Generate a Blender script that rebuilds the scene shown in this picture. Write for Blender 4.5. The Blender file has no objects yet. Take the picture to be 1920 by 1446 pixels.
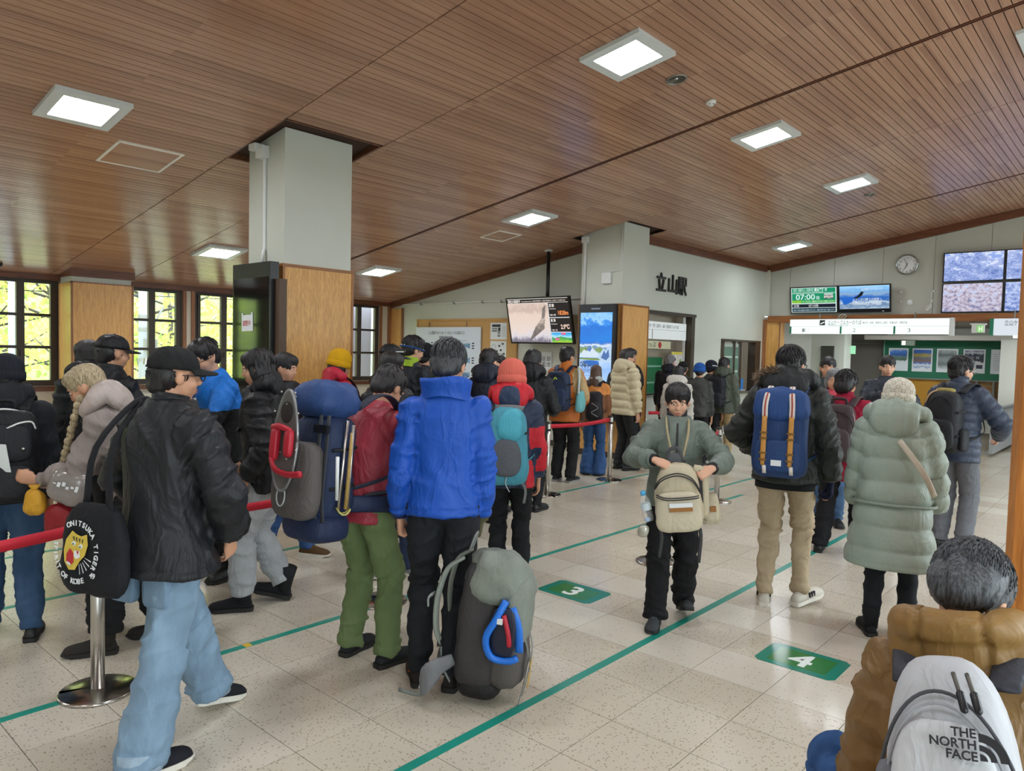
import bpy, math, random
import numpy as np
from math import sin, cos, tan, pi, radians, atan2, sqrt
from mathutils import Vector, Matrix
random.seed(7); np.random.seed(7)
SC = bpy.context.scene
COL = SC.collection
# ---------------------------------------------------------------- camera
PITCH, ROLL, YAW, FPX, CAMH = .047578, .024635, .724806, 1376.5, 1.7
_fw = Vector((cos(YAW), sin(YAW), 0)); _rt = Vector((sin(YAW), -cos(YAW), 0)); _up = Vector((0, 0, 1))
FW = _fw*cos(PITCH) - _up*sin(PITCH); _u2 = _up*cos(PITCH) + _fw*sin(PITCH)
RT = _rt*cos(ROLL) + _u2*sin(ROLL); UP = _u2*cos(ROLL) - _rt*sin(ROLL)
cam = bpy.data.cameras.new('camera'); camo = bpy.data.objects.new('camera', cam); COL.objects.link(camo)
cam.sensor_fit = 'HORIZONTAL'; cam.sensor_width = 36; cam.lens = FPX/1920*36; cam.clip_start = .05; cam.clip_end = 300
M = Matrix.Identity(4)
for i in range(3):
    M[i][0] = RT[i]; M[i][1] = UP[i]; M[i][2] = -FW[i]
M[2][3] = CAMH; camo.matrix_world = M
SC.camera = camo
def topix(p):
    d = Vector(p) - Vector((0, 0, CAMH)); z = d.dot(FW)
    if z < .05: return None
    return (960 + FPX*d.dot(RT)/z, 723 - FPX*d.dot(UP)/z, z)
# ---------------------------------------------------------------- world, exposure
SC.view_settings.view_transform = 'Standard'; SC.view_settings.look = 'None'
SC.view_settings.exposure = EXPOSURE = 0.86; SC.view_settings.gamma = 1; SC.view_settings.use_curve_mapping = False
W = bpy.data.worlds.new('overcast_sky'); SC.world = W; W.use_nodes = True
_n = W.node_tree.nodes; _l = W.node_tree.links
_bg = _n['Background']; _tc = _n.new('ShaderNodeTexCoord'); _sx = _n.new('ShaderNodeSeparateXYZ'); _cr = _n.new('ShaderNodeValToRGB')
_l.new(_tc.outputs['Generated'], _sx.inputs[0]); _l.new(_sx.outputs['Z'], _cr.inputs[0]); _l.new(_cr.outputs[0], _bg.inputs[0])
_cr.color_ramp.elements[0].color = (.62, .70, .74, 1); _cr.color_ramp.elements[1].color = (.80, .90, 1, 1)
_bg.inputs[1].default_value = SKY = 5.6
LAMP = 33.0
# ---------------------------------------------------------------- colour, materials
def hexc(h):
    h = h.lstrip('#'); o = []
    for i in (0, 2, 4):
        c = int(h[i:i+2], 16)/255; o.append(c/12.92 if c <= .04045 else ((c+.055)/1.055)**2.4)
    return (o[0], o[1], o[2], 1)
MATS = {}
class NT:
    def __init__(s, m): s.t = m.node_tree; s.b = s.t.nodes['Principled BSDF']
    def n(s, typ, **kw):
        x = s.t.nodes.new('ShaderNode'+typ)
        for k, v in kw.items():
            if hasattr(x, k): setattr(x, k, v)
            else: x.inputs[k].default_value = v
        return x
    def l(s, a, b): s.t.links.new(a, b)
    def math(s, op, a, b=None):
        x = s.n('Math', operation=op)
        for i, v in enumerate((a, b)):
            if v is None: continue
            if isinstance(v, (int, float)): x.inputs[i].default_value = v
            else: s.l(v, x.inputs[i])
        return x.outputs[0]
    def mix(s, f, a, b, blend='MIX'):
        x = s.n('Mix', data_type='RGBA', blend_type=blend)
        for i, v in ((0, f), (6, a), (7, b)):
            if isinstance(v, (int, float)): x.inputs[i].default_value = v
            elif isinstance(v, tuple): x.inputs[i].default_value = v
            else: s.l(v, x.inputs[i])
        return x.outputs[2]
    def ramp(s, f, stops):
        x = s.n('ValToRGB'); e = x.color_ramp.elements
        e[0].position, e[0].color = stops[0]; e[1].position, e[1].color = stops[-1]
        for p, c in stops[1:-1]:
            q = e.new(p); q.color = c
        s.l(f, x.inputs[0]); return x.outputs[0]
    def noise(s, vec, scale, detail=3, rough=.55):
        x = s.n('TexNoise', Scale=scale, Detail=detail, Roughness=rough)
        if vec is not None: s.l(vec, x.inputs['Vector'])
        return x
    def mapping(s, vec, scale=(1, 1, 1), rot=(0, 0, 0), loc=(0, 0, 0)):
        x = s.n('Mapping'); x.inputs['Scale'].default_value = scale; x.inputs['Rotation'].default_value = rot; x.inputs['Location'].default_value = loc
        s.l(vec, x.inputs['Vector']); return x.outputs[0]
    def bump(s, h, strength=.3, dist=.01):
        x = s.n('Bump', Strength=strength, Distance=dist); s.l(h, x.inputs['Height']); s.l(x.outputs[0], s.b.inputs['Normal'])
def newmat(name):
    m = bpy.data.materials.new(name); m.use_nodes = True; return m, NT(m)
def mat(key, col, rough=.6, metal=0, var=.12, nscale=40, bump=.15, bdist=.002, spec=.5, emit=None, es=0):
    """plain procedural material: base colour with a little noise variation and fine relief"""
    if key in MATS: return MATS[key]
    m, t = newmat(key); c = hexc(col) if isinstance(col, str) else col
    co = t.n('TexCoord').outputs['Object']; nz = t.noise(co, nscale)
    d = tuple(x*(1-var) for x in c[:3])+(1,); e = tuple(min(1, x*(1+var)) for x in c[:3])+(1,)
    t.l(t.mix(nz.outputs['Fac'], d, e), t.b.inputs['Base Color'])
    t.b.inputs['Roughness'].default_value = rough; t.b.inputs['Metallic'].default_value = metal
    t.b.inputs['Specular IOR Level'].default_value = spec
    if bump: t.bump(nz.outputs['Fac'], bump, bdist)
    if emit:
        t.b.inputs['Emission Color'].default_value = hexc(emit); t.b.inputs['Emission Strength'].default_value = es
    MATS[key] = m; return m
def cloth(col, kind='nylon', key=None):
    """garment fabrics: nylon shell, denim, fleece/knit, cotton"""
    key = key or ('%s_%s' % (kind, col.lstrip('#')))
    if key in MATS: return MATS[key]
    m, t = newmat(key); c = hexc(col); co = t.n('TexCoord').outputs['Object']
    big = t.noise(co, 5, 3); P = dict(nylon=(.48, 4.5, .55, .012), puffer=(.42, 7, .4, .008), denim=(.85, 4, .45, .01), knit=(.9, 60, .4, .004), cotton=(.8, 4.5, .5, .012), pack=(.6, 7, .4, .008), suede=(.85, 30, .2, .003))[kind]
    crease = t.noise(t.mapping(co, (1.6, 1.6, .8), (.5, .3, .2)), P[1], 3, .55); crease.inputs['Distortion'].default_value = .9; fine = t.noise(co, 350, 2)
    lo = tuple(x*.82 for x in c[:3])+(1,); hi = tuple(min(1, x*1.14+.002) for x in c[:3])+(1,)
    base = t.mix(big.outputs['Fac'], lo, hi)
    if kind == 'denim':
        wear = t.noise(t.mapping(co, (3, 3, .9)), 4, 4); base = t.mix(t.ramp(wear.outputs['Fac'], [(.42, (0, 0, 0, 1)), (.68, (.55, .55, .55, 1))]), base, tuple(min(1, x*1.7+.03) for x in c[:3])+(1,))
    if kind in ('knit', 'suede', 'denim'):
        base = t.mix(.35, base, t.mix(fine.outputs['Fac'], lo, hi))
    t.l(base, t.b.inputs['Base Color']); t.b.inputs['Roughness'].default_value = P[0]; t.b.inputs['Specular IOR Level'].default_value = .3
    rdg = t.math('SUBTRACT', 1, t.math('ABSOLUTE', t.math('SUBTRACT', t.math('MULTIPLY', crease.outputs['Fac'], 2), 1))); rdg = t.math('POWER', rdg, 3)
    h = t.math('ADD', rdg if kind in ('nylon', 'cotton', 'pack', 'denim', 'puffer') else crease.outputs['Fac'], t.math('MULTIPLY', fine.outputs['Fac'], .06 if kind != 'knit' else .3))
    t.bump(h, P[2], P[3]); MATS[key] = m; return m
def emissive(key, col, s):
    if key in MATS: return MATS[key]
    m, t = newmat(key); c = hexc(col); t.b.inputs['Base Color'].default_value = tuple(x*(.12 if s < 2 else 1) for x in c[:3])+(1,)
    t.b.inputs['Emission Color'].default_value = c; t.b.inputs['Emission Strength'].default_value = s*(.82 if s < 2 else 1); t.b.inputs['Roughness'].default_value = .3
    MATS[key] = m; return m
# ---------------------------------------------------------------- mesh builder
def link(o, parent=None):
    COL.objects.link(o)
    if parent is not None: o.parent = parent
    return o
def tag(o, label=None, cat=None, group=None, kind=None):
    if label: o['label'] = label
    if cat: o['category'] = cat
    if group: o['group'] = group
    if kind: o['kind'] = kind
    return o
def empty(name, loc=(0, 0, 0), rz=0, label=None, cat=None, group=None, kind=None):
    o = bpy.data.objects.new(name, None); o.empty_display_size = .1; o.location = loc; o.rotation_euler = (0, 0, rz); link(o)
    return tag(o, label, cat, group, kind)
def frames(path):
    P = [np.array(p, float) for p in path]; n = len(P); T = []
    for i in range(n):
        a = P[min(i+1, n-1)]-P[max(i-1, 0)]; T.append(a/(np.linalg.norm(a)+1e-9))
    return P, T
class MB:
    SM = False
    def __init__(s): s.v = []; s.f = []; s.m = []; s.mi = 0
    def add(s, vs, fs):
        b = len(s.v); s.v += [tuple(map(float, p)) for p in vs]; s.f += [tuple(i+b for i in f) for f in fs]; s.m += [s.mi]*len(fs); return s
    def box(s, a, b, rot=None, at=None):
        (x0, y0, z0), (x1, y1, z1) = a, b
        vs = [(x, y, z) for z in (z0, z1) for y in (y0, y1) for x in (x0, x1)]
        if rot is not None: vs = [tuple(rot @ Vector(p) + Vector(at or (0, 0, 0))) for p in vs]
        return s.add(vs, [(0, 2, 3, 1), (4, 5, 7, 6), (0, 1, 5, 4), (2, 6, 7, 3), (0, 4, 6, 2), (1, 3, 7, 5)])
    def rings(s, R, cap=True, closed=False):
        n = len(R[0]); vs = [p for r in R for p in r]; fs = []
        m = len(R)
        for i in range(m if closed else m-1):
            for j in range(n):
                a = i*n+j; b = i*n+(j+1) % n; i2 = (i+1) % m; fs.append((a, b, i2*n+(j+1) % n, i2*n+j))
        if cap and not closed:
            fs.append(tuple(range(n-1, -1, -1))); fs.append(tuple((m-1)*n+j for j in range(n)))
        return s.add(vs, fs)
    def tube(s, path, r, n=10, ref=None, flat=1.0, cap=True, round_=False):
        """r: number or list; flat: ratio of second axis; ref: direction of first (wide) axis"""
        rs = list(r) if hasattr(r, '__len__') else [r]*len(path)
        fl = list(flat) if hasattr(flat, '__len__') else [flat]*len(path)
        if MB.SM and 3 <= len(path) <= 9:   # Catmull-Rom smoothing of soft straps
            Q = [np.array(p, float) for p in path]; Q = [2*Q[0]-Q[1]]+Q+[2*Q[-1]-Q[-2]]; np_, nr_, nf_ = [], [], []
            for i in range(len(path)-1):
                for t in (0, .25, .5, .75):
                    a, b_, c, d = Q[i:i+4]; np_.append(.5*(2*b_+(c-a)*t+(2*a-5*b_+4*c-d)*t*t+(3*b_-a-3*c+d)*t**3)); nr_.append(rs[i]+(rs[i+1]-rs[i])*t); nf_.append(fl[i]+(fl[i+1]-fl[i])*t)
            path = np_+[Q[-2]]; rs = nr_+[rs[-1]]; fl = nf_+[fl[-1]]
        P, T = frames(path); R = []; m = len(P)
        up = np.array(ref, float) if ref is not None else np.array((0, 0, 1.) if abs(T[0][2]) < .9 else (1., 0, 0))
        if round_:
            ext = []
            P2, T2, r2, f2 = [], [], [], []
            for k, sgn in ((0, -1), (m-1, 1)):
                pts = []
                for a in (.35, .75, .97):
                    pts.append((P[k]+T[k]*sgn*rs[k]*min(1, fl[k])*a, rs[k]*sqrt(max(0, 1-a*a))))
                ext.append(pts)
            P2 = [p for p, q in ext[0][::-1]]+P+[p for p, q in ext[1]]; r2 = [q for p, q in ext[0][::-1]]+rs+[q for p, q in ext[1]]
            T2 = [T[0]]*3+T+[T[-1]]*3; f2 = [fl[0]]*3+fl+[fl[-1]]*3
            P, T, rs, fl = P2, T2, r2, f2
        for p, t, q, g in zip(P, T, rs, fl):
            x = up - t*np.dot(up, t); L = np.linalg.norm(x)
            if L < 1e-4: x = np.cross(t, (0, 1., 0)); L = np.linalg.norm(x)
            x = x/L; y = np.cross(t, x); up = x if ref is None else up
            R.append([p + x*q*cos(2*pi*j/n) + y*q*g*sin(2*pi*j/n) for j in range(n)])
        return s.rings(R, cap)
    def ell(s, c, r, nu=16, nv=10, rot=None):
        c = np.array(c, float); R = []
        for i in range(1, nv):
            a = pi*i/nv - pi/2
            R.append([(r[0]*cos(a)*cos(2*pi*j/nu), r[1]*cos(a)*sin(2*pi*j/nu), r[2]*sin(a)) for j in range(nu)])
        vs = [(0, 0, -r[2])]+[p for q in R for p in q]+[(0, 0, r[2])]
        if rot is not None: vs = [tuple(rot @ Vector(p)) for p in vs]
        vs = [np.array(p)+c for p in vs]; fs = []; k = len(R)
        for j in range(nu):
            fs.append((0, 1+(j+1) % nu, 1+j)); fs.append((1+k*nu, 1+(k-1)*nu+j, 1+(k-1)*nu+(j+1) % nu))
            for i in range(k-1):
                a = 1+i*nu; fs.append((a+j, a+(j+1) % nu, a+nu+(j+1) % nu, a+nu+j))
        return s.add(vs, fs)
    def lathe(s, prof, c=(0, 0, 0), n=24, rib=0, nrib=0, sx=1, sy=1, cap=True):
        R = [[(c[0]+sx*r*(1+rib*cos(nrib*2*pi*j/n))*cos(2*pi*j/n), c[1]+sy*r*(1+rib*cos(nrib*2*pi*j/n))*sin(2*pi*j/n), c[2]+z) for j in range(n)] for r, z in prof]
        return s.rings(R, cap)
    def prism(s, poly, h, M=None):
        n = len(poly); vs = [(x, y, 0) for x, y in poly]+[(x, y, h) for x, y in poly]
        if M is not None: vs = [tuple(M @ Vector(p)) for p in vs]
        return s.add(vs, [tuple(range(n-1, -1, -1)), tuple(range(n, 2*n))]+[(i, (i+1) % n, n+(i+1) % n, n+i) for i in range(n)])
    def xf(s, M, start=0):
        for i in range(start, len(s.v)): s.v[i] = tuple(M @ Vector(s.v[i]))
        return s
    def mesh(s, name, mats=None, smooth=False):
        me = bpy.data.meshes.new(name); me.from_pydata(s.v, [], s.f); 
        for m in (mats if isinstance(mats, (list, tuple)) else [mats]):
            if m: me.materials.append(m)
        if any(s.m): me.polygons.foreach_set('material_index', s.m)
        if smooth: me.polygons.foreach_set('use_smooth', [True]*len(s.f))
        me.update(); return me
    def build(s, name, mats, parent=None, smooth=False, loc=(0, 0, 0)):
        o = bpy.data.objects.new(name, s.mesh(name, mats, smooth)); o.location = loc; return link(o, parent)
def part(name, m, parent, fn, smooth=False, **kw):
    b = MB(); fn(b); o = b.build(name, m, parent, smooth); tag(o, **kw); return o
def boxo(name, a, b, m, parent=None, **kw):
    o = MB().box(a, b).build(name, m, parent); tag(o, **kw); return o
# batched evaluation (voxel remeshing, text) --------------------------------
PEND = []
def vox(b, name, m, parent, size=.012, smooth=4, post=None, factor=.5):
    """queue the union of the shapes in builder b as ONE continuous remeshed surface"""
    me = b.mesh(name+'_src'); o = bpy.data.objects.new(name+'_src', me); COL.objects.link(o)
    r = o.modifiers.new('r', 'REMESH'); r.mode = 'VOXEL'; r.voxel_size = size; r.use_smooth_shade = True
    if smooth:
        q = o.modifiers.new('s', 'SMOOTH'); q.factor = factor; q.iterations = smooth
    holder = bpy.data.objects.new(name, bpy.data.meshes.new(name)); link(holder, parent)
    PEND.append((o, holder, m, post)); return holder
def text(s, size, Mw, m, parent, name='lettering', extrude=.001, align='LEFT', width=None, bold=0, **kw):
    c = bpy.data.curves.new(name+'_src', 'FONT'); c.body = s; c.size = size; c.extrude = extrude; c.align_x = align; c.resolution_u = 3; c.offset = bold
    o = bpy.data.objects.new(name+'_src', c); COL.objects.link(o); o['w'] = width or 0
    holder = bpy.data.objects.new(name, bpy.data.meshes.new(name)); link(holder, parent); holder.matrix_local = Mw
    PEND.append((o, holder, m, 'TEXT')); return tag(holder, **kw)
def bake():
    dg = bpy.context.evaluated_depsgraph_get(); dg.update()
    for o, h, m, post in PEND:
        me = bpy.data.meshes.new_from_object(o.evaluated_get(dg)); me.name = h.name
        me.materials.clear()
        for q in (m if isinstance(m, (list, tuple)) else [m]): me.materials.append(q)
        if post == 'TEXT':
            if o['w'] and len(me.vertices):
                v = np.empty(len(me.vertices)*3); me.vertices.foreach_get('co', v); v = v.reshape(-1, 3)
                ext = v[:, 0].max()-v[:, 0].min(); v[:, 0] *= o['w']/ext; me.vertices.foreach_set('co', v.ravel())
        else:
            n = len(me.polygons); me.polygons.foreach_set('use_smooth', [True]*n)
            if post:
                v = np.empty(len(me.vertices)*3); me.vertices.foreach_get('co', v); v = v.reshape(-1, 3)
                nn = np.empty(len(me.vertices)*3); me.vertices.foreach_get('normal', nn); nn = nn.reshape(-1, 3)
                idx = post(v, nn, me)
                me.vertices.foreach_set('co', v.ravel())
        me.update(); old = h.data; h.data = me; bpy.data.meshes.remove(old)
    for o, h, m, post in PEND:
        d = o.data; bpy.data.objects.remove(o)
        (bpy.data.meshes if isinstance(d, bpy.types.Mesh) else bpy.data.curves).remove(d)
    PEND.clear()
# numpy value noise ----------------------------------------------------------
_rng = np.random.RandomState(3); _H = _rng.rand(4096)
def vnoise(p):
    i = np.floor(p).astype(int); f = p-i; f = f*f*(3-2*f); o = 0
    for dx in (0, 1):
        for dy in (0, 1):
            for dz in (0, 1):
                h = _H[((i[:, 0]+dx)*73+(i[:, 1]+dy)*1571+(i[:, 2]+dz)*3041) & 4095]
                o = o + h*(f[:, 0] if dx else 1-f[:, 0])*(f[:, 1] if dy else 1-f[:, 1])*(f[:, 2] if dz else 1-f[:, 2])
    return o
# orientation of print on surfaces
def M_u(u, v, z): return Matrix(((0, 0, -1, u), (-1, 0, 0, v), (0, 1, 0, z), (0, 0, 0, 1)))     # faces -u (reads towards -v)
def M_v(u, v, z): return Matrix(((1, 0, 0, u), (0, 0, -1, v), (0, 1, 0, z), (0, 0, 0, 1)))      # faces -v (reads towards +u)
def M_f(u, v, z): return Matrix(((0, 1, 0, u), (-1, 0, 0, v), (0, 0, 1, z), (0, 0, 0, 1)))      # on the floor, read looking +u
# ================================================================ THE ROOM
Z0, TS = 4.823, tan(.164607); SL = .164607
def cz(v): return Z0 - TS*v
def m_wall(key='plaster', col='#c9ccc1'):
    if key in MATS: return MATS[key]
    m, t = newmat(key); co = t.n('TexCoord').outputs['Object']; a = t.noise(co, 1.2, 4); b = t.noise(co, 90, 2)
    c = hexc(col); t.l(t.mix(a.outputs['Fac'], tuple(x*.92 for x in c[:3])+(1,), tuple(min(1, x*1.06) for x in c[:3])+(1,)), t.b.inputs['Base Color'])
    t.b.inputs['Roughness'].default_value = .42; t.bump(b.outputs['Fac'], .06, .002); MATS[key] = m; return m
def m_wood(key, c1, c2, axis=2, rough=.4, scale=1.0, fleck=.3):
    if key in MATS: return MATS[key]
    m, t = newmat(key); co = t.n('TexCoord').outputs['Object']; s = [14*scale]*3; s[axis] = 1.1*scale
    mp = t.mapping(co, tuple(s)); a = t.noise(mp, 2.2, 5, .6); b = t.noise(t.mapping(co, tuple(x*5 for x in s)), 2.2, 2)
    f = t.math('ADD', t.math('MULTIPLY', a.outputs['Fac'], 1-fleck), t.math('MULTIPLY', b.outputs['Fac'], fleck))
    t.l(t.ramp(f, [(.32, hexc(c1)), (.66, hexc(c2))]), t.b.inputs['Base Color']); t.b.inputs['Roughness'].default_value = rough
    t.bump(f, .12, .002); MATS[key] = m; return m
WALL = m_wall(); WALL2 = m_wall('plaster_grey', '#bcbdb2'); CREAM = m_wall('plaster_cream', '#d9d3c0')
OAK = m_wood('oak_panel', '#c48a42', '#eab86e', 2, .35, 1.0, .45); OAKF = m_wood('oak_fleck', '#ad7733', '#e8b263', 2, .35, 1.4, .6)
TRIMW = m_wood('brown_trim', '#4d2c1d', '#7d4b31', 0, .4); TRIMV = m_wood('brown_trim_v', '#4d2c1d', '#7d4b31', 1, .4); TRIMZ = m_wood('brown_trim_z', '#7d4f31', '#a8734a', 2, .4)
ORANGEW = m_wood('orange_wood', '#96571f', '#c6833f', 2, .3); SASH = mat('sash_brown', '#3d332b', .45, var=.15); DARK = mat('dark_void', '#241e1a', .8)
BLACK = mat('black_plastic', '#14161a', .3, bump=0); WHITE = mat('white_plastic', '#dfe2e0', .4, var=.04); STEEL = mat('brushed_steel', '#c4c1bb', .30, 1, var=.1, nscale=120, bump=.05); GREYM = mat('grey_metal', '#83857f', .45, .3)
PAPER = mat('paper', '#dfe4e6', .7, var=.04); GLASS = None
def glassmat(key='window_glass', tint=(.93, .97, .97, 1), alpha=.12):
    if key in MATS: return MATS[key]
    m, t = newmat(key); t.b.inputs['Base Color'].default_value = tint; t.b.inputs['Roughness'].default_value = .02
    tr = t.n('BsdfTransparent'); mx = t.n('MixShader'); fr = t.n('Fresnel', IOR=1.45); mm = t.math('MULTIPLY', t.math('ADD', fr.outputs[0], alpha*.3), t.math('SUBTRACT', 1, t.n('NewGeometry').outputs['Backfacing']))
    t.l(mm, mx.inputs[0]); t.l(tr.outputs[0], mx.inputs[1]); t.l(t.b.outputs[0], mx.inputs[2]); t.l(mx.outputs[0], t.t.nodes['Material Output'].inputs[0]); MATS[key] = m; return m
GLASS = glassmat()
# ---- ceiling
def m_ceil():
    m, t = newmat('ceiling_board'); g = t.n('NewGeometry').outputs['Position']; sp = t.n('SeparateXYZ'); t.l(g, sp.inputs[0])
    row = t.math('FLOOR', t.math('DIVIDE', sp.outputs['Y'], .075)); seg = t.math('FLOOR', t.math('DIVIDE', sp.outputs['X'], 1.24))
    cb = t.n('CombineXYZ'); t.l(row, cb.inputs[0]); t.l(seg, cb.inputs[1]); wn = t.n('TexWhiteNoise', noise_dimensions='3D'); t.l(cb.outputs[0], wn.inputs['Vector'])
    gr = t.noise(t.mapping(g, (1.1, 40, 40)), 2.5, 4, .6)
    f = t.math('ADD', t.math('MULTIPLY', wn.outputs['Value'], .35), t.math('MULTIPLY', gr.outputs['Fac'], .65))
    t.l(t.ramp(f, [(.22, hexc('#96705b')), (.5, hexc('#aa8168')), (.8, hexc('#be967b'))]), t.b.inputs['Base Color'])
    t.b.inputs['Roughness'].default_value = .24; t.bump(gr.outputs['Fac'], .1, .002); return m
CEILB = m_ceil()
SEG = [-5, -2.27, 1.33, 3.74, 4.87, 7.31, 9.82, 10.95, 13.33, 16.05]
V0C, V1C, BW = -5.0, 12.95, .075
cmb = MB(); cmb.add([(-5, V0C, cz(V0C)+.05), (16.3, V0C, cz(V0C)+.05), (16.3, 13.2, cz(13.2)+.05), (-5, 13.2, cz(13.2)+.05)], [(3, 2, 1, 0)])
cmb.add([(-5, V0C, cz(V0C)+.15), (16.3, V0C, cz(V0C)+.15), (16.3, 13.2, cz(13.2)+.15), (-5, 13.2, cz(13.2)+.15)], [(0, 1, 2, 3)])
ceil_ = tag(cmb.build('ceiling', mat('ceiling_void', '#3a2417', .8)), 'sloping timber board ceiling over the station hall', kind='structure')
RX = Matrix.Rotation(-SL, 4, 'X'); cand = []
nrow = int((V1C-V0C)/BW)
for si in range(len(SEG)-1):
    a, b = SEG[si]+.006, SEG[si+1]-.006
    if SEG[si+1] in (7.31, 13.33): b -= .012
    if SEG[si] in (7.31, 13.33): a += .045
    for r in range(nrow):
        v = V0C + (r+.5)*BW
        if SEG[si] == 3.74 and 6.2 < v < 7.3: continue
        if SEG[si] == 9.82 and 6.3 < v < 7.45: continue
        if SEG[si] >= 10.95 and v > 6.72: continue
        if SEG[si] >= 9.82 and v > 7.45:
            if SEG[si] == 9.82: b2 = 10.38
            else: continue
        else: b2 = b
        if b2 <= a: continue
        p, q, w0 = topix((a, v, cz(v))), topix((b2, v, cz(v))), topix(((a+b2)/2, v+BW, cz(v+BW)))
        sc = 0
        c = topix(((a+b2)/2, v, cz(v)))
        if c and p and q and w0 and -100 < c[0] < 2020 and -40 < c[1] < 600: sc = abs((q[0]-p[0])*(w0[1]-c[1])-(q[1]-p[1])*(w0[0]-c[0]))
        cand.append((sc, a, b2, v))
cand.sort(key=lambda t: -t[0]); BM = {}; rest = MB()
for k, (sc, a, b, v) in enumerate(cand):
    Mx = Matrix.Translation(((a+b)/2, v, cz(v))) @ RX; L = round(b-a, 4)
    if k < 300 and sc > 0:
        if L not in BM:
            BM[L] = MB().box((-L/2, -BW/2+.003, -.006), (L/2, BW/2-.003, .008)).mesh('board', CEILB)
        o = bpy.data.objects.new('board', BM[L]); link(o, ceil_); o.matrix_local = Mx
    else:
        n = len(rest.v); rest.box((-L/2, -BW/2+.003, -.006), (L/2, BW/2-.003, .008)); rest.xf(Mx, n)
tag(rest.build('board_field', CEILB, ceil_), kind='stuff')
for uu in (7.335, 13.355):   # double trim rails across the boards
    for d in (-.018, .018):
        b = MB(); b.add([(uu+d-.006, V0C, cz(V0C)-.010), (uu+d+.006, V0C, cz(V0C)-.010), (uu+d+.006, 12.9 if uu < 10 else 6.72, cz(12.9 if uu < 10 else 6.72)-.010), (uu+d-.006, 12.9 if uu < 10 else 6.72, cz(12.9 if uu < 10 else 6.72)-.010)], [(3, 2, 1, 0)])
        b.add([(x, y, z+.03) for x, y, z in b.v], [(0, 1, 2, 3)]); b.f += [(0, 1, 5, 4), (1, 2, 6, 5), (2, 3, 7, 6), (3, 0, 4, 7)]; b.m += [0]*4
        b.build('seam_rail', TRIMV, ceil_)
# ---- floor
def m_tile(key, c1, c2, spk):
    m, t = newmat(key); g = t.n('NewGeometry').outputs['Position']; sp = t.n('SeparateXYZ'); t.l(g, sp.inputs[0])
    cb = t.n('CombineXYZ'); t.l(t.math('FLOOR', t.math('DIVIDE', t.math('ADD', sp.outputs['X'], 20-3.59), .385)), cb.inputs[0]); t.l(t.math('FLOOR', t.math('DIVIDE', t.math('ADD', sp.outputs['Y'], 20-1.03), .4)), cb.inputs[1])
    wn = t.n('TexWhiteNoise', noise_dimensions='3D'); t.l(cb.outputs[0], wn.inputs['Vector'])
    vo = t.n('TexVoronoi', Scale=70, feature='F1'); t.l(g, vo.inputs['Vector']); vc = t.n('SeparateColor'); t.l(vo.outputs['Color'], vc.inputs[0])
    nz = t.noise(g, 130, 2); big = t.noise(g, 2.2, 3)
    base = t.mix(wn.outputs['Value'], hexc(c1), hexc(c2)); base = t.mix(t.math('MULTIPLY', big.outputs['Fac'], .25), base, hexc('#b3aa98'))
    chip = t.math('MULTIPLY', t.math('LESS_THAN', vo.outputs['Distance'], .32), t.math('GREATER_THAN', vc.outputs[0], 1-spk))
    base = t.mix(t.math('MULTIPLY', chip, .62), base, t.mix(vc.outputs[1], hexc('#6f6250'), hexc('#9a8c74')))
    base = t.mix(t.math('MULTIPLY', t.math('GREATER_THAN', nz.outputs['Fac'], .60), spk*.5), base, hexc('#857a66'))
    t.l(base, t.b.inputs['Base Color']); rg = t.noise(g, 1.3, 4); t.l(t.math('ADD', .14, t.math('MULTIPLY', rg.outputs['Fac'], .14)), t.b.inputs['Roughness']); t.bump(nz.outputs['Fac'], .02, .001); MATS[key] = m; return m
TILE = m_tile('terrazzo_tile', '#d2cbbb', '#c8c0ae', .42); TILEW = m_tile('pale_tile', '#dcd8ca', '#d3cebe', .12)
floor_ = tag(boxo('floor', (-5, -5, -.12), (26, 13.2, -.006), mat('floor_grout', '#6b6252', .7)), 'speckled terrazzo tile floor of the station hall', kind='structure')
PU, PV = .385, .4; tcand = []
for i in range(-22, 34):
    for j in range(-15, 30):
        u0, v0 = 3.59+i*PU, 1.03+j*PV
        if u0 > 10.4 and v0 > 6.72 and u0 < 16: continue
        if v0 > 12.8 or u0 > 16.6: continue
        c = topix((u0+PU/2, v0+PV/2, 0)); sc = 0
        if c and -60 < c[0] < 1980 and c[1] < 1500: sc = 1/c[2]**2
        band = any(abs(u0-ub) < .01 for ub in (3.59, 3.59+2*PU, 3.59+16*PU, 3.59+18*PU)) 
        tcand.append((sc, u0, v0, band))
tcand.sort(key=lambda t: -t[0]); TM = {w: MB().box((.0018, .0018, -.008), (PU-.0018, PV-.0018, 0)).mesh('tile', TILEW if w else TILE) for w in (True, False)}; tr = {True: MB(), False: MB()}
for k, (sc, u0, v0, band) in enumerate(tcand):
    if k < 300 and sc > 0:
        o = bpy.data.objects.new('tile', TM[band]); link(o, floor_); o.location = (u0, v0, 0)
    else: tr[band].box((u0+.0018, v0+.0018, -.008), (u0+PU-.0018, v0+PV-.0018, 0))
for w in tr: tag(tr[w].build('tile_field', TILEW if w else TILE, floor_), kind='stuff')
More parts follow.
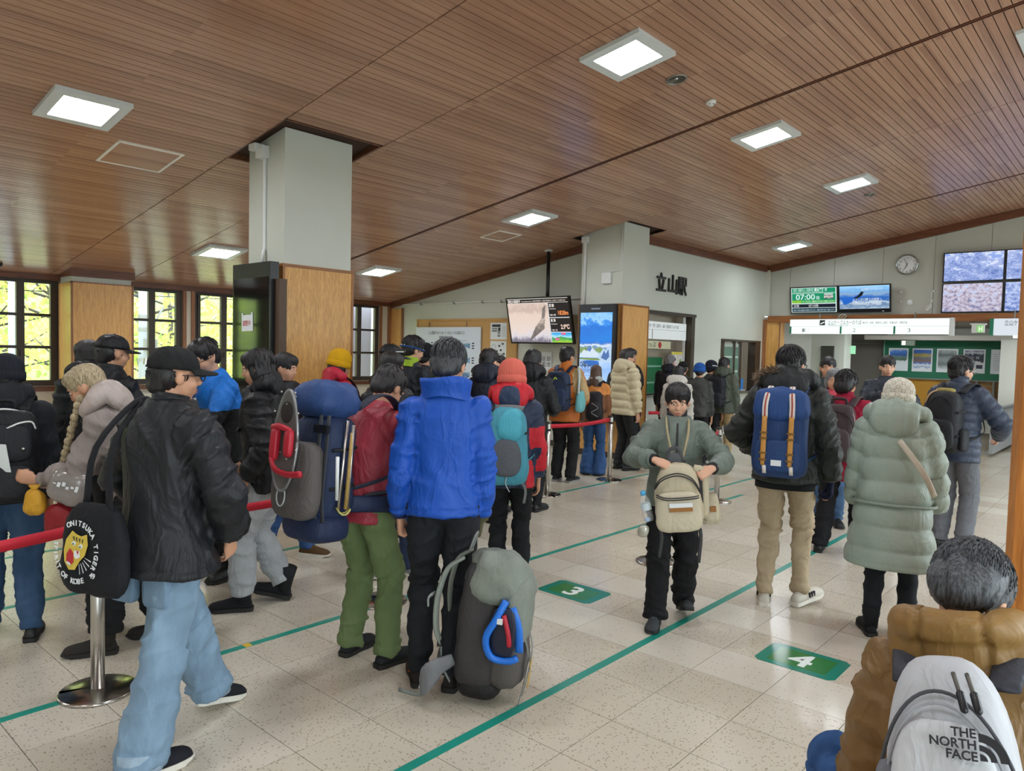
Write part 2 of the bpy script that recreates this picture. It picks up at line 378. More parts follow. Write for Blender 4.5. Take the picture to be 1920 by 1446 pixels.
# ---- walls
def wallrect(b, a0, a1, z0, z1, holes, fn):
    """rectangular wall with rectangular holes split into boxes; fn(a0,a1,z0,z1)"""
    xs = sorted({a0, a1, *[h[0] for h in holes], *[h[1] for h in holes]}); 
    for x0, x1 in zip(xs, xs[1:]):
        hs = sorted([(h[2], h[3]) for h in holes if h[0] <= x0+1e-6 and h[1] >= x1-1e-6]); z = z0
        for h0, h1 in hs:
            if h0 > z: fn(x0, x1, z, h0)
            z = h1
        if z < z1: fn(x0, x1, z, z1)
WV = 12.85
WIN = [(-1.15, -.12), (.1, 1.2), (1.62, 2.66), (2.85, 3.87), (4.76, 5.79), (6.0, 7.1), (7.3, 8.3), (9.03, 10.09)]
b = MB(); wallrect(b, -5, 10.6, 0, 2.78, [(a, c, .98, 2.62) for a, c in WIN], lambda x0, x1, z0, z1: b.box((x0, WV, z0), (x1, WV+.22, z1)))
wl = tag(b.build('wall_window', CREAM), 'cream wall with brown framed windows along the far side of the hall', kind='structure')
boxo('trim_head', (-5, WV-.05, 2.60), (10.4, WV, 2.74), TRIMW, wl); boxo('trim_sill', (-5, WV-.07, .90), (10.4, WV, .975), TRIMW, wl)
for a, c in WIN:
    for x in (a-.06, c): boxo('trim_jamb', (x, WV-.03, .97), (x+.06, WV, 2.62), TRIMZ, wl)
for k, (a, c) in enumerate(WIN):
    w = tag(empty('window_%d' % (k+1), ((a+c)/2, WV+.06, .98)), 'dark brown casement window with six panes looking out on trees', kind='structure'); ox, oy, oz = (a+c)/2, WV+.06, .98
    def L(p, q): return ((p[0]-ox, p[1]-oy, p[2]-oz), (q[0]-ox, q[1]-oy, q[2]-oz))
    fb = MB(); 
    for p, q in (((a, WV+.02, .98), (a+.06, WV+.1, 2.62)), ((c-.06, WV+.02, .98), (c, WV+.1, 2.62)), ((a+.06, WV+.02, .98), (c-.06, WV+.1, 1.03)), ((a+.06, WV+.02, 2.56), (c-.06, WV+.1, 2.62))): fb.box(*L(p, q))
    fb.build('window_frame', SASH, w); m0 = (a+c)/2
    for x0, x1 in ((a+.06, m0-.0), (m0, c-.06)):
        sb = MB(); s = .052
        sb.box(*L((x0, WV+.0, 1.03), (x0+s, WV+.07, 2.56))).box(*L((x1-s, WV+.0, 1.03), (x1, WV+.07, 2.56))).box(*L((x0+s, WV+.0, 1.03), (x1-s, WV+.07, 1.07))).box(*L((x0+s, WV+.0, 2.545), (x1-s, WV+.07, 2.56)))
        so = sb.build('sash', SASH, w)
        zz = [1.07, 1.575, 2.065, 2.545]
        for q in (1, 2): MB().box(*L((x0+s, WV+.005, zz[q]-.022), (x1-s, WV+.065, zz[q]+.022))).build('glazing_bar', SASH, so)
        for q in range(3): MB().box(*L((x0+s, WV+.032, zz[q]+.02*(q > 0)), (x1-s, WV+.036, zz[q+1]-.02*(q < 2)))).build('pane', GLASS, so)
    MB().box(*L((m0-.012, WV-.02, 1.5), (m0+.012, WV, 1.53))).box(*L((m0-.008, WV-.035, 1.44), (m0+.008, WV-.015, 1.52))).build('latch', SASH, w)
# pilaster on the window wall
p = tag(empty('pillar', (4.32, 12.55, 0)), 'oak clad pilaster between the two visible pairs of windows', kind='structure')
MB().box((-.44, -.24, 0), (.41, .28, 2.74)).build('core', WALL, p); MB().box((-.46, -.262, 0), (-.435, .28, 2.56)).build('side_panel', OAK, p); MB().box((-.43, -.262, 0), (.43, -.241, 2.56)).build('front_panel', OAK, p)
MB().box((-.46, -.27, .0), (-.43, -.255, 2.575)).box((.41, -.27, 0), (.44, -.255, 2.575)).box((-.46, -.27, 2.56), (.44, -.235, 2.58)).build('edge_strip', TRIMZ, p); MB().box((-.47, -.29, 2.655), (.45, .29, 2.78)).build('top_trim', TRIMW, p)
# bulletin wall (faces -u)
UB = 10.4
b = MB(); n = 0
def gable(b, u0, u1, v0, v1, z0=0, zt=None):
    zt0, zt1 = cz(v0)+.03, cz(v1)+.03; b.add([(u0, v0, z0), (u1, v0, z0), (u1, v1, z0), (u0, v1, z0), (u0, v0, zt0), (u1, v0, zt0), (u1, v1, zt1), (u0, v1, zt1)], [(0, 3, 2, 1), (4, 5, 6, 7), (0, 1, 5, 4), (1, 2, 6, 5), (2, 3, 7, 6), (3, 0, 4, 7)])
gable(b, UB, UB+.2, 7.2, 13.05)
wb = tag(b.build('wall_bulletin', WALL), 'pale wall carrying the notice board behind the queue', kind='structure')
def slope_trim(name, u0, u1, v0, v1, h, m, parent):
    b = MB(); b.add([(u, v, cz(v)+dz) for dz in (-h, .02) for u, v in ((u0, v0), (u1, v0), (u1, v1), (u0, v1))], [(0, 3, 2, 1), (4, 5, 6, 7), (0, 1, 5, 4), (1, 2, 6, 5), (2, 3, 7, 6), (3, 0, 4, 7)]); return b.build(name, m, parent)
slope_trim('trim_gable', UB-.06, UB, 7.25, 12.85, .13, TRIMV, wb)
boxo('corner_panel', (UB-.03, 12.42, 0), (UB, 12.8, 2.55), OAK, wb); boxo('corner_strip', (UB-.045, 12.40, 0), (UB, 12.44, 2.56), TRIMZ, wb); boxo('corner_post', (UB-.09, 12.78, 0), (UB, 12.86, 2.62), TRIMZ, wb)
boxo('baseboard', (UB-.015, 7.25, 0), (UB, 12.4, .1), SASH, wb)
# ticket wall (faces -v)
VT = 6.72; OPA = (11.0, 12.79, .98, 2.46); OPB = (13.93, 15.86, .96, 2.035)
b = MB(); wallrect(b, 10.6, 16.05, 0, cz(VT)+.03, [OPA, OPB], lambda x0, x1, z0, z1: b.box((x0, VT, z0), (x1, VT+.16, z1)))
wt = tag(b.build('wall_ticket', m_wall('plaster_gloss', '#c8cdc2')), 'glossy pale wall with the ticket windows and station name', kind='structure')
boxo('trim_top', (10.75, VT-.06, cz(VT)-.13), (16.05, VT, cz(VT)+.0), TRIMW, wt); boxo('baseboard', (10.7, VT-.015, 0), (16.05, VT, .1), mat('skirting', '#6d675c', .5), wt)
# ticket office room behind the wall
of = tag(empty('wall_office', (13.3, 8, 0)), 'plain office interior behind the ticket windows', kind='structure')
for nm, a_, c_ in (('rear', (10.6, 9.0, 0), (16.3, 9.1, 2.7)), ('side', (10.6, 6.9, 0), (10.7, 9.0, 2.7)), ('side', (16.2, 6.9, 0), (16.3, 9.0, 2.7)), ('soffit', (10.6, 6.88, 2.7), (16.3, 9.1, 2.8))):
    o = boxo(nm, a_, c_, m_wall('office_plaster', '#b5ac9c'), of); o.location = (-13.3, -8, 0)
for x_ in (12, 14.6):
    o = boxo('office_lamp', (x_-.3, 7.9, 2.66), (x_+.3, 8.2, 2.7), emissive('office_lamp', '#f4f9ff', 12), of); o.location = (-13.3, -8, 0)
# back wall (faces -u) above the gates
UK = 16.05
PANV = [6.72, 6.183, 5.26, 4.32, 3.4, 2.48, 1.56, .64, -.28, -1.2, -3.1, -5.0]
bk = tag(empty('wall_back', (UK+.1, 2, 2.6)), 'panelled pale wall above the gates with clock and screens', kind='structure')
for a, c in zip(PANV, PANV[1:]):
    b = MB(); gable(b, UK, UK+.2, c+.004, a-.004, 2.6); o = b.build('panel', WALL2, bk, loc=(-(UK+.1), -2, -2.6))
b = MB(); gable(b, UK+.01, UK+.19, -5, 6.72, 2.6); b.build('backing', mat('joint_grey', '#7e7f77', .8), bk, loc=(-(UK+.1), -2, -2.6))  # grey backing sheet that shows through the panel joints
o = slope_trim('trim_gable', UK-.07, UK, -5, 6.66, .15, TRIMV, bk); o.location = (-(UK+.1), -2, -2.6)
boxo('corner_post', (UK-.09-UK-.1, 6.60-2, 2.6-2.6), (UK-.02-UK-.1, 6.72-2, cz(6.7)-.1-2.6), WALL, bk)
beam = tag(boxo('trim_1', (UK-.12, -5, 2.46), (UK+.25, 6.6, 2.60), m_wood('beam_wood', '#74431f', '#a5672f', 1, .4)), 'brown timber beam over the gate opening', kind='structure')
gp = tag(empty('pillar', (UK, 6.5, 0)), 'oak clad post at the left end of the gate opening', kind='structure')
MB().box((-.06, -.16, 0), (.2, .22, 2.5)).build('panel', OAK, gp); MB().box((-.09, .14, 0), (-.05, .22, 2.53)).box((-.08, -.17, 0), (-.05, -.15, 2.5)).build('edge_strip', TRIMZ, gp)
# rear walls behind the camera
tag(boxo('wall_rear', (-5.2, -5, 0), (-5, 13.05, 5.8), WALL), 'plain pale rear wall of the hall', kind='structure')
b = MB(); wallrect(b, -5, 16.3, 0, 5.8, [(-4, 2.5, .0, 3.4), (3.2, 9, .5, 3.4), (9.6, 15.5, .5, 3.4)], lambda x0, x1, z0, z1: b.box((x0, -5.2, z0), (x1, -5, z1)))  # unseen openings, added wide to bring daylight in from behind
tag(b.build('wall_entrance', WALL), 'plain pale entrance wall of the hall with wide openings added to let daylight in', kind='structure')
tag(boxo('ground_sky_cover', (-25, -40, -.16), (40, -5.2, -.12), mat('forecourt', '#8b8c88', .9)), 'unseen grey ground added outside the entrance wall to cover bright sky', kind='structure')  # unseen ground added to hide the bright lower sky from reflections
fac = tag(empty('sky_screen_building', (6, -24, -.12)), 'unseen low pale building added behind the camera to screen off bright sky', kind='structure'); part('facade', mat('facade_grey', '#c2c3bd', .8), fac, lambda b: b.box((-26, -3, 0), (26, 0, 3.0))); part('roof', mat('roof_dark', '#6f6a65', .8), fac, lambda b: b.box((-27, -4, 3.0), (27, 1, 3.3)))  # unseen block added to keep bright sky out of the ticket window glass
# ---- big square pillars
def pillar(u0, u1, v0, v1, label, woodm, recess):
    p = tag(empty('pillar', ((u0+u1)/2, (v0+v1)/2, 0)), label, kind='structure'); x, y = (u1-u0)/2, (v1-v0)/2; vc = (v0+v1)/2
    b = MB(); b.add([(a, c, z) for z in (0,) for a, c in ((-x, -y), (x, -y), (x, y), (-x, y))]+[(a, c, cz(vc+c)+.04) for a, c in ((-x, -y), (x, -y), (x, y), (-x, y))], [(0, 3, 2, 1), (4, 5, 6, 7), (0, 1, 5, 4), (1, 2, 6, 5), (2, 3, 7, 6), (3, 0, 4, 7)]); b.build('shaft', WALL, p)
    h = 2.49; t = .02
    MB().box((-x-t, -y-t, 0), (x+t, -y-.001, h-.03)).build('oak_panel', woodm, p); MB().box((-x-t, -y, 0), (-x-.001, y+t, h-.03)).build('oak_panel', woodm, p)
    MB().box((x+.001, -y, 0), (x+t, y+t, h-.03)).build('oak_panel', woodm, p); MB().box((-x-t, y+.001, 0), (x+t, y+t, h-.03)).build('oak_panel', woodm, p)
    e = MB()
    for a, c in ((-x-t-.006, -y-t-.006), (x+t-.02, -y-t-.006), (-x-t-.006, y+t-.02), (x+t-.02, y+t-.02)): e.box((a, c, 0), (a+.026, c+.026, h))
    e.build('corner_strip', m_wood('strip_oak', '#7a4a22', '#a56c37', 2, .4), p)
    MB().box((-x-t-.008, -y-t-.008, h-.03), (x+t+.008, y+t+.008, h)).build('cap_strip', m_wood('strip_oak_h', '#7a4a22', '#a56c37', 0, .4), p)
    MB().box((-x-t-.004, -y-t-.004, 0), (x+t+.004, y+t+.004, .1)).build('plinth', SASH, p)
    if recess:   # sunk soffit round the pillar head
        (a0, a1, c0, c1) = recess; ux, vx = (u0+u1)/2, vc; r = MB()
        for q in ((a0, a0+.015, c0, c1), (a1-.015, a1, c0, c1), (a0, a1, c0, c0+.015), (a0, a1, c1-.015, c1)):
            n = len(r.v); r.add([(q[i]-ux, q[j]-vx, cz(q[j])+dz) for dz in (-.004, .10) for i, j in ((0, 2), (1, 2), (1, 3), (0, 3))], [(0, 3, 2, 1), (4, 5, 6, 7), (0, 1, 5, 4), (1, 2, 6, 5), (2, 3, 7, 6), (3, 0, 4, 7)])
        r.build('recess_frame', TRIMV, p)
    return p
P1 = pillar(3.88, 4.66, 6.43, 7.1, 'white square pillar with flecked oak cladding and blank display, nearest', OAKF, (3.74, 4.87, 6.2, 7.3))
P2 = pillar(9.92, 10.68, 6.49, 7.3, 'white square pillar with plain oak cladding beside the station name', OAK, None)
P3 = pillar(4.0, 4.8, -.28, .47, 'orange wood clad pillar at the right edge of the photo', ORANGEW, None)
# conduit on pillars
def conduit(name, pts, r, parent, m=WHITE): return part(name, m, parent, lambda b: b.tube(pts, r, 8), True)
x1, y1 = 4.27, 6.765
conduit('conduit', [(3.84-x1, 6.76-y1, 2.5), (3.85-x1, 6.76-y1, 2.62), (3.87-x1+.0, 6.77-y1, 2.66), (3.865-x1, 6.77-y1, 3.52), (3.865-x1, 6.79-y1, 3.6)], .018, P1)
part('conduit_hood', WHITE, P1, lambda b: b.box((3.80-x1, 6.72-y1, 3.54), (3.88-x1, 6.84-y1, 3.66)).box((3.76-x1, 6.78-y1, 3.62), (3.86-x1, 6.9-y1, 3.68)))
x2, y2 = 10.3, 6.895
conduit('conduit', [(9.895-x2, 7.22-y2, 2.5), (9.895-x2, 7.22-y2, 3.5), (9.895-x2, 7.24-y2, 3.58)], .022, P2); part('conduit_hood', WHITE, P2, lambda b: b.box((9.86-x2, 7.17-y2, 3.5), (9.92-x2, 7.28-y2, 3.6)))
conduit('cable_duct', [(9.91-x2, 6.52-y2, 3.7), (9.91-x2, 6.52-y2, 3.02), (9.91-x2, 6.74-y2, 3.0)], .011, P2)
r_ = tag(empty('wireless_router', (9.92, 6.78, 2.82)), 'white wireless box on the pillar beside the station name', 'router'); 
part('case', WHITE, r_, lambda b: b.box((-.05, -.085, -.0), (0, .085, .17))); part('led_dot', mat('dot_grey', '#5c6a70', .4), r_, lambda b: b.lathe([(.018, -.053), (.018, -.049)], n=10).xf(Matrix.Translation((0, -.02, .09)) @ Matrix.Rotation(-pi/2, 4, 'Y') @ Matrix.Translation((0, 0, 0)), 0))
# ---- ceiling fittings
def ceil_thing(name, u, v, label, cat, group=None):
    o = empty(name, (u, v, cz(v)-.006), 0, label, cat, group); o.rotation_euler = (-SL, 0, 0); return o
LIGHTM = emissive('lamp_panel', '#f4f9ff', LAMP); LT = mat('lamp_tray', '#d4dcdc', .35, var=.03)
LSPOT = [(2.28, 6.94, 'square ceiling light above the left windows, nearest the top left'), (5.36, 3.53, 'largest square ceiling light, at the top beside the round downlight'), (8.25, 3.53, 'square ceiling light just beyond the double seam, right of the smoke detector'), (8.24, 7.03, 'square ceiling light above the hanging screen'), (8.25, 10.55, 'square ceiling light just right of the white pillar'), (11.2, 3.5, 'square ceiling light beside the small far downlight'), (14.47, 5.57, 'farthest square ceiling light, above the departure screens'), (5.3, 10.55, 'square ceiling light half hidden behind the white pillar'), (8.17, .84, 'square ceiling light cut by the right edge of the photo')]
for u, v in [(-.7, 7), (-.7, 3.5), (2.3, 3.4), (2.3, .2), (5.3, .2), (-.7, .2), (2.3, -3), (5.3, -3), (8.2, -3), (11.2, -.6), (14.4, 1.5), (14.4, -2), (-3.5, 3.5), (-3.5, 8), (-.7, 10.5)]:
    q = topix((u, v, cz(v)))
    if q and -60 < q[0] < 1980 and -40 < q[1] < 1446: continue
    LSPOT.append((u, v, 'square ceiling light out of view behind the camera'))
for k, (u, v, lb) in enumerate(LSPOT):
    o = ceil_thing('ceiling_light', u, v, lb, 'ceiling light', 'square lights of the board ceiling'); a, h = .295, .035
    fr = MB(); i = .21
    fr.rings([[(-a, -a, 0), (a, -a, 0), (a, a, 0), (-a, a, 0)], [(-a, -a, -h), (a, -a, -h), (a, a, -h), (-a, a, -h)], [(-i, -i, -h-.002), (i, -i, -h-.002), (i, i, -h-.002), (-i, i, -h-.002)], [(-i, -i, -.005), (i, -i, -.005), (i, i, -.005), (-i, i, -.005)]], cap=False); fr.build('tray', LT, o)
    MB().add([(-i, -i, -.02), (i, -i, -.02), (i, i, -.02), (-i, i, -.02)], [(3, 2, 1, 0)]).build('lamp_panel', LIGHTM, o)
    if k in (5, 6, 2, 3):
        for x in (-.07, .07): MB().box((x-.004, -i, -h), (x+.004, i, -.021)).build('louvre', LT, o)
for u0, u1, v0, v1, lb in ((2.745, 3.365, 7.43, 8.02, 'thin white frame of the large access hatch above the left windows'), (8.33, 8.85, 7.7, 8.13, 'thin white frame of the small access hatch beside the hanging pole')):
    o = ceil_thing('access_hatch', (u0+u1)/2, (v0+v1)/2, lb, 'access hatch'); x, y, w = (u1-u0)/2, (v1-v0)/2/cos(SL), .026
    MB().box((-x, -y, -.014), (x, -y+w, 0)).box((-x, y-w, -.008), (x, y, 0)).box((-x, -y+w, -.008), (-x+w, y-w, 0)).box((x-w, -y+w, -.008), (x, y-w, 0)).build('frame', mat('hatch_white', '#f0ece2', .5), o); MB().box((-x+w, -y+w, -.004), (x-w, y-w, 0)).build('door', CEILB, o)
for u, v, r, lb in ((6.12, 3.49, .085, 'round recessed downlight next to the largest square light'), (12.15, 3.51, .075, 'small far downlight beside the three-tube light')):
    o = ceil_thing('downlight', u, v, lb, 'downlight'); MB().lathe([(r*1.15, 0), (r*1.15, -.012), (r, -.014), (r*.97, -.004)], n=28, cap=False).build('rim', mat('rim_grey', '#8f8980', .3, .6), o, True); MB().lathe([(r, -.006), (r*.7, .0), (r*.02, .001)], n=24, cap=True).build('reflector', mat('reflector', '#b9bdb9', .15, .9), o, True)
o = ceil_thing('smoke_detector', 6.85, 3.51, 'small white smoke detector on the board ceiling', 'smoke detector'); MB().lathe([(.052, 0), (.052, -.018), (.044, -.03), (.028, -.034), (.026, -.046), (.002, -.048)], n=24).build('body', WHITE, o, True); MB().box((-.02, -.03, -.042), (.02, -.026, -.036)).box((-.034, -.01, -.036), (-.03, .01, -.033)).build('slot', BLACK, o)
o = ceil_thing('ceiling_hook', 3.0, 12.4, 'small dark fitting on the ceiling at the left edge', 'fitting'); MB().lathe([(.03, 0), (.03, -.03), (.01, -.05)], n=10).build('knob', BLACK, o)
# ---- floor tape, number cards
TAPE = mat('green_tape', '#1f8f7e', .35, var=.12, nscale=9, bump=.03); CARDM = mat('card_green', '#2c7a3f', .18, var=.22, nscale=5, bump=.02); CARDB = mat('card_teal', '#12826f', .2, var=.1, nscale=6, bump=.02)
for v, u0, u1, lb in ((2.21, -1, 13.2, 'long green floor tape line crossing the foreground'), (3.79, -1, 8.6, 'second green floor tape line, under the nearest belt posts'), (5.38, -1, 9.4, 'third green floor tape line, under the queue of the orange jacket'), (6.62, .6, 3.6, 'short green floor tape line at the far left'), (4.22, 8.4, 13, 'green floor tape line beside the ticket windows')):
    o = MB().box((u0, v-.025, .0002), (u1, v+.025, .0012)).build('floor_tape', TAPE); tag(o, lb, 'floor tape')
tag(MB().box((2.06, 3.765, .0013), (2.10, 3.815, .0018)).build('tape_patch', mat('yellow_tape', '#d8b22a', .5)), 'tiny yellow patch on the second green tape', 'tape patch')
def card(u0, u1, v0, v1, s, lb):
    o = empty('floor_card', ((u0+u1)/2, (v0+v1)/2, 0), 0, lb, 'floor card', 'numbered green lane cards'); x, y = (u1-u0)/2, (v1-v0)/2; c = .03
    poly = [(-x+c, -y), (x-c, -y), (x, -y+c), (x, y-c), (x-c, y), (-x+c, y), (-x, y-c), (-x, -y+c)]
    MB().prism(poly, .0013).build('base', CARDB, o, loc=(0, 0, .0003)); MB().box((-x+.05, -y+.06, .0014), (x-.05, y-.06, .002)).build('panel', CARDM, o)
    text(s, .25, M_f(-.085, .065, .0022), mat('card_white', '#e8f2ee', .3), o, 'numeral', .0005, bold=.006)
card(3.975, 4.295, 1.215, 1.655, '4', 'green floor card with the number 4, nearest the seated man'); card(4.013, 4.325, 2.825, 3.28, '3', 'green floor card with the number 3, left of the walking woman'); card(4.0, 4.315, 4.43, 4.88, '2', 'green floor card with the number 2, behind the walking feet')
# ================================================================ FIXTURES
def wthing(name, Mx, label, cat, group=None):
    """a thing on a wall or screen: local x reads right, y up, z out of the surface"""
    o = bpy.data.objects.new(name, None); o.empty_display_size = .1; link(o); o.matrix_world = Mx; return tag(o, label, cat, group)
def slab(name, x0, y0, x1, y1, z0, z1, m, parent, **kw): return boxo(name, (x0, y0, z0), (x1, y1, z1), m, parent, **kw)
T = Matrix.Translation
def m_pic(key, stops, nsc=(3, 3, 3), amp=.5, ax='Y', det=5, emit=0, gloss=.35, seed=0, streak=None, yw=1.0):
    """printed/displayed picture: colour bands broken up by noise"""
    if key in MATS: return MATS[key]
    m, t = newmat(key); g = t.n('TexCoord').outputs['Generated']; sp = t.n('SeparateXYZ'); t.l(g, sp.inputs[0])
    nz = t.noise(t.mapping(g, nsc, (0, 0, streak or 0), (seed, seed*.7, 0)), 1.0, det, .62)
    f = t.math('ADD', t.math('ADD', t.math('MULTIPLY', sp.outputs[ax], yw), .5*(1-yw)), t.math('MULTIPLY', t.math('SUBTRACT', nz.outputs['Fac'], .5), amp*1.8))
    c = t.ramp(f, [(p, hexc(h)) for p, h in stops]); t.l(c, t.b.inputs['Base Color']); t.b.inputs['Roughness'].default_value = gloss
    if emit:
        t.b.inputs['Base Color'].default_value = (0, 0, 0, 1); t.t.links.remove(t.b.inputs['Base Color'].links[0]); t.b.inputs['Base Color'].default_value = (.02, .02, .02, 1)
        t.l(c, t.b.inputs['Emission Color']); t.b.inputs['Emission Strength'].default_value = emit
    MATS[key] = m; return m
EM = .58
def em(col, s=EM): return emissive('screen_'+col.lstrip('#')+'_%g' % s, col, s)
INK = mat('ink', '#2c3033', .6, bump=0); INKG = mat('ink_grey', '#8a9192', .6, bump=0); SCRW = em('#e6f2f6'); GLOSSB = mat('glossy_black', '#0d1013', .06, bump=0, var=.02)
# blank display on the near pillar
k1 = wthing('information_display', M_u(3.72, 7.12, .75), 'tall blank black display on the near pillar with a paper note', 'display')
slab('case', 0, 0, .72, 1.745, -.09, 0, BLACK, k1); slab('screen_glass', .03, .12, .69, 1.60, 0, .006, GLOSSB, k1); slab('bracket', .25, .5, .5, 1.4, -.13, -.09, GREYM, k1); slab('side_cover', .72, .05, .80, 1.58, -.13, -.05, mat('bronze_side', '#54402e', .5), k1)
nt = wthing('paper_note', M_u(3.712, 6.915, 1.825) @ Matrix.Rotation(.03, 4, 'Z'), 'white paper note with red writing taped on the blank display', 'note'); slab('sheet', 0, 0, .215, .16, 0, .002, PAPER, nt); text('調整中', .062, T((.02, .055, .0025)), mat('ink_red', '#b3322f', .6), nt, width=.15)
slab('tape', .0, .145, .03, .18, .002, .0025, PAPER, nt); slab('tape', .185, .145, .215, .18, .002, .0025, PAPER, nt)
# lit kiosk on the second pillar
k2 = wthing('information_display', M_u(9.76, 7.21, .62), 'lit vertical touch display showing a blue mountain view', 'display')
slab('case', 0, 0, .69, 1.86, -.1, 0, BLACK, k2); kx0, kx1, ky0, ky1 = .035, .655, .62, 1.725
slab('sky_picture', kx0, 1.27, kx1, ky1, 0, .004, m_pic('kiosk_sky', [(.0, '#0c7fe0'), (.55, '#0a6fd8'), (.72, '#3b97ee'), (.8, '#9fd2fb'), (1, '#63b4f4')], (3, 2.2, 1), .9, emit=EM, seed=3), k2)
slab('mountain_picture', kx0, .96, kx1, 1.27, 0, .004, m_pic('kiosk_mtn', [(.05, '#9cc6f2'), (.2, '#2f6fc0'), (.33, '#c6e2fb'), (.45, '#6f8f49'), (.55, '#87a04f'), (.62, '#6d93c8'), (.75, '#e8f4ff'), (.85, '#5b86c8'), (.95, '#1377de')], (5, 3, 1), .42, emit=EM, seed=5), k2)
for q_, (pts_, c_) in enumerate(((((.035, 1.03), (.12, 1.13), (.17, 1.10), (.25, 1.20), (.33, 1.12), (.42, 1.06), (.42, 1.0), (.035, 1.0)), '#dcebfb'), (((.16, 1.12), (.25, 1.195), (.28, 1.15), (.24, 1.09), (.2, 1.11)), '#5f86c4'), (((.40, 1.02), (.50, 1.15), (.56, 1.12), (.62, 1.21), (.655, 1.19), (.655, .93), (.45, .93)), '#c3dcf8'), (((.46, 1.0), (.52, 1.12), (.55, 1.06), (.60, 1.14), (.62, 1.02), (.56, .96)), '#4d74b4'), (((.035, .99), (.40, .99), (.46, .96), (.3, .955), (.035, .97)), '#7f9a45'), (((.10, .93), (.28, .86), (.44, .90), (.36, .95), (.2, .955)), '#2e6ec6'))): part('peak', em(c_), k2, lambda b: b.prism(list(pts_), .0006, T((0, 0, .0042+.0006*q_))))
slab('snow_picture', kx0, ky0, kx1, .96, 0, .004, m_pic('kiosk_snow', [(0, '#a9cbf6'), (.5, '#8fb9f2'), (1, '#bcdafb')], (2, 2, 1), .5, emit=EM, seed=1), k2)
slab('inset_photo', .3, .80, .42, .95, .004, .006, m_pic('kiosk_inset', [(.2, '#0d2c66'), (.6, '#15428c'), (.9, '#3b8be0')], (4, 4, 1), .5, emit=EM), k2)
text('다테야마', .105, T((.05, .84, .005)), em('#16295c'), k2, width=.23, bold=.004); text('힐링여행', .085, T((.05, .75, .005)), em('#46659c'), k2, width=.23); text('立山黒部', .03, T((.05, .93, .005)), em('#16295c'), k2); text('touristour', .05, T((.24, 1.775, .001)), em('#9fb6c9'), k2, width=.18)
slab('small_print', .05, .70, .27, .704, .004, .005, em('#46659c'), k2); slab('speaker_grille', .1, .2, .6, .4, 0, .004, GREYM, k2)
# hanging monitor
tvM = M_u(9.98, 8.25, 2.235) @ Matrix.Rotation(radians(-1.5), 4, 'Y') @ Matrix.Rotation(radians(13), 4, 'X')
tv = wthing('hanging_monitor', tvM, 'hanging monitor showing a snowy slope and 1828m, 2.9 degrees', 'monitor')
slab('case', -.735, -.415, .735, .415, -.05, 0, BLACK, tv); slab('rear_case', -.45, -.32, .45, .3, -.13, -.05, BLACK, tv)
slab('title_bar', -.70, .32, .70, .385, 0, .003, em('#1b1614'), tv); slab('title_rule', -.70, .385, .70, .395, 0, .004, em('#e8e0da'), tv); slab('title_rule', -.70, .312, .70, .32, 0, .004, em('#e8e0da'), tv)
slab('snow_slope', -.70, -.385, .245, .312, 0, .003, m_pic('tv_snow', [(.05, '#8c8798'), (.16, '#d8d3da'), (.3, '#e4d3cb'), (.7, '#e3cdbf'), (.85, '#c9b2a6'), (1, '#dfc8bd')], (7, 4, 1), .35, emit=EM, seed=2), tv)
sl = MB()
for k in range(34):
    x = -.68+.03*k+random.uniform(-.01, .01)
    if x > .2: break
    h = random.uniform(.04, .13); y = -.385+max(0, (x+.1))*.0; sl.add([(x-.012, y, .0035), (x+.012, y, .0035), (x, y+h, .0035)], [(0, 1, 2)])
sl.build('fir_silhouettes', em('#77707c'), tv)
sh = MB(); sh.add([(-.28+.2*i, -.38+.12*i, .0034) for i in range(3)]+[(.2, .28, .0034), (.12, .22, .0034), (.08, .05, .0034), (-.08, -.1, .0034)], [(0, 1, 2, 3, 4, 5, 6)]); sh.build('rock_shadow', m_pic('tv_rock', [(.1, '#6a6262'), (.45, '#8d8079'), (.6, '#cdbcb2'), (.8, '#78706c')], (7, 7, 1), .8, emit=EM, seed=8), tv)
slab('readout_panel', .26, .06, .70, .305, 0, .003, em('#231e20'), tv); slab('readout_panel', .26, -.195, .70, .045, 0, .003, em('#231e20'), tv); slab('divider', .26, .045, .70, .06, 0, .004, em('#d9dce4'), tv); slab('divider', .26, -.21, .70, -.195, 0, .004, em('#d9dce4'), tv); slab('divider', .245, -.385, .26, .312, 0, .004, em('#d9dce4'), tv)
text('1828m', .1, T((.45, .10, .004)), em('#ff9a5a'), tv, width=.22, bold=.002); text('2.9℃', .105, T((.49, -.145, .004)), em('#ffe0cc'), tv, width=.19, bold=.003)
for y, s in ((.24, '標 高'), (-.02, '気 温')): text(s, .06, T((.28, y, .004)), em('#f2e9e4'), tv, width=.11, bold=.002)
for y, s in ((.085, '海拔 / 해발'), (-.18, '气温 / 기온')): text(s, .035, T((.28, y, .004)), em('#f2e9e4'), tv, width=.13)
for y in (.2, -.065): slab('rule', .28, y, .42, y+.008, .003, .004, em('#f2e9e4'), tv)
text('現在の黒部平', .055, T((-.68, .33, .004)), em('#f6efe9'), tv, width=.3, bold=.001); text('Kurobedaira Now | 现在的黑部平 | 現在的黑部平 | 현재의 구로베다이라', .035, T((-.35, .335, .004)), em('#d8ccc4'), tv, width=1.0)
slab('map_sky', .26, -.385, .70, -.21, 0, .003, m_pic('tv_map', [(.05, '#9ccb3c'), (.35, '#3fa851'), (.5, '#1d9a66'), (.56, '#bfe6f2'), (.75, '#5fc4ee'), (1, '#1a9be0')], (3, 1.2, 1), .5, emit=EM, seed=9), tv)
for x, y in ((.33, -.345), (.48, -.25)): slab('map_flag', x, y, x+.1, y+.04, .003, .005, em('#e86f9c'), tv)
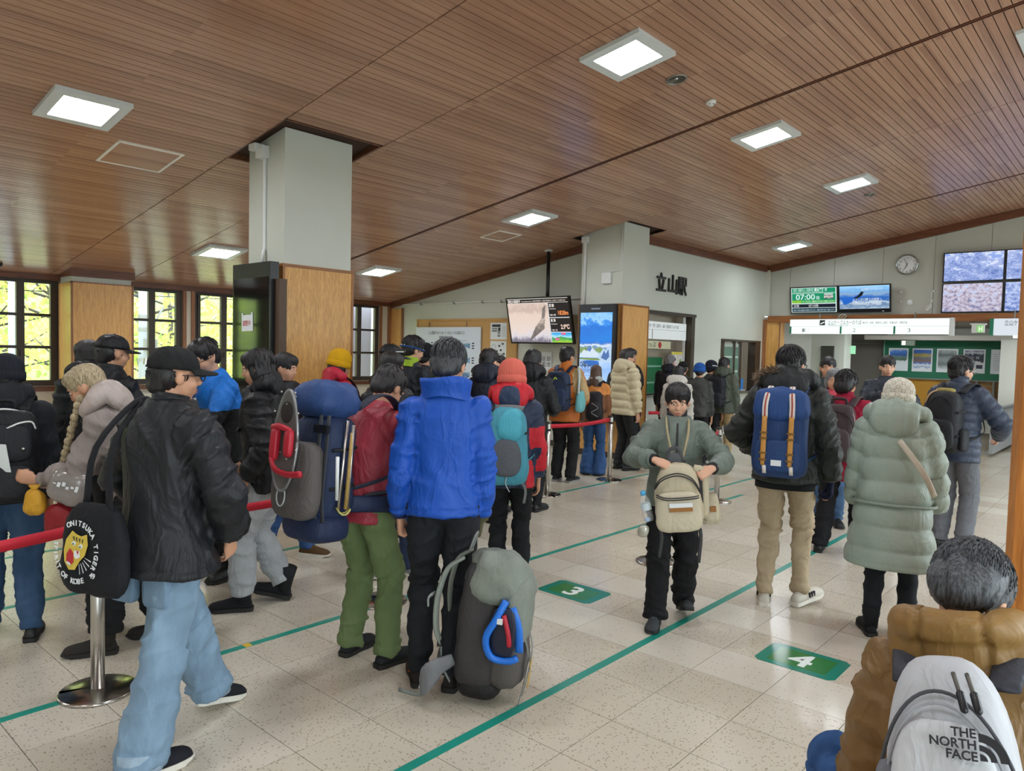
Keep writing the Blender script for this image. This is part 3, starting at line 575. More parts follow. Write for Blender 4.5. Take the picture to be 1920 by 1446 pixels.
tp = part('ceiling_pole', BLACK, tv, lambda b: None); b = MB(); tvI = tvM.inverted(); b.tube([tvI @ Vector((10.06, 8.13, cz(8.13))), tvI @ Vector((10.06, 8.13, 2.3))], .032, 12); tp.data = b.mesh('ceiling_pole', BLACK, True)
b = MB(); b.tube([tvI @ Vector((10.06, 8.13, cz(8.13)-.03)), tvI @ Vector((10.06, 8.13, cz(8.13)))], .07, 16); b.build('ceiling_flange', WHITE, tv)
# notice board
nb = wthing('notice_board', M_u(10.4, 11.93, .98), 'cork notice board in an oak frame behind the queue', 'notice board')
slab('cork', .02, .0, 2.82, 1.3, 0, .02, mat('cork', '#c49b62', .8, var=.18, nscale=120), nb)
for n_, q in (('frame_top', (0, 1.29, 2.84, 1.33)), ('frame_side', (0, 0, .03, 1.29)), ('frame_side', (2.81, 0, 2.84, 1.29))): slab(n_, *q, 0, .035, m_wood('board_frame', '#a8783f', '#d0a261', 0, .4), nb)
wp = wthing('timetable_panel', M_u(10.365, 11.92, 1.0), 'large white bus timetable panel hanging on the cork notice board', 'panel')
slab('panel', 0, 0, 1.91, 1.145, 0, .025, mat('panel_white', '#d9e2ee', .4, var=.03), wp)
text('立山黒部アルペンルート 立山トンネル電気バス', .075, T((.4, 1.0, .026)), INK, wp, width=1.06); text('室堂駅 空席・待機', .055, T((.72, .92, .026)), INK, wp, width=.4)
bp = [m_pic('bus_%d' % k, [(.1, '#e8f1f8'), (.3, '#2c4f8a'), (.5, '#86b9dc'), (.7, '#24507c'), (.9, '#cfe3f0')], (9, 4, 1), .9, seed=k) for k in range(3)]
for r in range(3):
    for c in range(3):
        x, y = .07+c*.6, .70-r*.29; slab('bus_picture', x, y, x+.36, y+.14, .025, .027, bp[(r+c) % 3], wp); slab('caption_rule', x, y+.17, x+.26, y+.178, .025, .027, INKG, wp)
        for d in range(3): slab('caption_mark', x+.41, y+.01+d*.05, x+.47, y+.035+d*.05, .025, .027, INK, wp)
for x in (.4, 1.5): part('hook', BLACK, wp, lambda b: b.tube([(x, 1.145, .01), (x, 1.25, .005)], .006, 6))
for k, (x0, y0, x1, y1, lb) in enumerate(((2.15, .925, 2.575, 1.245, 'upper printed sheet pinned on the cork board beside the timetable'), (2.155, .585, 2.57, .895, 'lower map sheet pinned on the cork board beside the timetable'))):
    o = wthing('pinned_sheet', M_u(10.38, 11.93, .98), lb, 'notice'); slab('sheet', x0, y0, x1, y1, 0, .004, PAPER, o)
    if k == 0:
        slab('photo', x0+.04, y1-.08, x0+.26, y1-.03, .004, .005, INK, o); slab('photo', x0+.04, y1-.17, x0+.18, y1-.1, .004, .005, m_pic('sheet_photo', [(.2, '#5a6468'), (.6, '#c8ced0'), (.9, '#3c4448')], (9, 9, 1), .9), o); slab('photo', x0+.2, y1-.16, x0+.26, y1-.09, .004, .005, INK, o)
        for d in range(2): slab('photo', x0+.19, y0+.05+d*.06, x0+.26, y0+.095+d*.06, .004, .005, INKG, o)
        for d in range(6): slab('text_rule', x0+.3, y0+.06+d*.035, x1-.03, y0+.066+d*.035, .004, .005, INKG, o)
    else:
        part('map_route', INKG, o, lambda b: b.tube([(x0+.05+.05*cos(a)*1.0+.04, y0+.17+.08*sin(a), .005) for a in np.linspace(0, 6.2, 18)], .004, 6)); 
        for (px_, py_) in ((.15, .1), (.21, .2), (.25, .12), (.33, .05), (.22, .03), (.3, .24)): slab('map_mark', x0+px_, y0+py_, x0+px_+.05, y0+py_+.035, .004, .005, INK, o)
o = wthing('wall_notice', M_u(10.39, 8.53, 1.33), 'small white notice with black characters on the wall under the monitor', 'notice'); slab('sheet', 0, 0, .27, .36, 0, .006, PAPER, o); text('返\n電', .1, T((.04, .2, .007)), INK, o); text('却\n池', .1, T((.15, .2, .007)), INK, o)
o = empty('wall_conduit', (10.36, 10.2, 2.64), 0, 'thin white conduit running level along the wall above the notice board', 'conduit'); part('tube', WHITE, o, lambda b: b.tube([(0, 2.2, 0), (0, -2.6, 0)], .014, 8), True)
for y in (1.6, .6, -.2, -.7): part('clip', GREYM, o, lambda b: b.box((-.02, y-.012, -.03), (.03, y+.012, .02)))
# station name
sn = wthing('station_name', M_v(11.30, 6.70, 2.80), 'raised black characters of the station name on the pale wall', 'sign')
for k, ch in enumerate('立山駅'): text(ch, .36, T((.385*k+.0, .03, .0)), mat('bronze_black', '#2b2521', .4, .3, bump=0), sn, 'character', .012, bold=.007, width=.325)
# ticket office opening A and window B
FR = mat('dark_frame', '#4a4136', .4, .4)
ta = wthing('ticket_counter', M_v(11.0, 6.72, .98), 'open ticket counter with a green blind under a white fascia', 'ticket counter')
slab('lintel', 0, 1.43, 1.82, 1.485, -.16, .02, FR, ta); slab('jamb', 1.66, 0, 1.79, 1.43, -.16, .012, FR, ta); slab('jamb_strip', 1.60, 0, 1.63, 1.43, -.14, -.1, WHITE, ta); slab('counter_top', 0, -.03, 1.82, .0, -.3, .06, GREYM, ta)
slab('rear_panel', 0, .62, 1.64, 1.43, -.42, -.40, mat('taupe_panel', '#a39a8a', .6), ta); slab('green_blind', 0, -.0, 1.18, .66, -.34, -.32, mat('green_blind', '#0d6b43', .35, var=.1, nscale=4), ta)
for y in (.18, .48): slab('blind_rail', 0, y, 1.16, y+.03, -.32, -.312, mat('pale_rail', '#79a797', .4), ta)
lb_ = wthing('fascia_sign', M_v(11.0, 6.80, 1.90), 'white lit fascia sign hanging inside the ticket counter', 'sign'); slab('box', 0, .07, 1.62, .38, -.05, 0, emissive('fascia_lit', '#dfe6e6', .5), lb_); slab('divider', 0, .235, 1.62, .24, 0, .002, INKG, lb_); slab('divider', .38, .075, .40, .235, 0, .003, INKG, lb_); text('美女平・室堂・黒部ダム・扇沢・信濃大町 きっぷうりば', .07, T((.22, .28, .001)), INKG, lb_, width=1.1)
bn = wthing('paper_banner', M_v(11.0, 7.0, 1.80), 'pale yellow paper banner below the fascia sign in the ticket counter', 'banner'); slab('sheet', 0, 0, 1.4, .14, 0, .004, mat('banner_yellow', '#d8d6b4', .6), bn); text('当日きっぷ', .12, T((.1, .03, .005)), INK, bn, width=.75); part('red_dot', mat('ink_red', '#b3322f', .6), bn, lambda b: b.lathe([(.06, .004), (.06, .006)], c=(1.0, .07, 0), n=16))
ps = wthing('poster', M_v(12.20, 6.86, 1.20), 'yellow poster with two pale panels in the ticket counter', 'poster'); slab('sheet', 0, 0, .44, .55, 0, .004, mat('poster_yellow', '#d8cd58', .5, var=.06), ps)
for x in (.03, .235):
    slab('panel', x, .2, x+.18, .5, .004, .006, mat('poster_lilac', '#d5d3d8', .5), ps)
part('figure', mat('pink_print', '#d9a7bd', .6), ps, lambda b: b.box((.08, .22, .006), (.16, .36, .007))); part('figure_hair', INK, ps, lambda b: b.lathe([(.03, .006), (.03, .007)], c=(.13, .41, 0), n=12)); part('figure', mat('green_print', '#7fa05a', .6), ps, lambda b: b.lathe([(.035, .006), (.035, .007)], c=(.32, .38, 0), n=10).box((.34, .23, .006), (.37, .42, .007)))
part('floor_strip', mat('blue_print', '#7d8fb0', .6), ps, lambda b: b.box((.03, .2, .006), (.21, .22, .0065)).box((.235, .2, .006), (.415, .22, .0065))); text('ご案内', .05, T((.17, .12, .005)), INK, ps)
# window B
tb = wthing('ticket_window', M_v(13.93, 6.72, .96), 'dark framed ticket window with green blind slats', 'ticket window'); fx = 1.93
slab('frame_top', 0, 1.045, fx, 1.085, -.16, .015, FR, tb); slab('frame_side', 0, 0, .04, 1.05, -.16, .015, FR, tb); slab('frame_side', fx-.26, 0, fx, 1.05, -.16, .01, FR, tb); slab('sill', -.12, -.05, fx+.05, 0, -.2, .10, mat('sill_grey', '#6f6a60', .4, .2), tb)
slab('rear_panel', .0, 0, fx, 1.06, -.42, -.40, mat('office_wall', '#cfc9bf', .7), tb)
GB = mat('green_blind', '#0d6b43', .35)
for x0, x1 in ((.05, .19), (.30, .74), (.80, 1.03)):
    slab('blind', x0, .12, x1, 1.0, -.10, -.09, GB, tb)
    for y in (.93, .70, .40): slab('slat_label', x0+.02, y, x1-.02, y+(.07 if y > .9 else .035), -.09, -.085, mat('slat_white', '#c8d2c9', .5), tb)
for x0, x1 in ((.20, .28), (.745, .795), (1.04, 1.12)): slab('stile', x0, .05, x1, 1.05, -.12, -.05, FR, tb)
slab('rail', .05, .05, 1.12, .12, -.11, -.06, FR, tb); text('サービス', .075, T((.36, .30, -.084)), em('#a9cfe8', .6), tb, width=.36)
slab('pane', .05, .12, 1.04, 1.05, -.07, -.066, GLASS, tb)
o = wthing('card_reader', M_v(15.08, 6.8, .98), 'bright blue card stand on the ticket window sill', 'stand'); slab('stand', 0, 0, .15, .24, -.03, 0, mat('reader_blue', '#1d7fd0', .35), o); slab('foot', -.02, -.02, .17, 0, -.08, .05, WHITE, o)
o = wthing('light_switch', M_v(14.98, 7.10, 1.5), 'small black framed switch inside the ticket window', 'switch'); slab('plate', 0, 0, .09, .16, 0, .01, BLACK, o); slab('rocker', .02, .03, .07, .13, .01, .014, WHITE, o)
# ---- back wall: clock and screens
ck = wthing('wall_clock', M_u(16.03, 3.87, 3.577), 'round silver wall clock above the departure screens', 'clock')
MB().lathe([(.20, 0), (.205, .03), (.19, .06), (.172, .055), (.172, .03)], n=40, cap=False).build('rim', mat('clock_rim', '#a9adad', .2, .8), ck, True); MB().lathe([(.18, .03), (.17, .036), (.001, .037)], n=40).build('dial', mat('dial_white', '#e7e9ea', .4, var=.02), ck, True)
for k in range(1, 13):
    a = radians(90-30*k); text(str(k), .05, T((.135*cos(a), .135*sin(a)-.018, .038)), INK, ck, 'numeral', .0005, 'CENTER')
for n_, a, l, w in (('hour_hand', 90-30*6.93, .10, .009), ('minute_hand', 90-6*56, .14, .006)):
    a = radians(a); part(n_, BLACK, ck, lambda b: b.tube([(-.03*cos(a), -.03*sin(a), .043), (l*cos(a), l*sin(a), .043)], w, 6, flat=.4))
for s in (-1, 1): part('side_lug', mat('chrome', '#d0d3d4', .1, 1), ck, lambda b: b.ell((s*.2, .01, .03), (.02, .03, .03), 10, 8), True)
sM = M_u(15.86, 5.10, 2.92) @ Matrix.Rotation(radians(10), 4, 'X')
d1 = wthing('departure_screen', sM, 'departure screen reading 07:00 on green', 'screen')
slab('case', -.99, -.275, -.005, .285, -.05, 0, BLACK, d1); G1, G2 = em('#0f9468'), em('#8cc63c')
slab('panel', -.965, -.255, -.03, .265, 0, .002, em('#dff3ee'), d1); slab('title_bar', -.95, .155, -.05, .255, .002, .004, G1, d1); slab('time_bar', -.95, .0, -.05, .145, .002, .004, G1, d1); slab('lime_bar', -.95, -.06, -.05, .0, .002, .004, em('#3fae5a'), d1); slab('lime_block', -.95, -.06, -.75, .0, .004, .005, G2, d1)
slab('next_bar', -.95, -.155, -.05, -.08, .002, .004, em('#11192c'), d1); slab('ticker_bar', -.95, -.245, -.05, -.165, .002, .004, em('#0d2b3c'), d1)
text('07:00', .165, T((-.87, .015, .005)), em('#dffaf5'), d1, width=.40, bold=.002); text('発', .085, T((-.45, .015, .005)), em('#dffaf5'), d1); text('室堂・黒部ダム・信濃大町 ', .062, T((-.92, .195, .005)), em('#dffaf5'), d1, width=.42); text('美女平行き', .075, T((-.48, .19, .005)), em('#dffaf5'), d1, width=.26, bold=.002); text('for Murodo, Kurobe Dam, Shinano-Omachi', .035, T((-.92, .165, .005)), em('#bfe6da'), d1, width=.62)
text('ケーブルカー 運転中 のりばへお進みください', .05, T((-.73, -.045, .005)), em('#d9f2cf'), d1, width=.66); text('次発', .06, T((-.92, -.14, .005)), em('#e8eef2'), d1); text('07:10発', .065, T((-.60, -.14, .005)), em('#e8eef2'), d1, width=.2); text('お知らせ 改札は出発の10分前から行います。荷物は手回り品をご利用ください', .045, T((-.93, -.225, .005)), em('#bcd8e2'), d1, width=.86)
slab('cable_car_picture', -.28, .02, -.1, .135, .004, .006, m_pic('cable_pic', [(.1, '#2a3b3a'), (.4, '#e8e6df'), (.6, '#6b3a3a'), (.9, '#bfe0d6')], (6, 5, 1), .8, emit=EM), d1)
d2 = wthing('departure_screen', sM, 'screen beside the departures showing a blue mountain and a bird', 'screen'); slab('case', .005, -.275, 1.0, .285, -.05, 0, BLACK, d2)
slab('picture_sky', .03, .04, .975, .265, 0, .002, m_pic('d2_sky', [(.0, '#2a6fc8'), (.3, '#8aa9c8'), (.5, '#6fa8e0'), (.8, '#8cc4f2'), (1, '#9fd0f5')], (3, 2, 1), .6, emit=EM, seed=4), d2); slab('picture_rock', .03, -.2, .975, .04, 0, .002, m_pic('d2_rock', [(.0, '#9fb6cc'), (.3, '#5b7ea8'), (.55, '#b9cbdc'), (.75, '#3a6fb4'), (1, '#1f62b8')], (6, 4, 1), .8, emit=EM, seed=6), d2)
part('blue_slope', em('#1e6ad0'), d2, lambda b: b.add([(.05, .02, .003), (.3, .04, .003), (.6, .2, .003), (.66, .24, .003), (.5, .14, .003), (.3, -.05, .003), (.12, -.12, .003)], [(0, 1, 6), (1, 5, 6), (1, 4, 5), (1, 2, 4), (2, 3, 4)])); part('bird', em('#131c22'), d2, lambda b: b.add([(.3, .02, .004), (.38, .06, .004), (.45, .15, .004), (.5, .14, .004), (.47, .07, .004), (.36, -.0, .004)], [(0, 1, 5), (1, 2, 3), (1, 3, 4), (1, 4, 5)]))
for k, (s, y) in enumerate((('立山黒部アルペンルートへ', .17), ('ようこそ、雲上の世界へ', -.03), ('Welcome to the Alpine Route', -.075), ('欢迎来到立山黑部 / 환영합니다', -.12))): text(s, .055, T((.28 if k else .45, y, .004)), em('#e9f2fa'), d2, width=.55 if k else .4)
slab('brand_mark', .84, -.255, .88, -.247, 0, .002, em('#c7ccd0'), d2)
# 2x2 video wall
vw = wthing('video_wall', M_u(15.93, 3.23, 2.62), 'large four panel video wall showing frosty ground in blue and pink', 'video wall'); pw, ph = .99, .555
for r in range(2):
    for c in range(2):
        x, y = c*(pw+.006), r*(ph+.02); slab('monitor', x, y, x+pw, y+ph, -.08, 0, BLACK, vw)
        st = [[(.1, '#6f7aa6'), (.3, '#c7b3bd'), (.42, '#7d82ad'), (.5, '#e4d3d2'), (.6, '#a5a0bf'), (.72, '#efe9f2'), (.85, '#8597cf'), (1, '#c6d6f5')], [(.1, '#5874b8'), (.3, '#9db0e2'), (.42, '#5a78c0'), (.52, '#b9c6ee'), (.62, '#7f98d8'), (.75, '#e6ecfb'), (.9, '#8aa6e6')]][1 if r or c else 0]
        slab('picture', x+.022, y+.018, x+pw-.022, y+ph-.018, 0, .002, m_pic('vw_%d%d' % (r, c), st, ((13, 9, 1) if not r else (4, 4, 1)), 2.2 if not r else 1.5, emit=EM, seed=r*3+c*5+1, det=7, streak=.5, yw=.3), vw)
for v, z, lb in ((3.97, 3.05, 'upper left small white anchor on the panelled wall'), (3.97, 2.86, 'lower left small white anchor on the panelled wall'), (3.39, 3.05, 'upper right small white anchor on the panelled wall'), (3.40, 2.86, 'lower right small white anchor on the panelled wall')):
    o = wthing('wall_anchor', M_u(16.05, v, z), lb, 'anchor'); MB().lathe([(.022, 0), (.022, .02), (.012, .035)], n=10).build('knob', WHITE, o, True)
o = wthing('blanking_disc', M_u(16.05, 3.80, 2.84), 'round white blanking cap on the panelled wall', 'cap'); MB().lathe([(.055, 0), (.055, .012), (.045, .018)], n=20).build('disc', WHITE, o, True)
o = wthing('cable_bundle', M_u(15.9, 3.43, 2.72), 'small tangle of white cable below the wall anchors', 'cable'); part('loop', WHITE, o, lambda b: b.tube([(.04*cos(a)*(1+.2*a/9), .05*sin(a*1.3), .02) for a in np.linspace(0, 9, 26)], .006, 6), True); part('drop', WHITE, o, lambda b: b.tube([(.03, .02, .0), (.035, .3, 0)], .005, 6))
o = wthing('cable_bundle', M_u(15.86, 5.0, 2.57), 'tangle of pale cable hanging under the departure screens', 'cable'); part('loop', mat('cable_grey', '#a9a79c', .5), o, lambda b: b.tube([(.07*cos(a)*(1+.1*a/9), .045*sin(a*1.25), .02+.02*sin(a*2)) for a in np.linspace(0, 14, 40)], .009, 6), True)
# gate sign, hanging
gs = wthing('gate_sign', M_u(15.80, 6.05, 2.21), 'long white lit gate sign with lanes 1, 2 and 3', 'sign'); GW = 3.0; LITS = emissive('sign_lit', '#eaf7f4', .78); GRN = mat('sign_green', '#16795a', .4)
slab('box', 0, 0, GW, .30, -.12, 0, LITS, gs); slab('end_cap', GW, -.03, GW+.07, .31, -.13, .01, WHITE, gs); slab('top_rail', 0, .30, GW, .312, -.12, .004, GREYM, gs); slab('rule', 0, .15, GW, .155, 0, .003, emissive('sign_rule', '#b9c6c4', .4), gs)
for x in (0, 1.03, 2.04): slab('lane_bar', x, 0, x+.035, .15, 0, .005, GRN, gs)
text('立山ケーブルカーのりば', .10, T((.78, .195, .002)), INK, gs, width=.66); text('Tateyama Cable Car', .05, T((.78, .163, .002)), INKG, gs, width=.42); text('美女平・室堂・黒部ダム 扇沢・信濃大町・長野方面', .05, T((1.46, .205, .002)), INK, gs, width=.82)
slab('pictogram', .62, .175, .73, .285, 0, .003, INK, gs); part('pictogram_car', LITS, gs, lambda b: b.add([(.64, .195, .004), (.72, .235, .004), (.72, .255, .004), (.64, .215, .004)], [(0, 1, 2, 3)]))
for s, x in (('1', .15), ('2', 1.28), ('3', 2.28)): text(s, .11, T((x, .035, .002)), INKG, gs, width=.055)
text('個人', .08, T((.27, .045, .002)), emissive('pale_ink', '#c9d0d0', .62), gs)
for x in (.6, 2.4): part('hanger', GREYM, gs, lambda b: b.tube([(x, .31, -.06), (x, .42, -.06)], .012, 8))
g2 = wthing('gate_sign', M_u(15.7, 2.33, 2.19), 'second gate sign cut by the wooden pillar at right', 'sign'); slab('box', 0, 0, 1.4, .3, -.12, 0, emissive('sign_lit2', '#dbe2ea', .62), g2); slab('end_bar', -.06, 0, .0, .3, -.12, .003, GRN, g2); slab('lower_bar', .3, -.05, 1.4, 0, -.1, .01, LITS, g2); text('立山ケーブルカーのりば', .11, T((.16, .18, .002)), INK, g2, width=.75)
for x in (.3, 1.2): part('hanger', GREYM, g2, lambda b: b.tube([(x, .3, -.06), (x, .45, -.06)], .012, 8))
ex = wthing('exit_sign', M_u(15.85, 2.70, 2.24) @ Matrix.Scale(.8, 4), 'small green emergency exit sign under the beam', 'exit sign'); slab('box', 0, 0, .24, .19, -.2, -.02, WHITE, ex); slab('face', .11, .01, .24, .17, -.02, 0, emissive('exit_green', '#8fd07c', .6), ex); slab('mount', -.03, .19, .27, .215, -.22, .0, WHITE, ex); part('runner', emissive('exit_white', '#f2ffe8', .8), ex, lambda b: b.box((.15, .03, .0), (.165, .14, .003)).box((.165, .08, 0), (.2, .095, .003)).box((.205, .03, 0), (.22, .15, .003)))
# ---- passage beyond the gates
UP_ = 20.0
pa = tag(empty('wall_passage', (UP_, 4, 0)), 'grey walls and ceiling of the passage beyond the gates', kind='structure'); off = (-UP_, -4, 0)
def pbox(n, a, c, m, **kw): o = boxo(n, a, c, m, pa, **kw); o.location = off; return o
pbox('ceiling_panel', (16.3, -5, 2.5), (26, 6.9, 2.6), m_wall('passage_ceiling', '#8d8a80')); pbox('left_wall', (16.25, 6.5, 0), (26, 6.7, 2.5), WALL2); pbox('far_wall', (UP_+.6, -5, 0), (UP_+.8, 6.6, 2.5), WALL2)
pbox('right_wall', (16.3, -5.2, 0), (26, -5, 2.5), WALL2); pbox('pier', (18.4, 5.72, 0), (18.9, 6.5, 2.5), WALL); pbox('lintel', (19.5, 2.35, 2.19), (19.75, 5.6, 2.30), m_wall('lintel_grey', '#b7b2a7')); pbox('short_pier', (19.1, 2.22, 0), (19.6, 2.68, 2.2), WALL2)
pbox('grey_shutter', (UP_+.5, 5.35, 0), (UP_+.58, 6.4, 2.1), mat('shutter_grey', '#6f6a60', .6)); pbox('grey_transom', (UP_+.5, 5.35, 2.13), (UP_+.58, 6.4, 2.5), mat('shutter_grey', '#6f6a60', .6))
pbox('door_leaf', (18.33, 5.95, 0), (18.4, 6.24, 2.0), mat('door_dark', '#3b3a35', .5)); pbox('door_leaf', (16.6, 6.44, 0), (17.2, 6.5, 2.0), mat('door_dark', '#3b3a35', .5)); pbox('yellow_panel', (UP_+.40, 3.7, .4), (UP_+.46, 5.3, 1.28), mat('ochre', '#b5821f', .5)); pbox('notice_light', (18.86, 5.62, 1.82), (18.92, 5.72, 2.02), emissive('notice_green', '#8fd0a4', .8))
LATT = m_wood('lattice', '#7d5a2c', '#a37a40', 1, .5)
for k in range(7): pbox('wall_plank', (UP_+.38, 2.3, .52+k*.11), (UP_+.42, 3.62, .62+k*.11), LATT)
for v in (3.3, 2.95, 2.6): pbox('plank_post', (UP_+.3, v-.02, .4), (UP_+.34, v+.02, 1.27), GREYM)
pbox('lamp_panel', (17.6, 4.2, 2.47), (18.2, 4.8, 2.5), emissive('passage_lamp', '#f4f9ff', 22)); pbox('lamp_panel', (17.6, 1.2, 2.47), (18.2, 1.8, 2.5), emissive('passage_lamp', '#f4f9ff', 22))
gbd = wthing('poster_board', M_u(UP_+.35, 5.33, 1.27), 'green poster board on the passage wall beyond the gates', 'poster board'); slab('board', 0, 0, 2.75, .92, 0, .04, mat('board_green', '#0d6a4a', .5, var=.06), gbd); slab('edge', -.03, 0, .0, .92, 0, .05, mat('pale_rail', '#79a797', .4), gbd); slab('edge', 0, -.03, 2.75, 0, 0, .05, GREYM, gbd)
ptint = [[(.0, '#dfe6ea'), (.42, '#dfe6ea'), (.48, '#4f6b4a'), (.62, '#6d8a86'), (.72, '#2c5fb0'), (.9, '#4a86d8'), (1, '#dfe9f2')], [(.08, '#e2e6e8'), (.14, '#8ea6c8'), (.26, '#e6ecf2'), (.36, '#5b7fc0'), (.44, '#8a6a55'), (.62, '#6f7f95'), (.72, '#cdb84a'), (.82, '#3f6fc0'), (1, '#3f74c8')], [(.05, '#dde2e4'), (.3, '#6f7a76'), (.55, '#8f9a98'), (.75, '#4f5c58'), (1, '#a8b2ae')], [(.0, '#dfe4e6'), (.45, '#d5dadd'), (.5, '#262a38'), (.82, '#30364a'), (.88, '#c4cad2'), (1, '#6f7890')], [(0, '#dde2e4'), (.5, '#d8dde0'), (1, '#e2e6e8')]]
for k, x in enumerate((.10, .64, 1.18, 1.74, 2.30)):
    o = wthing('poster', M_u(UP_+.30, 5.33, 1.27), ['leftmost landscape poster with blue sky on the green board', 'second poster with three landscape strips on the green board', 'third grey poster on the green board, behind the glasses wearer', 'fourth poster with a dark map block on the green board', 'rightmost plain white text sheet on the green board'][k], 'poster', 'posters on the green board')
    slab('sheet', x, .16, x+.45, .73, 0, .006, PAPER, o); slab('print', x+.03, .2, x+.42, .70, .006, .008, m_pic('poster_%d' % k, ptint[k], (5, 4, 1), .22, seed=k+2), o)
    if k == 4:
        for d in range(9): slab('text_rule', x+.06, .25+d*.045, x+.36, .256+d*.045, .008, .009, INKG, o)
        text('お知らせ', .05, T((x+.16, .65, .009)), INK, o)
    if k == 3:
        slab('map_inset', x+.27, .27, x+.4, .36, .008, .010, mat('map_navy', '#2b2f40', .5), o); part('map_lines', INKG, o, lambda b: b.box((x+.1, .52, .008), (x+.22, .55, .009)).box((x+.26, .5, .008), (x+.33, .56, .009)).box((x+.05, .44, .008), (x+.38, .445, .009)))
ex2 = wthing('exit_sign', M_u(19.3, 4.72, 2.05), 'tiny exit light in front of the green poster board', 'exit sign'); slab('box', 0, 0, .3, .12, -.1, 0, mat('exit_shade', '#5c6b58', .5), ex2); slab('face', .02, .01, .1, .11, 0, .004, emissive('exit_white', '#f2ffe8', .8), ex2)
# parapet and grille at right
pp = tag(empty('ramp_parapet', (17.2, 2.27, 0)), 'grey parapet wall of the ramp beyond the gates', kind='structure')
MB().box((-1.7, -.06, .06), (2.0, .0, .82)).build('panel', mat('parapet_grey', '#8e9190', .45), pp); MB().box((-1.72, -.08, .82), (2.02, .02, .86)).build('cap_rail', mat('cap_dark', '#5f625f', .4, .3), pp); MB().box((-1.7, .0, .04), (2.0, .05, .09)).build('foot_rail', GREYM, pp)
for k in range(8): MB().lathe([(.03, 0), (.03, .06), (.02, .07)], c=(-1.5+k*.45, .05, .02), n=10).build('foot_bolt', SASH, pp)
lg = empty('lattice_gate', (19.4, 1.9, 0), 0, 'dark metal lattice gate beside the wooden pillar at right', 'gate'); 
for k in range(10): MB().box((-.01, -.5+k*.11-.008, .5), (.01, -.5+k*.11+.008, 2.2)).build('bar', SASH, lg)
for k in range(3): MB().box((-.015, -.52, .6+k*.45), (.015, .52, .63+k*.45)).build('cross_rail', SASH, lg)
o = empty('ticket_machine', (18.3, 2.05, .86), 0, 'small grey box standing on the ramp parapet', 'box'); part('case', GREYM, o, lambda b: b.box((-.12, -.1, .0), (.12, .1, .22)))
# ---- belt posts
BELT = mat('red_belt', '#c0142c', .55, var=.06)
def stanchion(u, v, lb, a0=0, scale=1):
    o = empty('belt_post', (u, v, 0), a0, lb, 'belt post', 'steel belt posts with red belts'); R = .172
    b = MB(); n = 40; prof = [(.0, .024), (.05, .024), (R*.96, .014), (R, .010), (R, .0)]
    R_ = [[(r*cos(radians(6)+j/(n-1)*(2*pi-radians(12))), r*sin(radians(6)+j/(n-1)*(2*pi-radians(12))), z) for j in range(n)] for r, z in [(.03, .024), (.05, .024), (R*.96, .014), (R, .010), (R, .0), (.03, 0)]]
    vs = [p for r in R_ for p in r]; fs = [(i*n+j, (i+1)*n+j, (i+1)*n+j+1, i*n+j+1) for i in range(5) for j in range(n-1)]; b.add(vs, fs).build('base', mat('base_steel', '#bdb9b2', .2, 1, var=.06, nscale=6, bump=0), o, True)
    MB().lathe([(.031, .015), (.031, .80), (.028, .80)], n=20).build('post', STEEL, o, True); MB().lathe([(.034, .765), (.034, .855), (.030, .868), (.012, .872)], n=20).build('head', mat('head_dark', '#3c3833', .3, .6), o, True)
    MB().lathe([(.0345, .785), (.0345, .845)], n=20, cap=False).build('collar', STEEL, o, True); MB().box((-.008, -.044, .775), (.008, -.03, .85)).build('belt_clip', BLACK, o); return o
SP = dict(A=(1.30, 3.783), B=(3.07, 3.84), C=(6.76, 5.40), D=(8.165, 5.46), E=(7.945, 3.815), F=(11.34, 5.41), G=(3.70, 5.49), H=(5.25, 3.02), I=(-.55, 3.80))
SL_ = dict(A='steel belt post beside the tiger print tote bag', B='steel belt post hidden behind the green trousers', C='steel belt post beside the coral hat hiker, first of the far belt', D='steel belt post in front of the flared jeans', E='steel belt post right of the woman in the green jacket', F='far steel belt post by the ticket windows', G='steel belt post base behind the grey sweatpants', H='steel belt post hidden behind the woman in the green jacket', I='steel belt post outside the left edge of the photo')
for k in SP: stanchion(*SP[k], SL_[k], random.uniform(0, 6.28) if k not in 'A' else 2.6)
def belt(p, q, lb, sag=.03, w=.048):
    o = empty('belt', ((p[0]+q[0])/2, (p[1]+q[1])/2, .81), 0, lb, 'belt', 'red retractable belts'); c = o.location; d = Vector((q[0]-p[0], q[1]-p[1], 0)).normalized(); n = Vector((-d.y, d.x, 0)); b = MB(); R = []
    for k in range(17):
        t = k/16; x = p[0]+(q[0]-p[0])*t; y = p[1]+(q[1]-p[1])*t; z = .815-sag*4*t*(1-t)+.003*sin(t*9); off = n*.004*sin(t*14)
        R.append([Vector((x, y, z+s*w/2))+off+n*e*.001-Vector(c) for s, e in ((-1, -1), (1, -1), (1, 1), (-1, 1))])
    b.rings(R).build('webbing', BELT, o, True)
belt(SP['I'], SP['A'], 'red belt at the left edge in front of the grey coat', .05, .052); belt(SP['A'], SP['B'], 'red belt passing in front of the grey sweatpants', .03); belt(SP['C'], SP['D'], 'red belt in front of the orange jacket and flared jeans', .02); belt(SP['H'], SP['E'], 'red belt running to the post right of the green jacket', .04); belt((9.6, 5.75), SP['F'], 'far red belt ending at the post by the ticket windows', .02)
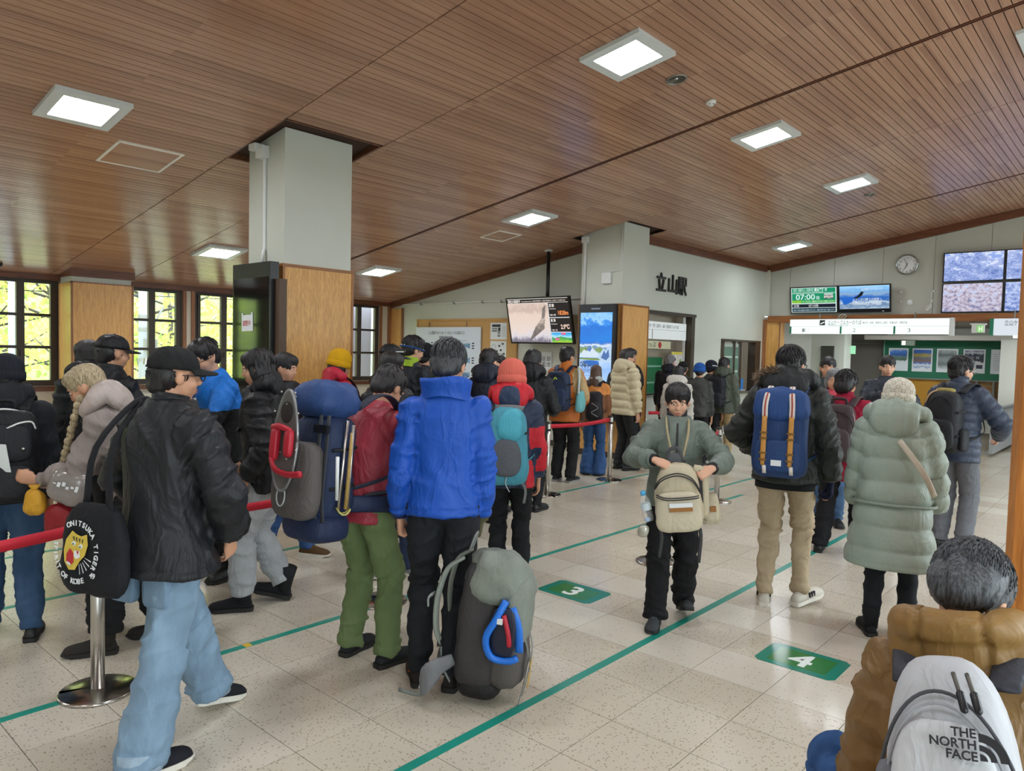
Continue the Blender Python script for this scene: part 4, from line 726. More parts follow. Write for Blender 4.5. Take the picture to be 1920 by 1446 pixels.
# ---- outside
OUT = empty('hillside', (5, 20, -1), 0, 'bright green wooded hillside outside the windows', 'hillside'); b = MB(); nu, nv = 30, 16; vs = []
for j in range(nv):
    for i in range(nu):
        u = -9+i*1.2; v = 20.5+j*.8; vs.append((u-5, v-20, max(0, (v-20.8))*.95+.35*sin(u*1.3+v)+.2*cos(u*2.7)))
b.add(vs, [(j*nu+i, j*nu+i+1, (j+1)*nu+i+1, (j+1)*nu+i) for j in range(nv-1) for i in range(nu-1)]); 
mh, t = newmat('hillside_green'); g = t.n('NewGeometry').outputs['Position']; n1 = t.noise(g, 2.5, 6, .7); n2 = t.noise(t.mapping(g, (1, 1, .6)), 9, 5, .7)
t.l(t.mix(t.ramp(n2.outputs['Fac'], [(.42, (0, 0, 0, 1)), (.55, (1, 1, 1, 1))]), t.ramp(n1.outputs['Fac'], [(.3, hexc('#4e5a4c')), (.5, hexc('#78885c')), (.7, hexc('#8fb53c'))]), t.ramp(n1.outputs['Fac'], [(.3, hexc('#6f8a5a')), (.6, hexc('#b5c83c')), (.75, hexc('#c4ccbe'))])), t.b.inputs['Base Color']); t.b.inputs['Roughness'].default_value = .9
b.build('slope', mh, OUT, True); tag(boxo('ground_outside', (-10, 13.1, -1.2), (26, 30, -1.0), mat('pale_ground', '#d0d0d6', .9)), 'pale ground outside the windows', kind='structure')
def leafmat(key, a, c):
    if key in MATS: return MATS[key]
    m, t = newmat(key); n1 = t.noise(t.n('NewGeometry').outputs['Position'], 3, 4); t.l(t.ramp(n1.outputs['Fac'], [(.35, hexc(a)), (.65, hexc(c))]), t.b.inputs['Base Color']); t.b.inputs['Roughness'].default_value = .7; t.b.inputs['Subsurface Weight'].default_value = 0
    tl = t.n('BsdfTranslucent'); t.l(t.b.inputs['Base Color'].links[0].from_socket, tl.inputs[0]); mx = t.n('MixShader'); mx.inputs[0].default_value = .45; t.l(t.b.outputs[0], mx.inputs[1]); t.l(tl.outputs[0], mx.inputs[2]); t.l(mx.outputs[0], t.t.nodes['Material Output'].inputs[0]); MATS[key] = m; return m
LF = [leafmat('leaf_a', '#a3b554', '#e0dd78'), leafmat('leaf_b', '#8fa75c', '#c8d86a'), leafmat('leaf_c', '#b0ad5c', '#e8dc88')]
BARK = mat('bark', '#4b4640', .9, var=.3, nscale=20)
rg = np.random.RandomState(11)
TR = [(2.2, 16.0, 0), (3.6, 17.0, 1), (5.0, 16.4, 2), (6.6, 16.2, 0), (7.8, 17.2, 1), (9.6, 16.3, 2), (11.2, 17.0, 0), (13.0, 17.4, 1), (4.2, 19.5, 2), (8.6, 20, 0), (12.2, 20, 2), (1.0, 18.6, 1)]
TLB = ['yellow green tree outside the leftmost window', 'leafy tree outside the window left of the pilaster', 'yellow tree outside just right of the pilaster', 'yellow green tree outside the window beside the blank display', 'leafy tree outside hidden behind the near pillar', 'yellow tree outside right of the near pillar', 'yellow green tree outside by the corner window', 'leafy tree far right outside the windows', 'tree higher on the slope seen past the pilaster', 'tree higher on the slope behind the near pillar', 'tree higher on the slope outside the corner window', 'tree on the slope at the far left outside']
for k, (u, v, c) in enumerate(TR):
    z0 = -1; t_ = empty('tree', (u, v, z0), rg.rand()*6, TLB[k], 'tree', 'trees outside the windows'); b = MB(); b.tube([(0, 0, 0), (.1, .05, 1.6), (0, .1, 3.2), (.1, 0, 4.6)], [.11, .09, .06, .02], 7); tips = []
    for q in range(16):
        a = rg.rand()*6.28; h = .7+rg.rand()*3.6; L = .9+rg.rand()*1.2; e = (L*cos(a), L*sin(a), h+.3+rg.rand()*.6); b.tube([(.05, .05, h), (e[0]*.5, e[1]*.5, h+.25), e], [.035, .022, .008], 5); tips += [np.array(e), np.array((e[0]*.6, e[1]*.6, e[2]-.1))]
    b.build('trunk', BARK, t_, True); lm = MB(); N = 1500; vs = np.zeros((N*4, 3))
    for i in range(N):
        p = tips[rg.randint(len(tips))]+rg.randn(3)*np.array((.34, .34, .22)); d = rg.randn(3); d /= np.linalg.norm(d); e = np.cross(d, rg.randn(3)); e /= np.linalg.norm(e); s = .05+rg.rand()*.05
        vs[i*4:i*4+4] = [p-d*s, p+e*s*.6, p+d*s, p-e*s*.6]
    lm.add(vs, [(i*4, i*4+1, i*4+2, i*4+3) for i in range(N)]); tag(lm.build('foliage', LF[c], t_), kind='stuff')
for u, v, r, m, lb in ((3.72, 14.6, .085, mat('pole_blue', '#b4c4da', .5), 'pale blue pole outside the left window'), (6.05, 15.0, .15, mat('pole_grey', '#9aa0a4', .7, var=.2), 'grey concrete utility pole outside the middle window')):
    o = empty('utility_pole', (u, v, -1), 0, lb, 'pole'); part('shaft', m, o, lambda b: b.tube([(0, 0, 0), (0, 0, 7)], [r, r*.9], 14), True)
    if r > .1:
        for z in (2.3, 2.9, 3.15): part('band', GREYM, o, lambda b: b.lathe([(r*1.04, z), (r*1.04, z+.07)], n=14))
        part('stay_bracket', GREYM, o, lambda b: b.tube([(0, -r, 2.9), (.25, -.2, 3.4)], .02, 6).box((-.12, -r-.08, 2.5), (.12, -r, 2.75)))
o = empty('outside_pillar', (10.28, 13.7, -1), 0, 'grey pillar with white edges outside the corner window', 'pillar'); part('core', mat('outside_grey', '#7d7a82', .8), o, lambda b: b.box((-.3, 0, 0), (.3, .4, 5))); part('white_edge', WHITE, o, lambda b: b.box((-.36, -.02, 0), (-.28, .05, 5)).box((.24, -.02, 0), (.32, .05, 5)))
for z in (2.55, 2.8): 
    o = empty('overhead_wire', (4, 15.2, z), 0, 'lower overhead wire outside the windows' if z < 2.6 else 'upper overhead wire outside the windows', 'wire'); part('wire', BLACK, o, lambda b: b.tube([(-8, 0, .2), (0, 0, 0), (9, 0, .25)], .01, 5))
# ================================================================ PEOPLE
def skinmat(key='skin', col='#c99a7c'):
    if key in MATS: return MATS[key]
    m, t = newmat(key); co = t.n('TexCoord').outputs['Object']; a = t.noise(co, 18, 3); c = hexc(col)
    t.l(t.mix(a.outputs['Fac'], tuple(x*.85 for x in c[:3])+(1,), (min(1, c[0]*1.1), c[1]*1.0, c[2]*.98, 1)), t.b.inputs['Base Color']); t.b.inputs['Roughness'].default_value = .5
    t.b.inputs['Subsurface Weight'].default_value = .0; MATS[key] = m; return m
def hairmat(key, a, b):
    if key in MATS: return MATS[key]
    m, t = newmat(key); co = t.n('TexCoord').outputs['Object']; n1 = t.noise(t.mapping(co, (60, 60, 9)), 2.5, 4, .65)
    t.l(t.ramp(n1.outputs['Fac'], [(.35, hexc(a)), (.68, hexc(b))]), t.b.inputs['Base Color']); t.b.inputs['Roughness'].default_value = .42; t.bump(n1.outputs['Fac'], .6, .006); MATS[key] = m; return m
SKIN = skinmat(); SKIN2 = skinmat('skin_light', '#d3a78b'); HB = hairmat('hair_black', '#0c0b0d', '#262326'); HG = hairmat('hair_grey', '#2a2b2e', '#9c9ea0'); HS = hairmat('hair_salt', '#131416', '#4b4e52'); HBR = hairmat('hair_brown', '#2c2018', '#6a4e3a'); HBL = hairmat('hair_blond', '#7d6c52', '#c9b894')
def rotm(ax, d): return np.array(Matrix.Rotation(radians(d), 3, ax))
def nz(v): v = np.array(v, float); return v/(np.linalg.norm(v)+1e-9)
def ik(a, b, l1, l2, pole):
    a, b = np.array(a, float), np.array(b, float); d = b-a; L = np.linalg.norm(d); L2 = min(L, (l1+l2)*.999); d = d/L; b = a+d*L2
    x = (l1*l1-l2*l2+L2*L2)/(2*L2); h = sqrt(max(l1*l1-x*x, 1e-6)); p = np.array(pole, float); p = p-d*np.dot(p, d); p = nz(p)
    return a+d*x+p*h, b
def hand(b, wr, d, n, side, curl=(25, 30, 20), k=1, infl=0, spread=4, thumb=1.0):
    d = nz(d); n = nz(np.array(n)-d*np.dot(n, d)); w = np.cross(d, n)*(1 if side == 'R' else -1); R = np.array((w, n, d)).T
    f = lambda x, y, z: wr+(w*x+n*y+d*z)*k
    b.tube([f(0, 0, -.03), f(0, 0, .0), f(.0, .004, .035), f(.002, .006, .08), f(.002, .006, .095)], [(.026+infl)*k, (.029+infl)*k, (.038+infl)*k, (.041+infl)*k, (.034+infl)*k], 12, ref=w, flat=[.85, .7, .48, .40, .38], round_=True)
    for i, (x, L) in enumerate(((.031, .070), (.011, .078), (-.010, .073), (-.029, .058))):
        ang = 0; p = np.array((x, .004, .088)); P = [f(*(p-np.array((0, 0, .02)))), f(*p)]; sp = radians(spread)*(1.5-i)
        for c, s in zip(curl, (.45, .32, .25)):
            ang += radians(c); p = p+np.array((sin(sp)*cos(ang), sin(ang), cos(ang)))*L*s; P.append(f(*p))
        b.tube(P, [(.0095+infl)*k, (.0092+infl)*k, (.0085+infl)*k, (.008+infl)*k, (.0068+infl)*k], 8, round_=True)
    P = [f(.018, .004, .012), f(.036, .010, .038), f(.047*thumb, .020, .062), f(.046*thumb, .034, .084)]
    b.tube(P, [(.014+infl)*k, (.0125+infl)*k, (.0105+infl)*k, (.008+infl)*k], 8, round_=True)
def headshape(b, Hm, k, ears=True):
    E = [((0, -.008, .022), (.076, .095, .092)), ((0, .020, -.03), (.063, .072, .082)), ((0, .052, -.088), (.030, .026, .022)), ((.033, .052, -.032), (.03, .032, .03)), ((-.033, .052, -.032), (.03, .032, .03)), ((0, .098, -.024), (.0135, .017, .014)), ((0, .092, .0), (.008, .013, .026)), ((.03, .078, .024), (.024, .014, .009)), ((-.03, .078, .024), (.024, .014, .009)), ((0, .083, -.058), (.023, .012, .007)), ((0, .081, -.070), (.019, .012, .007)), ((0, .03, -.07), (.05, .045, .03))]
    if ears: E += [((.078, -.006, -.012), (.010, .020, .033)), ((-.078, -.006, -.012), (.010, .020, .033))]
    R = Matrix([list(Hm[i, :3]) for i in range(3)])
    for c, r in E: b.ell(Hm[:3, :3] @ (np.array(c)*k)+Hm[:3, 3], [x*k for x in r], 16, 12, R)
def shoe(parent, ank, yaw, pitch, k, m, solem, style='sneaker', shaft=.0, accent=None, lace=None):
    o = bpy.data.objects.new('shoe', None); link(o, parent); o.empty_display_size = .05
    b = MB(); R = []
    prof = [(-.082, .020, .05, .025), (-.075, .030, .072, .02), (-.05, .036, .088, .02), (-.015, .037, .098, .02), (.025, .037, .096, .02), (.06, .042, .086, .02), (.10, .047, .074, .02), (.14, .048, .066, .02), (.168, .043, .058, .02), (.186, .032, .046, .022)]
    for y, w, h, z0 in prof: R.append([(w*cos(a), y, z0+(h-z0)*sin(a)**.8) for a in np.linspace(0, pi, 11)])
    b.rings([[(x*k, y*k, z*k) for x, y, z in r] for r in R]); 
    if shaft: b.tube([(0, -.03*k, .05*k), (0, -.028*k, .12*k), (0, -.03*k, shaft*k)], [.045*k, .05*k, .058*k], 14)
    up = MB(); up.v, up.f, up.m = b.v, b.f, b.m
    uo = up.build('upper', m, o, True); s = MB(); R = []
    for y, w in ((-.09, .026), (-.08, .036), (-.05, .041), (0, .040), (.04, .041), (.09, .049), (.14, .050), (.175, .042), (.197, .024)): R.append([(w, y, .0), (w*1.02, y, .026), (-w*1.02, y, .026), (-w, y, .0)])
    s.rings([[(x*k, y*k, (z+(.012 if y > .17 and z < .01 else 0))*k) for x, y, z in r] for r in R]); s.build('sole', solem, o, False)
    if lace:
        lb = MB()
        for y, h in ((.03, .098), (.05, .088), (.07, .08), (.09, .07)): lb.tube([(-.026*k, y*k, (h-.014)*k), (0, (y+.006)*k, (h+.001)*k), (.026*k, y*k, (h-.014)*k)], .0032*k, 5)
        lb.build('laces', lace, o, True)
    if accent: 
        ab = MB()
        for sx in (-1, 1):
            for q in range(3): ab.box((sx*.040*k-.006*k, (.03+q*.022)*k, .035*k), (sx*.040*k+.006*k, (.038+q*.022)*k, .068*k))
        ab.build('stripe', accent, o)
    Mx = Matrix.Translation((ank[0], ank[1], ank[2])) @ Matrix.Rotation(radians(yaw), 4, 'Z') @ Matrix.Rotation(radians(-pitch), 4, 'X') @ Matrix.Translation((0, .02*k, -.078*k)); o.matrix_local = Mx; return o
def bonecoord(v, bones):
    best = np.full(len(v), 1e9); al = np.zeros(len(v)); ix = np.zeros(len(v), int); pr = np.zeros((len(v), 3)); tt = np.zeros(len(v))
    for i, (a, b) in enumerate(bones):
        d = b-a; L = np.linalg.norm(d); d = d/L; s = (v-a) @ d; c = np.clip(s, 0, L); q = a+np.outer(c, d); dist = np.linalg.norm(v-q, axis=1) if i else np.linalg.norm(v-q, axis=1)*.62
        mk = dist < best; best[mk] = dist[mk]; al[mk] = s[mk]; ix[mk] = i; pr[mk] = (v-q)[mk]; tt[mk] = (c/L)[mk]
    return ix, al, pr, tt
def folder(bones, amp=.010, quilt=None, torso_amp=.6, seed=0, regions=None, joints=()):
    bones = [(np.array(a, float), np.array(b, float)) for a, b in bones]
    def post(v, n, me):
        ix, al, pr, tt = bonecoord(v, bones)
        f1 = np.where(ix == 0, 7., 17.); f2 = np.where(ix == 0, 5., 6.)
        q = np.stack((al*f1+ix*13.7+seed*3.1+(pr[:, 0]+pr[:, 1])*5, pr[:, 0]*f2+seed, pr[:, 1]*f2+pr[:, 2]*f2*.3), 1)
        q = q+40; q = q+(vnoise(q*.45+9)-.5)[:, None]*np.array((1.6, 1.1, 1.1)); r1 = (1-np.abs(2*vnoise(q)-1))**3; d2 = vnoise(q*2.3+90)-.5; w = np.where(ix == 0, torso_amp, .8)
        for j in joints: w = w+.7*np.exp(-(np.linalg.norm(v-np.array(j), axis=1)/.11)**2)
        disp = amp*w*(1.5*r1-.55+d2*.8)
        armn = (ix == 1) | (ix == 3); disp = disp-np.where(armn, .006*np.exp(-((al-.035)/.007)**2), 0)-np.where((ix == 2) | (ix == 4), .006*np.exp(-((tt-.86)/.03)**2), 0)-np.where(ix == 0, .006*np.exp(-((al-.035)/.007)**2), 0)
        if quilt:
            pitch, qa = quilt; disp = disp*.6+qa*(np.sqrt(np.abs(np.sin(pi*(al+.02)/pitch)))-.75)
        v += n*disp[:, None]
        if regions:
            mi = np.zeros(len(me.polygons), int); c = np.empty(len(me.polygons)*3); me.polygons.foreach_get('center', c); c = c.reshape(-1, 3)
            i2, a2, p2, t2 = bonecoord(c, bones); mi = regions(c, i2, a2, t2); me.polygons.foreach_set('material_index', mi.astype(int))
    return post
class Person: pass
def person(label, u, v, a, h, g=1.0, vs=.014, lean=3, lean2=0, side=0, twist=0, head=(5, 0, 0), hip=(0, 0), hipz=None, LF=(-.10, 0, 0, 8, 0), RF=(.10, 0, 0, -8, 0), LH=None, RH=None, LE=(-.6, -1, -.2), RE=(.6, -1, -.2), lcurl=(25, 30, 20), rcurl=(25, 30, 20), Lh=None, Rh=None, hands='LR', skin=None,
           top=None, top_kind='nylon', hem=-.10, hemw=1.0, t=.012, quilt=None, fold=.010, regions=None, topmats=None, hood=None, collar=None, sleeve=1.0,
           leg=None, leg_kind='cotton', legw=1.0, hemr=1.0, rise=0, shoes=None, shoekw=None, hair='short', hairm=None, hat=None, face=False, glasses=None, group='travellers in the station hall', bv=None, knee=(0, 1, 0), kneeR=None, mask=False, tuft=0, cuff=None, zbase=0):
    P = Person(); k = h/1.72; az = atan2(v, u)-radians(a); o = empty('person', (u, v, zbase), az-pi/2, label, 'person', group); P.o = o; P.k = k; sk = skin or SKIN; kneeR = kneeR or knee
    hz_ = (hipz if hipz else .93)*k; pel = np.array((hip[0]*k, hip[1]*k, hz_)); R1 = rotm('Z', twist*.4) @ rotm('Y', side) @ rotm('X', -lean); R2 = rotm('Z', twist) @ rotm('Y', side) @ rotm('X', -(lean+lean2))
    mid = pel+R1 @ np.array((0, 0, .22*k))
    TP = lambda x, y, z: (pel+R1 @ (np.array((x, y, z))*k)) if z < .22 else (mid+R2 @ (np.array((x, y, z-.22))*k))
    TM = np.eye(4); TM[:3, :3] = R2; TM[:3, 3] = mid-R2 @ np.array((0, 0, .22*k)); P.TM = TM; P.TP = TP
    neck = TP(0, -.015, .53)
    Rhd = rotm('Z', twist*.6+head[1]) @ rotm('Y', head[2]) @ rotm('X', -head[0]); hc = neck+nz(R2 @ np.array((0, .1, 1))*.6+Rhd @ np.array((0, .12, 1))*.4)*.135*k; Hm = np.eye(4); Hm[:3, :3] = Rhd; Hm[:3, 3] = hc; P.H = Hm
    S = {'L': TP(-.158*g, -.01, .438), 'R': TP(.158*g, -.01, .438)}; Hp = {'L': pel+R1 @ np.array((-.09*k, 0, -.03*k)), 'R': pel+R1 @ np.array((.09*k, 0, -.03*k))}
    A = {}; K = {}; EL = {}; WR = {}
    for s, F in (('L', LF), ('R', RF)):
        ank = np.array((F[0]*k, F[1]*k, F[2]*k+.078*k)); pt = radians(F[4]); yw = radians(F[3]); K[s], A[s] = ik(Hp[s], ank, .425*k, .425*k, (knee if s == 'L' else kneeR)); 
    for s, T_, E_ in (('L', LH, LE), ('R', RH, RE)):
        sg = -1 if s == 'L' else 1; tgt = np.array(T_)*k if T_ is not None else S[s]+np.array((sg*.055, .05, -.535))*k
        EL[s], WR[s] = ik(S[s], tgt, .285*k, .255*k, E_)
    P.S, P.WR, P.EL, P.A, P.K, P.pel = S, WR, EL, A, K, pel
    # --- body: one continuous surface (head, neck, core, limbs, hands)
    b = MB(); headshape(b, Hm, k); b.tube([neck-R2 @ np.array((0, .0, .06))*k, neck, hc-Rhd @ np.array((0, .02, .05))*k], [.06*k, .054*k, .05*k], 14)
    b.tube([pel, TP(0, 0, .2), TP(0, 0, .4), neck], [.09*k, .085*k, .09*k, .055*k], 14); P.hd = {}
    for s in 'LR':
        b.tube([pel, Hp[s], K[s], A[s]], [.06*k, .062*k, .045*k, .033*k], 10); b.tube([TP(0, 0, .44), S[s], EL[s], WR[s]], [.05*k, .045*k, .036*k, .026*k], 10)
        sg = -1 if s == 'L' else 1; hd = (Lh if s == 'L' else Rh); fd = nz(WR[s]-EL[s])
        d, n = hd if hd else (fd, (-sg, 0, 0)); P.hd[s] = (d, n)
        if s in hands: hand(b, WR[s]+nz(fd)*.01, d, n, s, lcurl if s == 'L' else rcurl, k)
    P.body = vox(b, 'body', sk, o, bv or (.007 if vs <= .011 else .012), 2)
    # --- top garment
    tm = topmats or cloth(top, top_kind); b = MB(); rng = [(hem, .166*hemw, .128*hemw), (hem*.5, .164*(1+hemw)/2, .126*(1+hemw)/2), (.02, .160, .122), (.12, .148, .112), (.22, .152, .112), (.32, .162, .118), (.40, .163, .116), (.455, .148, .100), (.498, .112, .085), (.53, .070, .072), (.56, .058, .064)]
    if hem < -.2: rng.insert(1, (hem*.75, .172*(hemw*.75+.25), .130*(hemw*.75+.25)))
    Rr = []
    for z, rx, ry in rng: Rr.append([TP(((rx*g)+t)*cos(q), ((ry*g)+t)*sin(q)-.005*(z > .2), z) for q in np.linspace(0, 2*pi, 28, endpoint=False)])
    b.rings(Rr); bones = [(TP(0, 0, hem), TP(0, 0, .5))]
    for s in 'LR':
        w = WR[s]+(EL[s]-WR[s])*.02 if sleeve >= 1 else EL[s]+(WR[s]-EL[s])*sleeve; sg = -1 if s == 'L' else 1
        b.tube([TP(sg*.09, -.01, .448), S[s], S[s]*.45+EL[s]*.55, EL[s], EL[s]*.5+w*.5, w], [(.060*g+t*.7)*k, (.060*g+t*.8)*k, (.052*g+t*.9)*k, (.047*g+t*.9)*k, (.044*g+t*.9)*k, (.037*g+t*.6)*k], 14, round_=False); b.ell(EL[s], [(.047*g+t*.9)*k]*3, 12, 8); b.ell(S[s], [(.061*g+t*.8)*k]*3, 12, 8)
        bones += [(S[s], EL[s]), (EL[s], w)]
    P.bones = bones
    P.jacket = vox(b, 'jacket', tm, o, vs, 6, folder(bones, fold, quilt, seed=u*3+v, regions=regions, joints=(EL['L'], EL['R'], TP(-.15, .02, .40), TP(.15, .02, .40), TP(0, 0, .05))))
    if cuff:
        for s in 'LR': part('cuff', cuff, o, lambda b: b.tube([WR[s]+(EL[s]-WR[s])*.10, WR[s]+(WR[s]-EL[s])*.04], [.044*k, .04*k], 14), True)
    if hood:   # hood lying on the back
        hm, sz = hood[0], hood[1]; b = MB(); th = np.linspace(-2.25, 2.25, 15)
        b.tube([TP(.115*sz*sin(q), -.02-.075*sz*cos(q), .555+.055*sz*cos(q)*.6) for q in th], [(.028+.030*sz*cos(q/2.3)**2)*k for q in th], 12, round_=True, flat=.9)
        b.ell(TP(0, -.105*sz, .525), (.115*sz*k, .05*sz*k, .085*sz*k), 16, 10, Matrix([list(x) for x in R2])); P.hood = vox(b, 'hood', hm, o, max(.011, vs), 4, folder([(TP(-.12, -.1, .55), TP(.12, -.1, .55))], .010, hood[2] if len(hood) > 2 else None, torso_amp=1., seed=u))
    if collar:
        cm, ch = collar[0], collar[1]; b = MB(); Rr = []
        for z, r in ((.50, .092), (.53, .078), (.53+ch*.6, .072), (.53+ch, .074), (.53+ch, .060), (.53, .06)): Rr.append([TP(r*cos(q), r*1.05*sin(q)-.012+.02*(z-.53), z-.012*sin(q)) for q in np.linspace(0, 2*pi, 26, endpoint=False)])
        b.rings(Rr, cap=False); b.build('collar', cm, o, True)
    # --- trousers
    lm = leg if not isinstance(leg, str) else cloth(leg, leg_kind); b = MB(); b.ell(pel+R1 @ np.array((0, 0, .0)), (.150*k*g, .110*k*g, .13*k), 18, 12, Matrix([list(x) for x in R1])); bones = [(pel, pel+np.array((0, 0, .1)))]
    for s in 'LR':
        an = A[s]+np.array((0, 0, -.02+rise))*k; b.tube([pel*.35+Hp[s]*.65+np.array((0, 0, .04*k)), Hp[s], Hp[s]*.5+K[s]*.5, K[s], K[s]*.5+an*.5, an], [.088*k*min(legw, 1.08), .092*k*min(legw, 1.08), .084*k*(legw*.7+.3), .069*k*legw, .064*k*legw*(1+hemr)/2, .056*k*legw*hemr], 14); b.ell(K[s], [.069*k*legw]*3, 12, 8); bones += [(Hp[s], K[s]), (K[s], an)]
    vox(b, 'trousers', lm, o, vs, 5, folder(bones, fold*.9, seed=v*2+u, joints=(K['L'], K['R'], A['L'], A['R'])))
    for s, F in (('L', LF), ('R', RF)):
        kw = dict(shoekw or {}); shoe(o, A[s], F[3], F[4], k, shoes or BLACKS, kw.pop('solem', SOLEB), **kw)
    # --- hair / hat
    hmn = hairm or HB; HMx = Matrix([list(x) for x in Hm]); f = lambda *c: Hm[:3, :3] @ (np.array(c)*k)+Hm[:3, 3]; RH3 = Matrix([list(Hm[i, :3]) for i in range(3)])
    if hair:
        b = MB(); E = lambda c, r: b.ell(f(*c), [x*k for x in r], 18, 12, RH3)
        low = hat is not None
        if not low: E((0, -.016, .040), (.087, .106, .092)); E((0, .02, .075), (.074, .075, .052))
        E((0, -.045, -.005), (.079, .067, .078)); E((0, -.06, -.045), (.060, .046, .045))
        if hair in ('bob', 'long'):
            for s in (-1, 1): E((s*.066, -.01, -.03), (.026, .055, .085))
            E((0, -.055, -.06), (.078, .055, .085))
        if hair == 'long': E((0, -.075, -.15), (.085, .045, .13)); E((0, -.08, -.25), (.07, .035, .08))
        if hair == 'bushy': E((0, -.02, .03), (.094, .112, .098)); E((0, -.06, -.02), (.085, .07, .085))
        def hp(v_, n_, me):
            q = (v_-hc) @ Hm[:3, :3]; ang = np.arctan2(q[:, 0], q[:, 1]); d = vnoise(np.stack((ang*9+50, q[:, 2]*14+50, q[:, 1]*12+50), 1))-.5; v_ += n_*(d*.014*k)[:, None]
        P.hair = vox(b, 'hair', hmn, o, .008 if vs <= .012 else .012, 2, hp)
        if tuft:
            b = MB(); rg = np.random.RandomState(int(abs(u*100+v*10)) % 9999); cr = np.array((0, -.055, .125)); er = np.array((.0885, .1075, .0935))*(1.06 if hair == 'bushy' else 1); ec = np.array((0, -.016, .040))
            for i in range(tuft):
                az_ = rg.uniform(-pi, pi); el = rg.uniform(-.55, 1.5) if not low else rg.uniform(-.9, -.35)
                if abs(az_) < 1.0 and el < .7: continue
                dr = np.array((sin(az_)*cos(el), cos(az_)*cos(el), sin(el))); p_ = ec+dr*er; tg_ = nz((p_-cr)*np.array((1, 1, .9))+np.array((0, 0, -.05))+rg.randn(3)*.035); L = rg.uniform(.035, .065)*(1.35 if hair == 'bushy' else 1); pts = []
                for q in range(4):
                    pts.append(f(*p_)); p_ = p_+tg_*L/3; w_ = (p_-ec)/er; p_ = ec+w_/np.linalg.norm(w_)*er*(1.0+(.026 if hair == 'bushy' else .012)*(q+1)*rg.rand()+.010*(q == 2)*rg.rand())
                b.tube(pts, [.0042*k, .0042*k, .0032*k, .0006*k], 3, cap=False)
            b.build('strands', hmn, P.hair, True)
    if hat:
        kind, hcol = hat[0], hat[1]; hk = hat[2] if len(hat) > 2 else None
        if kind == 'cap':
            ho = bpy.data.objects.new('cap', None); link(ho, o); ho.matrix_local = HMx; b = MB(); R = []
            for q in np.linspace(0, 1, 9): z = .022+.098*sin(q*pi/2)*1.0; r = cos(q*pi/2)**.75; R.append([(.090*r*cos(x)*k, (.108*r*sin(x)-.012)*k, (z-.012*(1-q)*sin(x)*0)*k) for x in np.linspace(0, 2*pi, 30, endpoint=False)])
            R[-1] = [(c[0]*.02, c[1]*.02, .1205*k) for c in R[0]]; b.rings(R, True).build('crown', hcol, ho, True)
            b = MB(); R = []
            for q in np.linspace(-1.15, 1.15, 13):
                i_ = np.array((.088*sin(q), .106*cos(q)-.014, .034)); o_ = np.array((.092*sin(q)*1.0, .106*cos(q)-.014+.085*max(0, cos(q*1.15)), .030-.020*abs(sin(q))-.006)); R.append([tuple((i_+np.array((0, 0, .003)))*k), tuple((o_+np.array((0, 0, .003)))*k), tuple((o_-np.array((0, 0, .002)))*k), tuple((i_-np.array((0, 0, .003)))*k)])
            b.rings(R).build('brim', hcol, ho, True); MB().lathe([(.008*k, .118*k), (.006*k, .125*k)], c=(0, -.012*k, 0), n=10).build('button', hcol, ho, True)
            if hk: part('buckle', STEEL, ho, lambda b: b.box((-.012*k, -.128*k, .03*k), (.012*k, -.122*k, .034*k)).box((-.012*k, -.128*k, .052*k), (.012*k, -.122*k, .056*k)).box((-.012*k, -.128*k, .034*k), (-.008*k, -.122*k, .052*k)).box((.008*k, -.128*k, .034*k), (.012*k, -.122*k, .052*k)))
        else:
            ho = bpy.data.objects.new('beanie', None); link(ho, o); ho.matrix_local = HMx; nr = 34; tall = hk or 1.0
            pr = [(.088, .0), (.094, .03), (.094, .065), (.085, .095*tall), (.066, .120*tall), (.040, .136*tall), (.016, .143*tall), (.003, .144*tall)]
            MB().lathe([(r*k, z*k) for r, z in pr], c=(0, -.014*k, 0), n=nr*4, rib=.018, nrib=nr, sx=1, sy=1.16).build('crown', hcol, ho, True); MB().lathe([(.092*k, -.028*k), (.098*k, -.024*k), (.1005*k, .0), (.099*k, .024*k), (.092*k, .03*k)], c=(0, -.014*k, 0), n=nr*4, rib=.016, nrib=nr, sx=1, sy=1.14, cap=False).build('turned_cuff', hcol, ho, True)
            P.hat = ho
    if face:
        fo = bpy.data.objects.new('face', None); link(fo, o); fo.matrix_local = HMx
        for s in (-1, 1):
            e = part('eye', mat('eye_white', '#e4e0da', .2, bump=0), fo, lambda b: b.ell((s*.030*k, .0805*k, .0035*k), (.0125*k, .0080*k, .0048*k), 14, 8), True); part('iris', mat('iris', '#1c130e', .1, bump=0), fo, lambda b: b.ell((s*.030*k, .0872*k, .0035*k), (.0052*k, .0030*k, .0046*k), 10, 6), True)
            part('eyebrow', hmn, fo, lambda b: b.tube([(s*.013*k, .0925*k, .0235*k), (s*.030*k, .091*k, .0285*k), (s*.047*k, .080*k, .0235*k)], [.0026*k, .0032*k, .0015*k], 6, flat=.6), True)
        part('lips', mat('lips', '#a8655c', .4, bump=0), fo, lambda b: b.ell((0, .0895*k, -.0585*k), (.021*k, .0065*k, .0042*k), 14, 8).ell((0, .0885*k, -.067*k), (.018*k, .0065*k, .0048*k), 14, 8), True)
    if mask: 
        b = MB(); b.ell((0, .045, -.045), (.066, .062, .05), 18, 12); part('face_mask', WHITE, o, lambda q: q.add([np.array(f(*p)) for p in b.v], b.f), True)
